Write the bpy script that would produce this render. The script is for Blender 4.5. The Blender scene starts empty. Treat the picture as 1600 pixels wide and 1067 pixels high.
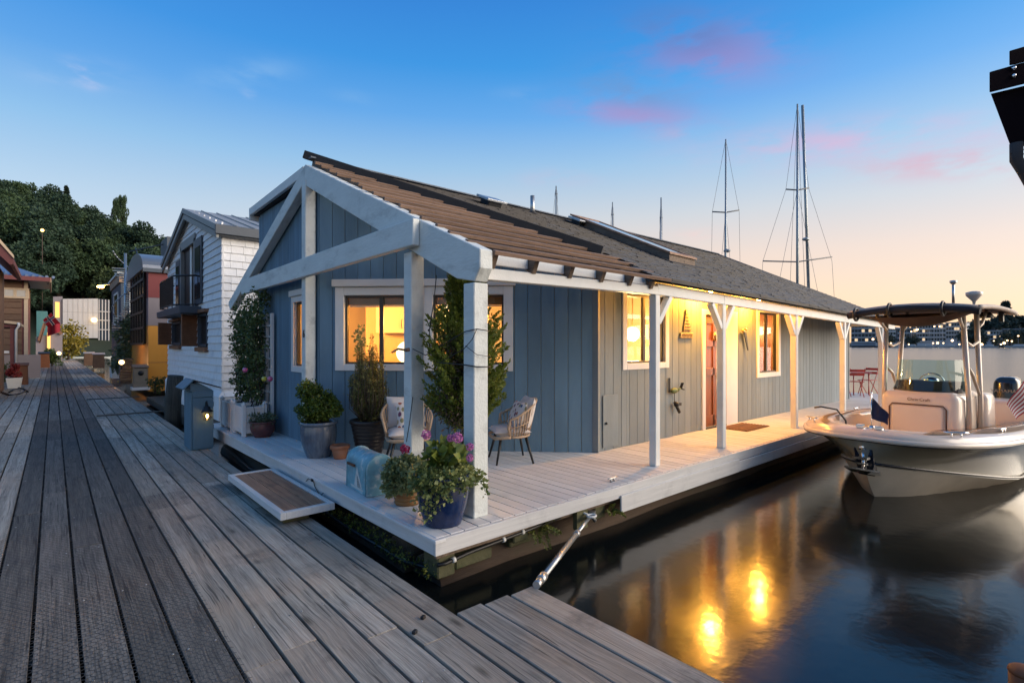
import bpy, bmesh, math, random
import numpy as np
from mathutils import Vector, Matrix
random.seed(7); rng = np.random.default_rng(7)
R = math.radians
scene = bpy.context.scene
col = scene.collection

# ---------------------------------------------------------------- camera
# x runs along the houseboat (away from the dock), y along the dock, z = 0 on the dock boards
F = 813.4; HOR = 539.0; TH = math.atan(716.5 / 813.4); CAMZ = 1.85
S, C = math.sin(TH), math.cos(TH)
cam_data = bpy.data.cameras.new('camera'); cam = bpy.data.objects.new('camera', cam_data)
col.objects.link(cam); scene.camera = cam
cam.location = (0, 0, CAMZ); cam.rotation_euler = (R(90), 0, -TH)
cam_data.sensor_width = 36; cam_data.lens = F / 1600 * 36
cam_data.shift_y = (HOR - 533.5) / 1600
cam_data.clip_start = .05; cam_data.clip_end = 6000

# ---------------------------------------------------------------- sky
world = bpy.data.worlds.new('World'); scene.world = world; world.use_nodes = True
wn = world.node_tree.nodes; wl = world.node_tree.links; wn.clear()
SUN_AZ = R(118)            # clockwise from +y; the sun has set on the right, a little behind the camera
SUN_EL = R(15)
def wnode(t, **k):
    n = wn.new(t)
    for a, b in k.items(): setattr(n, a, b)
    return n
def wmath(op, a, b=None, clamp=False):
    n = wnode('ShaderNodeMath', operation=op); n.use_clamp = clamp
    for i, x in enumerate((a, b)):
        if x is None: continue
        if isinstance(x, (int, float)): n.inputs[i].default_value = x
        else: wl.new(x, n.inputs[i])
    return n.outputs[0]
def wramp(fac, stops, mode='EASE'):
    n = wnode('ShaderNodeValToRGB'); n.color_ramp.interpolation = mode
    e = n.color_ramp.elements
    while len(e) < len(stops): e.new(.5)
    for el, (p, c) in zip(e, stops): el.position = p; el.color = (*c, 1)
    wl.new(fac, n.inputs[0]); return n.outputs[0]
def wmix(fac, a, b, blend='MIX'):
    n = wnode('ShaderNodeMix', data_type='RGBA', blend_type=blend)
    if isinstance(fac, (int, float)): n.inputs[0].default_value = fac
    else: wl.new(fac, n.inputs[0])
    for i, x in ((6, a), (7, b)):
        if isinstance(x, tuple): n.inputs[i].default_value = (*x, 1)
        else: wl.new(x, n.inputs[i])
    return n.outputs[2]
def lin(r, g, b):
    return tuple(((x / 255) / 12.92 if x <= 10 else ((x / 255 + .055) / 1.055) ** 2.4) for x in (r, g, b))
tc = wnode('ShaderNodeTexCoord')
sep = wnode('ShaderNodeSeparateXYZ'); wl.new(tc.outputs['Generated'], sep.inputs[0])
el = wmath('MULTIPLY', wmath('ARCSINE', sep.outputs[2]), 2 / math.pi, True)     # 0 horizon .. 1 zenith
def stops(seq): return [(p / 90, lin(*c)) for p, c in seq]
cool = wramp(el, stops([(0, (206, 204, 200)), (8, (186, 198, 206)), (13.5, (160, 188, 208)), (18.5, (122, 174, 214)), (23.5, (62, 144, 214)), (28, (10, 128, 212)), (34, (4, 112, 204)), (52, (62, 118, 176)), (90, (84, 120, 162))]), 'LINEAR')
warm = wramp(el, stops([(0, (252, 184, 124)), (5, (248, 201, 152)), (9, (238, 205, 176)), (13.5, (206, 205, 202)), (18.5, (156, 192, 220)), (23.5, (92, 164, 228)), (28, (30, 144, 222)), (34, (8, 122, 210)), (52, (66, 120, 176)), (90, (84, 120, 162))]), 'LINEAR')
azv = wnode('ShaderNodeVectorMath', operation='DOT_PRODUCT')
wl.new(tc.outputs['Generated'], azv.inputs[0]); azv.inputs[1].default_value = (math.sin(SUN_AZ), math.cos(SUN_AZ), 0)
azf = wnode('ShaderNodeMapRange', interpolation_type='SMOOTHSTEP'); wl.new(azv.outputs['Value'], azf.inputs[0])
azf.inputs[1].default_value = -.85; azf.inputs[2].default_value = .45
grad = wmix(azf.outputs[0], cool, warm)
# wisps of pink cloud, soft lobes broken up by noise, each at its own bearing
noise = wnode('ShaderNodeTexNoise'); noise.inputs['Scale'].default_value = 9; noise.inputs['Detail'].default_value = 6; noise.inputs['Roughness'].default_value = .55
mapn = wnode('ShaderNodeMapping'); mapn.inputs['Scale'].default_value = (1, 1, 3.2)
wl.new(tc.outputs['Generated'], mapn.inputs[0]); wl.new(mapn.outputs[0], noise.inputs[0])
nz = wnode('ShaderNodeMapRange', interpolation_type='SMOOTHSTEP'); wl.new(noise.outputs[0], nz.inputs[0]); nz.inputs[1].default_value = .34; nz.inputs[2].default_value = .62
fwd = Vector((S, C, 0)); rgt = Vector((C, -S, 0)); up = Vector((0, 0, 1))
def bearing(u, v): return (fwd + rgt * ((u - 800) / F) + up * ((HOR - v) / F)).normalized()
skyc = grad
for (u, v, w, h, tilt, colr, amt) in ((1112, 82, 70, 26, -.25, (176, 124, 182), .85), (990, 178, 75, 15, -.18, (182, 130, 182), .85), (1070, 55, 60, 22, -.3, (58, 112, 180), .9), (985, 142, 62, 20, -.25, (104, 138, 190), .9),
        (1330, 222, 120, 18, -.12, (226, 168, 192), .8), (1545, 254, 75, 11, -.16, (232, 140, 142), .95), (872, 278, 45, 11, .0, (206, 180, 198), .55), (1050, 210, 26, 7, 0, (196, 160, 190), .5), (1090, 368, 26, 8, 0, (250, 196, 176), .7),
        (126, 116, 30, 10, .2, (170, 192, 222), .75), (132, 119, 9, 6, -.3, (248, 214, 222), .95), (398, 115, 40, 12, .3, (130, 178, 224), .7), (390, 147, 7, 4, 0, (200, 206, 226), .6), (320, 132, 20, 10, .5, (110, 166, 220), .5), (560, 153, 28, 8, 0, (120, 172, 222), .4), (808, 150, 30, 9, 0, (140, 180, 224), .3)):
    d = bearing(u, v); side = d.cross(up).normalized(); upv = side.cross(d)
    a1 = side * math.cos(tilt) - upv * math.sin(-tilt); a2 = side * math.sin(-tilt) * 1 + upv * math.cos(tilt)
    s = F / math.sqrt(1 + ((u - 800) / F) ** 2 + ((HOR - v) / F) ** 2)
    acc = None
    for ax, k in ((a1, w / s), (a2, h / s)):
        dn = wnode('ShaderNodeVectorMath', operation='DOT_PRODUCT'); wl.new(tc.outputs['Generated'], dn.inputs[0]); dn.inputs[1].default_value = ax
        q = wmath('MULTIPLY', wmath('SUBTRACT', dn.outputs['Value'], d.dot(ax)), 1 / k)
        q = wmath('MULTIPLY', q, q); acc = q if acc is None else wmath('ADD', acc, q)
    dn = wnode('ShaderNodeVectorMath', operation='DOT_PRODUCT'); wl.new(tc.outputs['Generated'], dn.inputs[0]); dn.inputs[1].default_value = d
    front = wmath('GREATER_THAN', dn.outputs['Value'], 0)
    g = wmath('POWER', 2.718, wmath('MULTIPLY', acc, -1.0))
    m = wmath('MULTIPLY', wmath('MULTIPLY', g, nz.outputs[0]), front)
    skyc = wmix(wmath('MULTIPLY', m, amt * .8, True), skyc, lin(*colr))
nish = wnode('ShaderNodeTexSky', sky_type='NISHITA'); nish.sun_disc = False
nish.dust_density = .5; nish.ozone_density = 1.5; nish.air_density = .8; nish.sun_elevation = SUN_EL; nish.sun_rotation = SUN_AZ + .35
bg1 = wnode('ShaderNodeBackground'); wl.new(skyc, bg1.inputs[0]); bg1.inputs[1].default_value = .75
bg2 = wnode('ShaderNodeBackground'); wl.new(nish.outputs[0], bg2.inputs[0]); bg2.inputs[1].default_value = .05
add = wnode('ShaderNodeAddShader'); wl.new(bg1.outputs[0], add.inputs[0]); wl.new(bg2.outputs[0], add.inputs[1])
wout = wnode('ShaderNodeOutputWorld'); wl.new(add.outputs[0], wout.inputs[0])

# ---------------------------------------------------------------- afterglow of the sun
sd = bpy.data.lights.new('sun', 'SUN'); sd.energy = 4.5; sd.angle = R(60); sd.color = (1, .85, .68)
sun = bpy.data.objects.new('sun', sd); col.objects.link(sun)
sv = Vector((math.sin(SUN_AZ + .35) * math.cos(SUN_EL), math.cos(SUN_AZ + .35) * math.cos(SUN_EL), math.sin(SUN_EL)))
sun.rotation_euler = sv.to_track_quat('Z', 'Y').to_euler(); sun.location = (20, -20, 30)

vs = scene.view_settings; vs.view_transform = 'Standard'; vs.look = 'None'; vs.exposure = .27; vs.gamma = 1; vs.use_curve_mapping = False
cy = scene.cycles; cy.use_denoising = True; cy.max_bounces = 8; cy.diffuse_bounces = 4; cy.glossy_bounces = 4; cy.transparent_max_bounces = 16
cy.sample_clamp_indirect = 6; cy.caustics_reflective = False; cy.caustics_refractive = False; cy.use_light_tree = True

# ---------------------------------------------------------------- pixel -> place helper (a pixel gives the direction, a plane the distance)
def P(u, v, E=None, D=None, z=None, t=None):
    a = (u - 800) / F; b = (HOR - v) / F; e = S + a * C; d = C - a * S
    if t is None:
        t = E / e if E is not None else D / d if D is not None else (z - CAMZ) / b
    return Vector((t * e, t * d, CAMZ + t * b))

# ---------------------------------------------------------------- materials
MATS = {}
def newmat(name):
    m = bpy.data.materials.new(name); m.use_nodes = True
    nt = m.node_tree; b = nt.nodes['Principled BSDF']; return m, nt.nodes, nt.links, b
def mat(name, c, rough=.6, var=.12, scale=6., stretch=(1, 1, 1), bump=.0, bscale=None, metal=0., spec=.5, dirt=None, dirt_amt=.5, dirt_scale=2.5, rand=.12, emit=None, estr=0., coat=0., sub=0.):
    """plain surface: colour with soft blotches, an optional second dirt colour, fine bump, a little tone change from piece to piece"""
    m, n, l, b = newmat(name); MATS[name] = m
    t = n.new('ShaderNodeTexCoord'); oi = n.new('ShaderNodeObjectInfo')
    off = n.new('ShaderNodeVectorMath'); off.operation = 'MULTIPLY_ADD'
    comb = n.new('ShaderNodeCombineXYZ')
    for i in range(3): l.new(oi.outputs['Random'], comb.inputs[i])
    l.new(comb.outputs[0], off.inputs[0]); off.inputs[1].default_value = (37, 53, 71); l.new(t.outputs['Object'], off.inputs[2])
    mp = n.new('ShaderNodeMapping'); mp.inputs['Scale'].default_value = stretch; l.new(off.outputs[0], mp.inputs[0])
    nz = n.new('ShaderNodeTexNoise'); nz.inputs['Scale'].default_value = scale; nz.inputs['Detail'].default_value = 5; nz.inputs['Roughness'].default_value = .6; l.new(mp.outputs[0], nz.inputs[0])
    mr = n.new('ShaderNodeMapRange'); l.new(nz.outputs[0], mr.inputs[0]); mr.inputs[1].default_value = .25; mr.inputs[2].default_value = .75; mr.inputs[3].default_value = 1 - var; mr.inputs[4].default_value = 1 + var
    rr = n.new('ShaderNodeMapRange'); l.new(oi.outputs['Random'], rr.inputs[0]); rr.inputs[3].default_value = 1 - rand; rr.inputs[4].default_value = 1 + rand
    mu = n.new('ShaderNodeMath'); mu.operation = 'MULTIPLY'; l.new(mr.outputs[0], mu.inputs[0]); l.new(rr.outputs[0], mu.inputs[1])
    vm = n.new('ShaderNodeVectorMath'); vm.operation = 'SCALE'; vm.inputs[0].default_value = c; l.new(mu.outputs[0], vm.inputs['Scale'])
    colr = vm.outputs[0]
    if dirt:
        n2 = n.new('ShaderNodeTexNoise'); n2.inputs['Scale'].default_value = dirt_scale; n2.inputs['Detail'].default_value = 7; n2.inputs['Roughness'].default_value = .65; l.new(mp.outputs[0], n2.inputs[0])
        m2 = n.new('ShaderNodeMapRange'); m2.interpolation_type = 'SMOOTHSTEP'; l.new(n2.outputs[0], m2.inputs[0]); m2.inputs[1].default_value = .5; m2.inputs[2].default_value = .72; m2.inputs[4].default_value = dirt_amt
        mx = n.new('ShaderNodeMix'); mx.data_type = 'RGBA'; l.new(m2.outputs[0], mx.inputs[0]); l.new(colr, mx.inputs[6]); mx.inputs[7].default_value = (*dirt, 1); colr = mx.outputs[2]
    l.new(colr, b.inputs['Base Color'])
    b.inputs['Roughness'].default_value = rough; b.inputs['Metallic'].default_value = metal; b.inputs['Specular IOR Level'].default_value = spec
    if coat: b.inputs['Coat Weight'].default_value = coat; b.inputs['Coat Roughness'].default_value = .08
    if emit: b.inputs['Emission Color'].default_value = (*emit, 1); b.inputs['Emission Strength'].default_value = estr
    if bump:
        n3 = n.new('ShaderNodeTexNoise'); n3.inputs['Scale'].default_value = bscale or scale * 4; n3.inputs['Detail'].default_value = 4; l.new(mp.outputs[0], n3.inputs[0])
        bp = n.new('ShaderNodeBump'); bp.inputs['Strength'].default_value = bump; bp.inputs['Distance'].default_value = .01; l.new(n3.outputs[0], bp.inputs['Height']); l.new(bp.outputs[0], b.inputs['Normal'])
    return m
def wood(name, c1, c2, axis='y', rough=.75, grain=26., stain=(.05, .05, .05), stain_amt=.55, rand=.25, bump=.5, knots=True, warm=None):
    """weathered boards: stretched grain, dark cracks, knots, stains; every board has its own tone"""
    m, n, l, b = newmat(name); MATS[name] = m
    t = n.new('ShaderNodeTexCoord'); oi = n.new('ShaderNodeObjectInfo')
    comb = n.new('ShaderNodeCombineXYZ')
    for i in range(3): l.new(oi.outputs['Random'], comb.inputs[i])
    off = n.new('ShaderNodeVectorMath'); off.operation = 'MULTIPLY_ADD'; l.new(comb.outputs[0], off.inputs[0]); off.inputs[1].default_value = (91, 57, 33); l.new(t.outputs['Object'], off.inputs[2])
    k = {'x': (.032, 1, 1), 'y': (1, .032, 1), 'z': (1, 1, .032)}[axis]
    # gentle waviness so the grain is not ruler-straight
    wv = n.new('ShaderNodeTexNoise'); wv.inputs['Scale'].default_value = 1.6; wv.inputs['Detail'].default_value = 2; l.new(off.outputs[0], wv.inputs[0])
    wva = n.new('ShaderNodeVectorMath'); wva.operation = 'MULTIPLY_ADD'; l.new(wv.outputs['Color'], wva.inputs[0]); wva.inputs[1].default_value = (.045, .045, .045); l.new(off.outputs[0], wva.inputs[2])
    mp = n.new('ShaderNodeMapping'); mp.inputs['Scale'].default_value = k; l.new(wva.outputs[0], mp.inputs[0])
    g = n.new('ShaderNodeTexNoise'); g.inputs['Scale'].default_value = grain; g.inputs['Detail'].default_value = 6; g.inputs['Roughness'].default_value = .65; g.inputs['Distortion'].default_value = .6; l.new(mp.outputs[0], g.inputs[0])
    fine = n.new('ShaderNodeTexNoise'); fine.inputs['Scale'].default_value = grain * 5; fine.inputs['Detail'].default_value = 3; l.new(mp.outputs[0], fine.inputs[0])
    ad = n.new('ShaderNodeMath'); ad.operation = 'MULTIPLY_ADD'; l.new(fine.outputs[0], ad.inputs[0]); ad.inputs[1].default_value = .6; l.new(g.outputs[0], ad.inputs[2])
    mr = n.new('ShaderNodeMapRange'); l.new(ad.outputs[0], mr.inputs[0]); mr.inputs[1].default_value = .58; mr.inputs[2].default_value = 1.0
    mx = n.new('ShaderNodeMix'); mx.data_type = 'RGBA'; l.new(mr.outputs[0], mx.inputs[0]); mx.inputs[6].default_value = (*c2, 1); mx.inputs[7].default_value = (*c1, 1)
    colr = mx.outputs[2]
    if warm:
        nw = n.new('ShaderNodeTexNoise'); nw.inputs['Scale'].default_value = 1.1; nw.inputs['Detail'].default_value = 3; l.new(off.outputs[0], nw.inputs[0])
        mw = n.new('ShaderNodeMapRange'); l.new(nw.outputs[0], mw.inputs[0]); mw.inputs[1].default_value = .45; mw.inputs[2].default_value = .75; mw.inputs[4].default_value = .7
        m4 = n.new('ShaderNodeMix'); m4.data_type = 'RGBA'; l.new(mw.outputs[0], m4.inputs[0]); l.new(colr, m4.inputs[6]); m4.inputs[7].default_value = (*warm, 1); colr = m4.outputs[2]
    st = n.new('ShaderNodeTexNoise'); st.inputs['Scale'].default_value = 2.3; st.inputs['Detail'].default_value = 8; st.inputs['Roughness'].default_value = .7; l.new(off.outputs[0], st.inputs[0])
    sm = n.new('ShaderNodeMapRange'); sm.interpolation_type = 'SMOOTHSTEP'; l.new(st.outputs[0], sm.inputs[0]); sm.inputs[1].default_value = .5; sm.inputs[2].default_value = .75; sm.inputs[4].default_value = stain_amt
    m2 = n.new('ShaderNodeMix'); m2.data_type = 'RGBA'; l.new(sm.outputs[0], m2.inputs[0]); l.new(colr, m2.inputs[6]); m2.inputs[7].default_value = (*stain, 1); colr = m2.outputs[2]
    if knots:
        kp = n.new('ShaderNodeMapping'); kk = {'x': (1.0, 3.2, 3.2), 'y': (3.2, 1.0, 3.2), 'z': (3.2, 3.2, 1.0)}[axis]; kp.inputs['Scale'].default_value = kk; l.new(wva.outputs[0], kp.inputs[0])
        vo = n.new('ShaderNodeTexVoronoi'); vo.inputs['Scale'].default_value = 1.15; l.new(kp.outputs[0], vo.inputs[0])
        km = n.new('ShaderNodeMapRange'); l.new(vo.outputs['Distance'], km.inputs[0]); km.inputs[1].default_value = .03; km.inputs[2].default_value = .12; km.inputs[3].default_value = .8; km.inputs[4].default_value = 0
        m3 = n.new('ShaderNodeMix'); m3.data_type = 'RGBA'; l.new(km.outputs[0], m3.inputs[0]); l.new(colr, m3.inputs[6]); m3.inputs[7].default_value = (c2[0] * .35, c2[1] * .33, c2[2] * .3, 1); colr = m3.outputs[2]
    if bump > .8:      # weather checks: long thin dark splits
        cp = n.new('ShaderNodeMapping'); cp.inputs['Scale'].default_value = {'x': (.02, 1, 1), 'y': (1, .02, 1), 'z': (1, 1, .02)}[axis]; cp.inputs['Location'].default_value = (5, 9, 3); l.new(wva.outputs[0], cp.inputs[0])
        cn = n.new('ShaderNodeTexNoise'); cn.inputs['Scale'].default_value = 46; cn.inputs['Detail'].default_value = 2; l.new(cp.outputs[0], cn.inputs[0])
        cm = n.new('ShaderNodeMapRange'); l.new(cn.outputs[0], cm.inputs[0]); cm.inputs[1].default_value = .64; cm.inputs[2].default_value = .70; cm.inputs[4].default_value = .75
        m5 = n.new('ShaderNodeMix'); m5.data_type = 'RGBA'; l.new(cm.outputs[0], m5.inputs[0]); l.new(colr, m5.inputs[6]); m5.inputs[7].default_value = (c2[0] * .3, c2[1] * .3, c2[2] * .3, 1); colr = m5.outputs[2]
    rr = n.new('ShaderNodeMapRange'); l.new(oi.outputs['Random'], rr.inputs[0]); rr.inputs[3].default_value = 1 - rand; rr.inputs[4].default_value = 1 + rand
    vm = n.new('ShaderNodeVectorMath'); vm.operation = 'SCALE'; l.new(colr, vm.inputs[0]); l.new(rr.outputs[0], vm.inputs['Scale'])
    l.new(vm.outputs[0], b.inputs['Base Color'])
    b.inputs['Roughness'].default_value = rough; b.inputs['Specular IOR Level'].default_value = .35
    bp = n.new('ShaderNodeBump'); bp.inputs['Strength'].default_value = bump; bp.inputs['Distance'].default_value = .004; l.new(ad.outputs[0], bp.inputs['Height']); l.new(bp.outputs[0], b.inputs['Normal'])
    return m
def leafmat(name, c1, c2, rough=.5, trans=.25):
    m, n, l, b = newmat(name); MATS[name] = m
    g = n.new('ShaderNodeNewGeometry'); mx = n.new('ShaderNodeMix'); mx.data_type = 'RGBA'
    t = n.new('ShaderNodeTexCoord'); nz = n.new('ShaderNodeTexNoise'); nz.inputs['Scale'].default_value = 3.; l.new(t.outputs['Object'], nz.inputs[0])
    ad = n.new('ShaderNodeMath'); ad.operation = 'MULTIPLY_ADD'; l.new(g.outputs['Random Per Island'], ad.inputs[0]); ad.inputs[1].default_value = .6; 
    sb = n.new('ShaderNodeMath'); sb.operation = 'MULTIPLY_ADD'; l.new(nz.outputs[0], sb.inputs[0]); sb.inputs[1].default_value = 1.4; sb.inputs[2].default_value = -.5; l.new(sb.outputs[0], ad.inputs[2]); ad.use_clamp = True
    l.new(ad.outputs[0], mx.inputs[0]); mx.inputs[6].default_value = (*c1, 1); mx.inputs[7].default_value = (*c2, 1)
    l.new(mx.outputs[2], b.inputs['Base Color']); b.inputs['Roughness'].default_value = rough
    if trans:
        tr = n.new('ShaderNodeBsdfTranslucent'); l.new(mx.outputs[2], tr.inputs[0]); ms = n.new('ShaderNodeMixShader'); ms.inputs[0].default_value = trans
        l.new(b.outputs[0], ms.inputs[1]); l.new(tr.outputs[0], ms.inputs[2]); l.new(ms.outputs[0], n['Material Output'].inputs[0])
    return m
def glass(name, tint=(.93, .96, .95), refl=1., rough=.0):
    m, n, l, b = newmat(name); MATS[name] = m; n.remove(b)
    tr = n.new('ShaderNodeBsdfTransparent'); tr.inputs[0].default_value = (*tint, 1)
    gl = n.new('ShaderNodeBsdfGlossy'); gl.inputs['Roughness'].default_value = rough; gl.inputs['Color'].default_value = (refl, refl, refl, 1)
    fr = n.new('ShaderNodeFresnel'); fr.inputs[0].default_value = 1.5; ge = n.new('ShaderNodeNewGeometry')
    fb_ = n.new('ShaderNodeMath'); fb_.operation = 'SUBTRACT'; fb_.inputs[0].default_value = 1; l.new(ge.outputs['Backfacing'], fb_.inputs[1]); fx_ = n.new('ShaderNodeMath'); fx_.operation = 'MULTIPLY'; l.new(fr.outputs[0], fx_.inputs[0]); l.new(fb_.outputs[0], fx_.inputs[1])
    ms = n.new('ShaderNodeMixShader'); l.new(fx_.outputs[0], ms.inputs[0]); l.new(tr.outputs[0], ms.inputs[1]); l.new(gl.outputs[0], ms.inputs[2]); l.new(ms.outputs[0], n['Material Output'].inputs[0])
    return m
def glow(name, c, s):
    m, n, l, b = newmat(name); MATS[name] = m
    b.inputs['Base Color'].default_value = (*c, 1); b.inputs['Emission Color'].default_value = (*c, 1); b.inputs['Emission Strength'].default_value = s; return m

mat('white_paint', (.74, .74, .71), .55, .06, 5, dirt=(.40, .40, .38), dirt_amt=.35, bump=.25, bscale=60, rand=.05)
mat('beam_paint', (.66, .685, .655), .6, .08, 6, stretch=(1, .35, 1), dirt=(.27, .28, .26), dirt_amt=.45, dirt_scale=5, bump=.5, bscale=40, rand=.05)
mat('trim_paint', (.70, .68, .66), .5, .05, 5, dirt=(.5, .48, .45), dirt_amt=.25, bump=.15, bscale=50, rand=.04)
mat('blue_siding', (.115, .20, .275), .62, .24, 2.4, stretch=(1, 1, .25), dirt=(.085, .155, .22), dirt_amt=.5, bump=.3, bscale=40, rand=.10)
mat('grey_siding', (.17, .20, .215), .62, .14, 3, stretch=(1, 1, .25), dirt=(.08, .11, .14), dirt_amt=.4, bump=.3, bscale=40, rand=.10)
wood('deck_paint', (.66, .65, .635), (.54, .535, .53), 'y', .55, 16, (.30, .30, .30), .4, .06, .25, False)
wood('deck_paint_x', (.66, .65, .635), (.54, .535, .53), 'x', .55, 16, (.30, .30, .30), .45, .06, .25, False)
wood('dock_wood', (.415, .375, .32), (.155, .14, .12), 'y', .8, 20, (.09, .085, .078), .7, .24, 1.2, True, warm=(.36, .29, .22))
wood('dock_wood_mesh', (.21, .19, .165), (.065, .06, .053), 'y', .8, 20, (.05, .055, .06), .7, .24, 1.2, True)
wood('old_timber', (.16, .12, .085), (.05, .038, .028), 'x', .85, 14, (.02, .03, .012), .7, .2, .9)
wood('brown_slat', (.27, .175, .125), (.135, .085, .06), 'x', .75, 22, (.07, .05, .04), .5, .15, .5)
wood('rafter_tail', (.23, .17, .125), (.10, .072, .055), 'y', .75, 22, (.05, .045, .04), .6, .15, .5)
wood('step_wood', (.38, .22, .135), (.17, .09, .055), 'y', .6, 20, (.05, .04, .035), .6, .12, .4)
wood('door_wood', (.29, .085, .025), (.15, .042, .014), 'z', .35, 18, (.12, .035, .012), .3, .08, .15, False)
wood('pile_wood', (.07, .07, .062), (.022, .024, .023), 'z', .85, 14, (.015, .018, .016), .5, .1, 1.0, False)
mat('dark_metal', (.03, .032, .035), .45, .1, 8, metal=.6)
mat('black_plastic', (.012, .012, .013), .45, .1, 8)
mat('galvanized', (.44, .46, .47), .38, .12, 10, metal=.85, bump=.1, dirt=(.25, .22, .2), dirt_amt=.4, dirt_scale=8)
mat('chrome', (.75, .75, .76), .12, .05, 5, metal=1.)
mat('brass', (.55, .36, .12), .3, .1, 6, metal=1.)
mat('window_bronze', (.045, .038, .034), .4, .1, 8, metal=.4)
glass('window_glass')
# ---------------------------------------------------------------- mesh helpers
class MB:
    def __init__(s): s.v = []; s.f = []; s.sm = []
    def add(s, vs, fs, smooth=False):
        o = len(s.v); s.v += [tuple(x) for x in vs]
        for f in fs: s.f.append(tuple(i + o for i in f)); s.sm.append(smooth)
        return s
    def hexa(s, p): return s.add(p, [(3, 2, 1, 0), (4, 5, 6, 7), (0, 1, 5, 4), (1, 2, 6, 5), (2, 3, 7, 6), (3, 0, 4, 7)])
    def box(s, c, d, rz=0., m=None):
        x, y, z = d[0] / 2, d[1] / 2, d[2] / 2; c = Vector(c)
        M = Matrix.Rotation(rz, 3, 'Z') if m is None else m
        return s.hexa([c + M @ Vector(q) for q in ((-x, -y, -z), (x, -y, -z), (x, y, -z), (-x, y, -z), (-x, -y, z), (x, -y, z), (x, y, z), (-x, y, z))])
    def bb(s, x0, x1, y0, y1, z0, z1): return s.box(((x0 + x1) / 2, (y0 + y1) / 2, (z0 + z1) / 2), (abs(x1 - x0), abs(y1 - y0), abs(z1 - z0)))
    def beam(s, a, b, w, h, upv=(0, 0, 1), ext=0.):
        a, b = Vector(a), Vector(b); d = (b - a).normalized(); a = a - d * ext; b = b + d * ext
        sd = d.cross(Vector(upv)).normalized(); u = sd.cross(d); p = []
        for q in (a, b):
            for i, j in ((-1, -1), (1, -1), (1, 1), (-1, 1)): p.append(q + sd * (i * w / 2) + u * (j * h / 2))
        return s.hexa(p)
    def prism(s, poly, vec):
        n = len(poly); vec = Vector(vec); p = [Vector(q) for q in poly]
        return s.add(p + [q + vec for q in p], [tuple(range(n))[::-1], tuple(range(n, 2 * n))] + [(i, (i + 1) % n, (i + 1) % n + n, i + n) for i in range(n)])
    def tube(s, pts, r, n=8, cap=True, smooth=True):
        pts = [Vector(p) for p in pts]; m = len(pts)
        rs = r if isinstance(r, (list, tuple)) else [r] * m
        V = []; F_ = []; prev = None
        for i, p in enumerate(pts):
            d = (pts[min(i + 1, m - 1)] - pts[max(i - 1, 0)]).normalized()
            if prev is None:
                sd = d.cross(Vector((0, 0, 1)))
                if sd.length < .05: sd = d.cross(Vector((0, 1, 0)))
                sd.normalize()
            else: sd = (prev - d * prev.dot(d)).normalized()
            prev = sd; u = sd.cross(d)
            for k in range(n):
                a = 2 * math.pi * k / n; V.append(p + sd * (rs[i] * math.cos(a)) + u * (rs[i] * math.sin(a)))
        for i in range(m - 1):
            for k in range(n): F_.append((i * n + k, i * n + (k + 1) % n, (i + 1) * n + (k + 1) % n, (i + 1) * n + k))
        s.add(V, F_, smooth)
        if cap: 
            o = len(s.v) - len(V); s.f += [tuple(o + k for k in range(n))[::-1], tuple(o + (m - 1) * n + k for k in range(n))]; s.sm += [False, False]
        return s
    def lathe(s, prof, c=(0, 0, 0), n=24, smooth=True, rz=None):
        c = Vector(c); V = []; F_ = []
        for r, z in prof:
            for k in range(n):
                a = 2 * math.pi * k / n; V.append(c + Vector((r * math.cos(a), r * math.sin(a), z)))
        for i in range(len(prof) - 1):
            for k in range(n): F_.append((i * n + k, i * n + (k + 1) % n, (i + 1) * n + (k + 1) % n, (i + 1) * n + k))
        return s.add(V, F_, smooth)
    def ball(s, c, r, nu=12, nv=8, sc=(1, 1, 1)):
        c = Vector(c); V = [c + Vector((0, 0, -r * sc[2]))]; F_ = []
        for i in range(1, nv):
            th = -math.pi / 2 + math.pi * i / nv
            for k in range(nu):
                a = 2 * math.pi * k / nu; V.append(c + Vector((r * sc[0] * math.cos(th) * math.cos(a), r * sc[1] * math.cos(th) * math.sin(a), r * sc[2] * math.sin(th))))
        V.append(c + Vector((0, 0, r * sc[2]))); L = len(V) - 1
        for k in range(nu):
            F_.append((0, 1 + (k + 1) % nu, 1 + k)); F_.append((L, L - nu + k, L - nu + (k + 1) % nu))
            for i in range(nv - 2): F_.append((1 + i * nu + k, 1 + i * nu + (k + 1) % nu, 1 + (i + 1) * nu + (k + 1) % nu, 1 + (i + 1) * nu + k))
        return s.add(V, F_, True)
    def sheet(s, rows, smooth=True, closed=False):
        """grid of points: rows of equal length"""
        n = len(rows[0]); V = [p for r in rows for p in r]; F_ = []
        for i in range(len(rows) - 1):
            for k in range(n if closed else n - 1): F_.append((i * n + k, i * n + (k + 1) % n, (i + 1) * n + (k + 1) % n, (i + 1) * n + k))
        return s.add(V, F_, smooth)
    def mesh(s, name, m=None, bev=0.):
        me = bpy.data.meshes.new(name); me.from_pydata(s.v, [], s.f)
        for p, k in zip(me.polygons, s.sm): p.use_smooth = k
        if bev:
            b = bmesh.new(); b.from_mesh(me)
            ed = [e for e in b.edges if len(e.link_faces) == 2 and e.calc_face_angle(0) > R(35)]
            bmesh.ops.bevel(b, geom=ed, offset=bev, segments=1, affect='EDGES', clamp_overlap=True); b.to_mesh(me); b.free()
        if m: me.materials.append(MATS[m])
        return me
    def build(s, name, m, parent=None, bev=0., world=True, **props):
        return place(name, s.mesh(name, m, bev), parent, world=world, **props)
def wmat(o):
    M = o.matrix_basis.copy()
    if o.parent: M = wmat(o.parent) @ o.matrix_parent_inverse @ M
    return M
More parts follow.
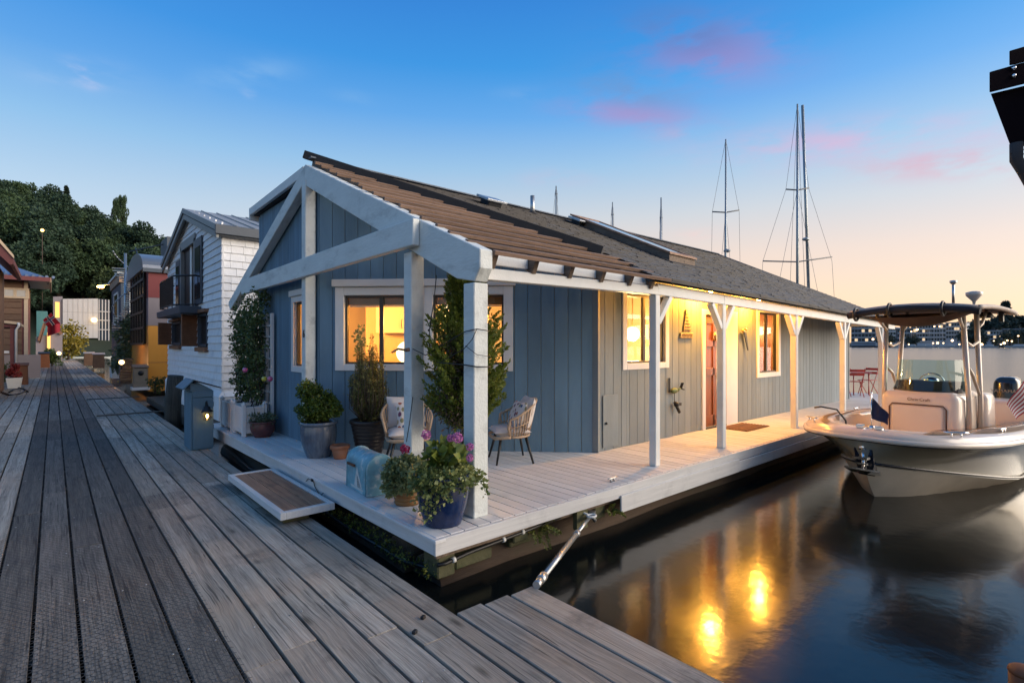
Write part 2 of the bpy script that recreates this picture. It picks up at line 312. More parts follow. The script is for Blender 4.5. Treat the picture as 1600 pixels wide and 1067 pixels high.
def place(name, me, parent=None, loc=None, rot=None, world=True, **props):
    o = bpy.data.objects.new(name, me); col.objects.link(o)
    if loc is not None: o.location = loc
    if rot is not None: o.rotation_euler = rot
    if parent is not None:
        o.parent = parent
        if world: o.matrix_parent_inverse = wmat(parent).inverted()
    for k, x in props.items(): o[k] = x
    return o
def tag(o, label=None, cat=None, group=None, kind=None):
    for k, x in (('label', label), ('category', cat), ('group', group), ('kind', kind)):
        if x: o[k] = x
    return o
def thing(name, label, cat, loc=(0, 0, 0), rz=0., group=None):
    o = bpy.data.objects.new(name, None); col.objects.link(o); o.location = loc; o.rotation_euler = (0, 0, rz); o.empty_display_size = .2
    return tag(o, label, cat, group)
def dup(root, loc=None, rz=None, label=None, group=None, scale=None):
    def cp(o, par):
        c = o.copy(); col.objects.link(c); c.parent = par
        if par is not None: c.matrix_parent_inverse = o.matrix_parent_inverse
        for ch in list(o.children): cp(ch, c)
        return c
    r = cp(root, None)
    if loc is not None: r.location = loc
    if rz is not None: r.rotation_euler = (0, 0, rz)
    if scale is not None: r.scale = scale if isinstance(scale, tuple) else (scale,) * 3
    return tag(r, label, None, group)
def struct(o): o['kind'] = 'structure'; return o
def rawmesh(name, V, Fq, m):
    """fast mesh from numpy arrays, all faces with the same number of corners"""
    V = np.asarray(V, np.float32); Fq = np.asarray(Fq, np.int32); k = Fq.shape[1]
    me = bpy.data.meshes.new(name); me.vertices.add(len(V)); me.vertices.foreach_set('co', V.ravel())
    me.loops.add(Fq.size); me.loops.foreach_set('vertex_index', Fq.ravel())
    me.polygons.add(len(Fq)); me.polygons.foreach_set('loop_start', np.arange(len(Fq), dtype=np.int32) * k); me.polygons.foreach_set('loop_total', np.full(len(Fq), k, np.int32))
    me.update(calc_edges=True)
    if m: me.materials.append(MATS[m])
    return me
def leafmesh(name, pts, m, size=.03, aspect=1.7, sizevar=.4, normals=None, jitter=1., droop=0.):
    """one folded leaf (two faces) per point"""
    pts = np.asarray(pts, np.float64); n = len(pts)
    d = rng.normal(size=(n, 3))
    if normals is not None: d = np.asarray(normals) + d * jitter
    d[:, 2] -= droop
    d /= np.linalg.norm(d, axis=1)[:, None] + 1e-9
    q = rng.normal(size=(n, 3)); sd = np.cross(d, q); sd /= np.linalg.norm(sd, axis=1)[:, None] + 1e-9
    nr = np.cross(d, sd)
    L = size * (1 + sizevar * rng.uniform(-1, 1, n))[:, None]; W = L / aspect / 2
    a = pts; b = pts + d * L; mid = pts + d * L * .5; l = mid + sd * W + nr * W * .35; r = mid - sd * W + nr * W * .35
    V = np.stack([a, l, b, r], 1).reshape(-1, 3); i = np.arange(n)[:, None] * 4
    Fq = np.concatenate([i + [[0, 1, 2]], i + [[0, 2, 3]]], 1).reshape(-1, 3)
    return rawmesh(name, V, Fq, m)
def clumps(centers, radii, per, flat=1., shell=.55):
    """points scattered through round clumps, denser towards the skin; returns points and outward directions"""
    P_ = []; N_ = []
    for c, r in zip(centers, radii):
        d = rng.normal(size=(per, 3)); d /= np.linalg.norm(d, axis=1)[:, None]
        rad = (shell + (1 - shell) * rng.random(per) ** .6) * r
        P_.append(np.asarray(c) + d * rad[:, None] * (1, 1, flat)); N_.append(d)
    return np.concatenate(P_), np.concatenate(N_)
def A(*x): return np.array(x)
# ================================================================ setting: water, land, dock
WZ = -.25; ZD = .27
m, n, l, b = newmat('water'); MATS['water'] = m
b.inputs['Base Color'].default_value = (.006, .008, .008, 1); b.inputs['IOR'].default_value = 1.48; b.inputs['Specular IOR Level'].default_value = .5
t = n.new('ShaderNodeTexCoord'); mp = n.new('ShaderNodeMapping'); mp.inputs['Scale'].default_value = (1, 1, 1); l.new(t.outputs['Object'], mp.inputs[0])
z1 = n.new('ShaderNodeTexNoise'); z1.inputs['Scale'].default_value = 1.3; z1.inputs['Detail'].default_value = 2; l.new(mp.outputs[0], z1.inputs[0])
z2 = n.new('ShaderNodeTexNoise'); z2.inputs['Scale'].default_value = 9; z2.inputs['Detail'].default_value = 2; l.new(mp.outputs[0], z2.inputs[0])
ad = n.new('ShaderNodeMath'); ad.operation = 'MULTIPLY_ADD'; l.new(z2.outputs[0], ad.inputs[0]); ad.inputs[1].default_value = .3; l.new(z1.outputs[0], ad.inputs[2])
bp = n.new('ShaderNodeBump'); bp.inputs['Strength'].default_value = .13; bp.inputs['Distance'].default_value = .035; l.new(ad.outputs[0], bp.inputs['Height']); l.new(bp.outputs[0], b.inputs['Normal'])
sxw = n.new('ShaderNodeSeparateXYZ'); l.new(t.outputs['Object'], sxw.inputs[0]); rw = n.new('ShaderNodeMapRange'); l.new(sxw.outputs[0], rw.inputs[0]); rw.inputs[1].default_value = 9; rw.inputs[2].default_value = 45; rw.inputs[3].default_value = .13; rw.inputs[4].default_value = .24; l.new(rw.outputs[0], b.inputs['Roughness'])   # open water is ruffled, the slip is calm
w = MB(); w.add([(-900, -900, WZ), (2400, -900, WZ), (2400, 2200, WZ), (-900, 2200, WZ)], [(0, 1, 2, 3)])
struct(w.build('water', 'water'))

# ---- the long dock: every board its own piece; hexagon wire is stapled over the middle boards
dock = struct(place('dock', None))
cols = []
e = -1.905
while e < 2.05: cols.append((e, e + .2255)); e += .2255
cols[-1] = (cols[-1][0], 2.08)
gap = .010
for i, (a, c2) in enumerate(cols):
    a2, b2 = a + gap, c2 - gap; mid = (a + c2) / 2
    mesh_zone = -.33 < mid < .81
    y = -1.5 + random.uniform(-2.2, 0)
    far = 46
    while y < far:
        y2 = min(y + random.choice((3.6, 4.9, 4.9, 6.1)), far)
        k = MB(); k.box((0, 0, -.02), (b2 - a2, y2 - y - .004, .04))
        o = place('plank', k.mesh('plank', 'dock_wood_mesh' if mesh_zone else 'dock_wood', .0015), dock, ((a2 + b2) / 2, (y + y2) / 2, 0 if mesh_zone else random.uniform(-.004, .004)), (random.uniform(-.0006, .0006), 0 if mesh_zone else random.uniform(-.008, .008), random.uniform(-.0004, .0004)))
        y = y2
    k = MB(); k.box((0, 0, -.02), (b2 - a2, 54, .04)); place('plank', k.mesh('plank', 'dock_wood_mesh' if mesh_zone else 'dock_wood'), dock, ((a2 + b2) / 2, far + 27.1, 0))
k = MB()
for y in np.arange(-3, 46, 1.2): k.bb(-1.9, 2.06, y, y + .14, -.2, -.046)
for x in (-1.6, -.2, 1.0, 2.0): k.bb(x - .07, x + .07, -3, 100, -.34, -.2)
k.build('joist_frame', 'pile_wood', dock)
# cross boards where dock sections meet
for y in (17.2, 22.6, 29.0):
    k = MB(); k.bb(.84, 2.3, y, y + .09, .005, .03); k.build('seam_batten', 'dock_wood_mesh', dock, .004)
def hexwire(x0, x1, y0, y1, s, nm):
    hx, hy = s * math.sqrt(3), s * 1.5; V = []; Fq = []
    ii = np.arange(int((x1 - x0) / hx) + 1); jj = np.arange(int((y1 - y0) / hy) + 1)
    I, J = np.meshgrid(ii, jj); cx = x0 + (I + .5 * (J % 2)) * hx; cyy = y0 + J * hy
    c0 = np.stack([cx.ravel(), cyy.ravel()], 1)
    ang = [math.radians(a) for a in (30, 90, 150, 210)]
    corner = lambda a: c0 + s * np.array([math.cos(a), math.sin(a)])
    def jit(p):   # shared corners must move together
        q = np.round(p * 400) / 400; h = np.sin(q[:, 0] * 91.7 + q[:, 1] * 47.3) * 43758.5; g = np.sin(q[:, 0] * 17.3 - q[:, 1] * 73.1) * 23421.6
        return p + .22 * s * np.stack([h - np.floor(h) - .5, g - np.floor(g) - .5], 1)
    r = .0016; out = []
    for k in range(3):
        a, b_ = jit(corner(ang[k])), jit(corner(ang[k + 1])); d = b_ - a; d /= np.linalg.norm(d, axis=1)[:, None]; nrm = np.stack([-d[:, 1], d[:, 0]], 1) * r
        z = lambda p, h: np.concatenate([p, np.full((len(p), 1), h)], 1)
        out.append(np.stack([z(a - nrm, .001), z(a, .0026), z(a + nrm, .001), z(b_ - nrm, .001), z(b_, .0026), z(b_ + nrm, .001)], 1))
    V = np.concatenate(out).reshape(-1, 3); keep = np.arange(len(V) // 6)[:, None] * 6
    Fq = np.concatenate([keep + [[0, 3, 4, 1]], keep + [[1, 4, 5, 2]]], 0)
    o = place(nm, rawmesh(nm, V, Fq, 'wire'), dock); o['kind'] = 'stuff'; return o
mat('wire', (.045, .045, .047), .6, .2, 20)
hexwire(-.34, .80, 1.6, 17.0, .026, 'wire_mesh')
hexwire(.82, 2.0, 7.05, 7.75, .026, 'wire_mesh')
# nail heads and two small black blocks left on the boards
k = MB()
for i in range(260):
    a, c2 = random.choice(cols); x = random.choice((a + .04, c2 - .04)); y = round(random.uniform(1, 14) / 1.2) * 1.2 + .07
    k.lathe([(.006, .006), (.006, .009), (0, .010)], (x, y, 0), 6)
o = k.build('nail_heads', 'galvanized', dock); o['kind'] = 'stuff'
for (u, v) in ((648, 990), (661, 967)):
    p = P(u, v, z=0); k = MB(); k.box(p + Vector((0, 0, .014)), (.034, .026, .022), .5)
    tag(k.build('rubber_block', 'black_plastic', None, .003), 'small black rubber block lying on the dock boards, ' + ('nearer of two' if u == 648 else 'farther of two'), 'rubber block')

# ---- short finger pier at the right of the dock
fin = struct(place('finger_pier', None))
for (x0, x1, y1, mt) in ((2.09, 2.30, 2.95, 'dock_wood'), (2.312, 2.53, 2.925, 'dock_wood'), (2.542, 2.76, 2.90, 'dock_wood')):
    k = MB(); k.box((0, 0, 0), (x1 - x0, y1 + 2, .05)); place('plank', k.mesh('plank', mt, .005), fin, ((x0 + x1) / 2, (y1 - 2) / 2, -.024 + random.uniform(-.003, .006)))
k = MB(); k.bb(2.09, 2.74, 2.66, 2.8, -.3, -.052); k.bb(2.09, 2.74, .5, .64, -.3, -.052); k.bb(2.6, 2.74, -2, 2.8, -.42, -.3); k.build('joist_frame', 'pile_wood', fin)

# ---- wooded hill behind the far end of the dock
mat('hill_soil', (.012, .022, .010), .9, .3, .2, dirt=(.008, .012, .006), dirt_scale=.15)
hillrows = []
for yy in np.linspace(96, 330, 26):
    row = []
    for xx in np.linspace(-230, 150, 40):
        k = (yy - 100) / 120; h = 0 if k < 0 else 50 * (1 - math.exp(-1.9 * k))
        fall = 1 / (1 + math.exp((xx - 13 - .12 * (yy - 100)) / 14))
        row.append((xx, yy, .2 + h * (.12 + .88 * fall) + 1.5 * math.sin(xx * .13) * math.sin(yy * .09) * min(1, max(0, k * 2))))
    hillrows.append(row)
k = MB(); k.sheet(hillrows); hill = struct(k.build('hill', 'hill_soil'))
def hillz(x, y):
    kk = (y - 100) / 120; h = 0 if kk < 0 else 50 * (1 - math.exp(-1.9 * kk)); fall = 1 / (1 + math.exp((x - 13 - .12 * (y - 100)) / 14))
    return .2 + h * (.12 + .88 * fall)
# ---- far shore across the lake
mat('far_land', (.02, .03, .022), .9, .3, .02)
rows = []
for t_ in np.linspace(0, 1, 14):
    row = []
    for q in np.linspace(-1, 1, 60):
        x = 560 + 260 * t_; y = -130 + (q * 620) + 0
        h = 46 * t_ ** 1.1 * (.55 + .45 * math.sin(q * 5.2 + 1.0)) * (1 / (1 + math.exp((y - 120) / 60)) * .85 + .28) + 2.0 * min(1, t_ * 12)
        row.append((x + .10 * y, y, WZ - .3 + h))
    rows.append(row)
k = MB(); k.sheet(rows); struct(k.build('far_shore', 'far_land'))
# ================================================================ the blue houseboat
house = thing('houseboat', 'blue wooden houseboat with white porch beams and shingle roof beside the dock', 'houseboat', (6, 7, WZ))
EX, DY = 3.06, 4.95                       # dock-side wall, porch-side wall
C1, C2 = Vector((EX, 7.91, 0)), Vector((5.99, DY, 0))
HE = 17.5; HL = 10.92
def eave_z(x): return 2.74 - .23 * max(0, min(1, (x - 5.5) / 12))
def roof_z(x, y): return eave_z(x) + (4.67 - eave_z(x)) * (y - 3.78) / (7.98 - 3.78)
# ---------------- deck
deck = MB().bb(2.42, 17.9, 4.3, 11.85, .05, .1).build('deck', 'pile_wood', house)
x = 2.35
while x < 19.9:
    x2 = min(x + .145, 20.0)
    if x < EX + .02: y1 = 11.9
    elif x < 5.99: y1 = max(DY, 10.86 - x) + .25
    else: y1 = DY + .12 if x < HE else 9.5
    y0 = 3.61 + .0005 * x
    cuts = [y0, y1] if y1 - y0 < 5 else [y0, y0 + random.uniform(2.5, 4.5), y1]
    if y1 - y0 > 5 and x < 2.8: cuts = [y0, y0 + 3.9 + random.uniform(-.5, .5), y1]
    for a, b2 in zip(cuts, cuts[1:]):
        k = MB(); k.box((0, 0, 0), (x2 - x - .009, b2 - a - .004, .032)); place('deck_board', k.mesh('deck_board', 'deck_paint', .003), deck, ((x + x2) / 2, (a + b2) / 2, ZD - .016 + random.uniform(-.0015, .0015)))
    x = x2
k = MB(); k.prism([(2.335, 3.6, .125), (2.335, 11.9, .055), (2.335, 11.9, ZD - .036), (2.335, 3.6, ZD - .036)], (.035, 0, 0)); k.build('side_fascia', 'deck_paint', deck, .004)
k = MB(); k.bb(2.315, 2.42, 3.565, 11.9, ZD - .034, ZD - .004); k.build('edge_board', 'deck_paint', deck, .004)
k = MB(); k.bb(2.318, 10.2, 3.57, 3.606, ZD - .135, ZD - .003); k.build('front_fascia', 'deck_paint_x', deck, .005)
k = MB(); k.bb(10.205, 20, 3.575, 3.606, ZD - .135, ZD - .003); k.build('front_fascia', 'deck_paint_x', deck, .005)
k = MB(); k.bb(4.75, 7.6, 3.545, 3.568, ZD - .29, ZD - .10); k.build('lower_fascia', 'deck_paint_x', deck, .005)
k = MB(); k.bb(7.605, 20, 3.552, 3.572, ZD - .29, ZD - .137); k.build('lower_fascia', 'deck_paint_x', deck, .005)
# ---------------- float: logs and timbers under the deck
mat('log_bark', (.075, .048, .03), .85, .35, 5, stretch=(.4, 2, 2), dirt=(.02, .03, .012), dirt_amt=.7, bump=1., bscale=18)
mat('mossy_timber', (.10, .095, .045), .85, .3, 6, dirt=(.035, .055, .012), dirt_amt=.8, dirt_scale=4, bump=.7, bscale=24)
raft = MB().bb(2.9, 19.5, 4.6, 11.6, WZ - .5, .04).build('float', 'pile_wood', house)
for (y, r) in ((4.02, .22), (4.5, .26)):
    pts = [(2.52 + i * .85, y + .03 * math.sin(i * 1.7), WZ + .0 + .02 * math.sin(i * 2.3)) for i in range(21)]
    k = MB(); k.tube(pts, [r * (1 + .10 * math.sin(i * 3.1)) for i in range(21)], 14); k.build('log', 'log_bark', raft)
for i in range(2):
    pts = [(2.62 + .03 * math.sin(j), 4.0 + j * .9, WZ - .02) for j in range(9)]
    k = MB(); k.tube([Vector(p) + Vector((i * .5, .25, 0)) for p in pts], .2, 12); k.build('log', 'log_bark', raft)
for (x0, x1, y0, y1, z0, z1) in ((2.44, 2.62, 3.72, 3.95, -.14, .13), (2.64, 3.05, 3.74, 3.98, -.12, -.02), (3.3, 3.5, 3.72, 3.98, -.05, .13), (3.32, 3.62, 3.8, 4.0, -.12, -.05), (4.48, 4.66, 3.7, 3.95, -.08, .13)):
    k = MB(); k.bb(x0, x1, y0, y1, z0, z1); k.build('support_block', 'mossy_timber', raft, .012)
k = MB(); k.bb(2.4, 10, 3.68, 3.72, .06, ZD - .14); k.build('rim_joist', 'rafter_tail', raft, .004)
k = MB(); k.tube([(2.42, 3.70, .0), (2.5, 3.685, .0), (2.75, 3.68, .03), (3.35, 3.68, .055), (3.9, 3.68, .085)], .017, 10); pipe = k.build('water_pipe', 'black_plastic', raft)
mat('white_plastic', (.6, .6, .58), .4)
for x in (2.56, 3.12, 3.36):
    k = MB(); k.tube([(x, 3.68, .005 + (x - 2.5) * .062), (x + .03, 3.68, .007 + (x - 2.5) * .062)], .024, 10); k.build('pipe_clamp', 'white_plastic', pipe)
k = MB(); k.tube([(2.42, 11, -.05), (2.35, 9, -.12), (2.38, 7, -.06), (2.36, 5.4, -.10), (2.4, 4.2, -.12), (2.5, 3.8, -.1)], .02, 8); k.build('water_hose', 'black_plastic', raft)
# moss, ferns under the deck edge
leafmat('fern_green', (.05, .065, .012), (.24, .25, .04))
def fern(base, dirs, L, nm, par=None):
    pts = []; nn = []
    for d in dirs:
        d = Vector(d).normalized(); sd = d.cross(Vector((0, 0, 1))).normalized()
        for q in np.linspace(.12, 1, 22):
            c = Vector(base) + d * (L * q) + Vector((0, 0, -.45 * L * q * q)); wd = .28 * L * (1 - q) + .01
            for sgn in (-1, 1):
                for f in np.linspace(.25, 1, 4): pts.append(c + sd * (sgn * wd * f)); nn.append(sd * sgn * .9 + d * .4)
    return place(nm, leafmesh(nm, pts, 'fern_green', .028, 2.4, .3, nn, .25), par)
f1 = tag(fern((3.62, 3.75, .02), [(.2, -.7, .3), (.7, -.5, .2), (-.5, -.6, .2), (.1, -.4, .8), (.5, -.3, .6), (-.2, -.7, 0)], .26, 'fern'), 'yellow green fern hanging from the timber under the porch deck', 'fern')
f2 = tag(fern((4.70, 3.66, -.02), [(.1, -.6, .3), (.5, -.5, .1), (-.4, -.4, .3), (0, -.2, .8)], .16, 'fern'), 'small green fern below the white mooring ring', 'fern')
pts, nn = clumps([(2.40 + .05 * random.random(), 3.8 + .18 * i, -.06 - .04 * random.random()) for i in range(26)], [.07] * 26, 90)
tag(place('moss', leafmesh('moss', pts, 'fern_green', .03, 2.2, .4, nn, .8)), 'green weeds growing on the float logs in the gap beside the dock', 'weeds', kind='stuff')

# ---------------- walls with separate siding boards
def wall(name, p0, p1, z0, ztop, holes, bmat, bw, th=.1, skin=.02, groove=.007, cornersafe=0.):
    p0, p1 = Vector(p0), Vector(p1); L = (p1 - p0).length; d = (p1 - p0) / L; nrm = Vector((d.y, -d.x, 0))   # outward
    def zt(s): return ztop(p0 + d * s) if callable(ztop) else ztop
    def column(mb, a, b2, f0, f1):
        cuts = sorted({a, b2, *[h[0] for h in holes if a < h[0] < b2], *[h[1] for h in holes if a < h[1] < b2]})
        for s0, s1 in zip(cuts, cuts[1:]):
            mid = (s0 + s1) / 2; segs = [(z0, None)]
            hs = [h for h in holes if h[0] <= mid <= h[1]]
            if hs: segs = [(z0, hs[0][2]), (hs[0][3], None)]
            for lo, hi in segs:
                za, zb = (hi, hi) if hi is not None else (zt(s0), zt(s1))
                if za - lo < .01: continue
                A = [p0 + d * s0 + nrm * f0, p0 + d * s1 + nrm * f0, p0 + d * s1 + nrm * f1, p0 + d * s0 + nrm * f1]
                q = [Vector((v.x, v.y, lo)) for v in A] + [Vector((v.x, v.y, h)) for v, h in zip(A, (za, zb, zb, za))]
                mb.hexa([q[3], q[2], q[1], q[0], q[7], q[6], q[5], q[4]])
    k = MB(); column(k, 0, L, -th, -.004); w_ = k.build(name, 'plaster_in', house)
    n_ = max(1, round(L / bw)); bw = L / n_
    for i in range(n_):
        k = MB(); column(k, i * bw + (groove / 2 if i else 0), (i + 1) * bw - (groove / 2 if i < n_ - 1 else 0), -.003, skin + random.uniform(-.001, .001))
        # boards cut by an opening fall into an upper and a lower piece
        parts_ = {}
        for b0 in range(0, len(k.v), 8):
            cell = k.v[b0:b0 + 8]; zl = min(q[2] for q in cell); up_ = any(h[3] - .01 <= zl for h in holes); parts_.setdefault(up_, []).append(cell)
        for cells in parts_.values():
            kk = MB()
            for cell in cells: kk.hexa(cell)
            kk.build('siding_board', bmat, w_, .003)
    return w_, d, nrm
mat('plaster_in', (.50, .38, .25), .8, .05, 3)
mat('cabinet', (.70, .60, .46), .5, .05, 3)
def cz(p): return roof_z(p.x, p.y) - .12
CH = (C2 - C1); CHL = CH.length; CHD = CH / CHL
def ch_s(u):                                    # where a pixel column meets the angled wall
    a = (u - 800) / F; e_, d_ = S + a * C, C - a * S; nrm = Vector((CHD.y, -CHD.x)); k = nrm.x * C1.x + nrm.y * C1.y; t_ = k / (nrm.x * e_ + nrm.y * d_)
    return (Vector((t_ * e_, t_ * d_, 0)) - C1).dot(CHD)
sw = [ch_s(u) for u in (539, 652, 677, 787)]
WINZ0, WINZ1 = 1.56, 2.60
wallA, dA, nA = wall('angled_wall', C1, C2, ZD, cz, [(sw[0], sw[1], WINZ0, WINZ1), (sw[2], sw[3], WINZ0, WINZ1)], 'blue_siding', .2)
wallL, dL, nL = wall('dock_side_wall', (EX, HL, 0), C1, ZD, lambda p: 4.40, [(HL - 8.98, HL - 8.24, 1.50, 2.56)], 'blue_siding', .125)
sx = lambda u: P(u, 539, D=DY).x - 5.99
W1 = (sx(977), sx(1037), 1.56, 2.66); W2 = (sx(1184), sx(1214), 1.24, 2.56); DR = (sx(1097) + .06, sx(1131) + .02, ZD + .03, 2.42)
wallP, dP, nP = wall('porch_wall', C2, (HE, DY, 0), ZD, lambda p: min(cz(p), 3.2), [W1, W2, DR], 'grey_siding', .205)
MATS['grey_siding']
wall('end_wall', (HE, DY, 0), (HE, HL, 0), ZD, 3.0, [], 'grey_siding', .4)
# corner boards
k = MB(); k.box((C2.x + .012, C2.y - .012, 1.75), (.09, .09, 2.95), R(22.5)); k.build('corner_board', 'grey_siding', house, .004)
k = MB(); k.bb(HE - .02, HE + .03, DY - .035, DY + .08, ZD, 2.9); k.build('corner_board', 'grey_siding', house, .004)
k = MB(); k.bb(EX - .028, EX + .06, HL - .03, HL + .05, ZD, 4.35); k.build('corner_board', 'blue_siding', house, .004)
# interior: floor, ceiling, back walls
mat('floor_in', (.20, .10, .045), .4, .1, 3); mat('ceil_in', (.66, .60, .48), .8, .04, 3)
MB().add([(EX + .12, 7.9, .30), (6.02, DY + .12, .30), (HE - .1, DY + .12, .30), (HE - .1, HL - .1, .30), (EX + .12, HL - .1, .30)], [(0, 1, 2, 3, 4)]).build('interior_floor', 'floor_in', house)
MB().add([(EX + .12, 7.9, 2.80), (6.02, DY + .12, 2.80), (HE - .1, DY + .12, 2.80), (HE - .1, HL - .1, 2.80), (EX + .12, HL - .1, 2.80)], [(4, 3, 2, 1, 0)]).build('interior_ceiling', 'ceil_in', house)
for (a, b2) in (((EX + .1, HL - .12), (HE - .1, HL - .06)), ((8.9, DY + .2), (8.96, HL - .1)), ((11.0, DY + .2), (11.06, HL - .1)), ((8.96, 8.3), (11.0, 8.36)), ((6.1, 7.6), (8.9, 7.66))):
    MB().bb(a[0], b2[0], a[1], b2[1], .3, 2.8).build('interior_wall', 'plaster_in', house)

# ---------------- windows
def window(par, p0, d, nrm, s0, s1, z0, z1, trim=.13, head=True, split=.5, name='window', sill=.10):
    """bronze slider with white casing; p0 + d*s along the wall"""
    def q(s, z, f): return p0 + d * s + nrm * f + Vector((0, 0, z))
    def bar(mb, sa, sb, za, zb, fa, fb): 
        c = (q(sa, za, fa) + q(sb, zb, fb)) / 2; mb.box(c, (sb - sa, abs(fb - fa), zb - za), math.atan2(d.y, d.x))
    g = MB(); bar(g, s0 + .01, s1 - .01, z0 + .01, z1 - .01, -.055, -.049); wv = g.build(name, 'window_glass', par)
    fr = MB(); w_ = .032
    for a, b2, c, e_ in ((s0, s0 + w_, z0, z1), (s1 - w_, s1, z0, z1), (s0 + w_, s1 - w_, z0, z0 + w_), (s0 + w_, s1 - w_, z1 - w_, z1)): bar(fr, a, b2, c, e_, -.07, -.012)
    if split:
        sm = s0 + (s1 - s0) * split; bar(fr, sm - .032, sm + .032, z0 + w_, z1 - w_, -.066, -.018)
    fr.build('frame', 'window_bronze', wv, .003)
    for a, b2, c, e_ in ((s0 - trim, s0, z0 - sill, z1 + trim * .9), (s1, s1 + trim, z0 - sill, z1 + trim * .9), (s0, s1, z1, z1 + trim * .9), (s0, s1, z0 - sill, z0)):
        k = MB(); bar(k, a + .001, b2 - .001, c + .001, e_ - .001, .012, .042); k.build('casing', 'trim_paint', wv, .004)
    jm = MB()
    for a, b2, c, e_ in ((s0 - .012, s0 + .001, z0, z1), (s1 - .001, s1 + .012, z0, z1), (s0, s1, z0 - .012, z0 + .001), (s0, s1, z1 - .001, z1 + .012)): bar(jm, a, b2, c, e_, -.075, .011)
    jm.build('jamb', 'trim_paint', wv)
    if head:
        k = MB(); bar(k, s0 - trim - .03, s1 + trim + .03, z1 + trim * .9 + .002, z1 + trim * .9 + .10, .012, .075); k.build('head_casing', 'trim_paint', wv, .006)
    return wv
o0 = Vector((0, 0, 0))
# the pair on the angled wall
window(house, C1, CHD, nA, sw[0], sw[1], WINZ0, WINZ1, .14, False); window(house, C1, CHD, nA, sw[2], sw[3], WINZ0, WINZ1, .14, False)
k = MB(); k.box(C1 + CHD * ((sw[0] + sw[3]) / 2) + nA * .045 + Vector((0, 0, WINZ1 + .185)), (sw[3] - sw[0] + .36, .07, .11), math.atan2(CHD.y, CHD.x)); k.build('head_casing', 'trim_paint', wallA, .008)
window(house, Vector((EX, HL, 0)), dL, nL, HL - 8.98, HL - 8.24, 1.50, 2.56, .11, True, None)
window(house, C2, dP, nP, W1[0], W1[1], W1[2], W1[3], .11, False)
window(house, C2, dP, nP, W2[0], W2[1], W2[2], W2[3], .11, False)

# ---------------- front door
dx0, dx1 = C2.x + DR[0], C2.x + DR[1]; dz0, dz1 = DR[2], DR[3]
k = MB(); k.bb(dx0 + .01, dx1 - .01, DY + .03, DY + .07, dz0, dz1 - .01); door = k.build('front_door', 'door_wood', house)
pw = (dx1 - dx0); 
for a, b2, c, e_ in ((.0, .14, 0, 1), (.86, 1, 0, 1), (.46, .54, 0, 1), (.14, .86, 0, .10), (.14, .86, .46, .53), (.14, .86, .72, .78), (.14, .86, .93, 1)):
    k = MB(); k.bb(dx0 + .012 + a * (pw - .024), dx0 + .012 + b2 * (pw - .024), DY + .008, DY + .029, dz0 + .002 + c * (dz1 - dz0 - .02), dz0 + e_ * (dz1 - dz0 - .014)); k.build('stile', 'door_wood', door, .006)
k = MB(); k.ball((dx1 - .11, DY - .035, 1.25), .032); k.tube([(dx1 - .11, DY + .01, 1.25), (dx1 - .11, DY - .03, 1.25)], .012); k.bb(dx1 - .14, dx1 - .08, DY - .004, DY + .008, 1.15, 1.42); k.build('door_handle', 'brass', door)
k = MB()
for i in range(13):
    a = 2 * math.pi * i / 12; k.box((dx0 + pw * .5 + .05 * math.cos(a), DY - .004, 2.02 + .07 * math.sin(a)), (.03, .02, .03))
k.tube([(dx0 + pw * .5, DY + .0, 2.10), (dx0 + pw * .5, DY - .03, 2.04), (dx0 + pw * .5, DY - .02, 1.92)], .014); k.build('door_knocker', 'brass', door)
for a, b2, c, e_ in ((dx0 - .12, dx0, ZD, dz1 + .1), (dx1, dx1 + .16, ZD, dz1 + .1), (dx0, dx1, dz1, dz1 + .1)):
    k = MB(); k.bb(a + .001, b2 - .001, DY - .045, DY + .06, c, e_); k.build('door_casing', 'trim_paint', house, .004)
k = MB(); k.bb(dx1 + .165, dx1 + .50, DY - .035, DY + .0, ZD, dz1 + .1); k.build('door_casing', 'trim_paint', house, .004)
k = MB(); k.bb(dx0, dx1, DY - .05, DY + .09, ZD, dz0 - .002); k.build('threshold', 'dark_metal', house, .003)
# little meter hatch low on the porch wall
k = MB(); k.bb(C2.x + .14, C2.x + .50, DY - .04, DY - .026, ZD + .05, 1.10); h_ = k.build('hatch', 'grey_siding', house, .003)
k = MB(); k.ball((C2.x + .2, DY - .055, .68), .02); k.build('knob', 'dark_metal', h_)

# ---------------- roof
mat('shingle', (.135, .155, .185), .8, .3, 14, dirt=(.05, .055, .06), dirt_amt=.6, bump=.6, bscale=90, rand=.1)
mat('roof_edge', (.028, .024, .022), .7, .2, 6)
mat('soffit', (.60, .57, .52), .6, .05, 4)
RC0 = Vector((2.93, 8.06)); RC1 = Vector((6.25, 4.05)); RIDGE_E = 15.6; RE = 17.72
def edge_x(y):   # left edge of the shingled part at a given y: follows the angled wall
    if y < 4.42: return 5.60 + (y - 3.78) * .55
    return RC0.x + (RC0.y - y) / (RC0.y - 4.42) * (5.95 - RC0.x)
def hip_x(y): return RE - (RE - RIDGE_E) * max(0, (y - 3.85)) / (7.98 - 3.85)
k = MB(); ys = np.linspace(3.78, 7.98, 15); rows = []
for y in ys: rows.append([(x, y, roof_z(x, y) - .035) for x in np.linspace(edge_x(y) + .03, hip_x(y), 12)])
k.sheet(rows, False); roof = k.build('roof', 'roof_edge', house)
k = MB(); k.sheet([[(x, y, z - .045) for x, y, z in r] for r in rows][::-1], False); k.build('soffit', 'soffit', roof)
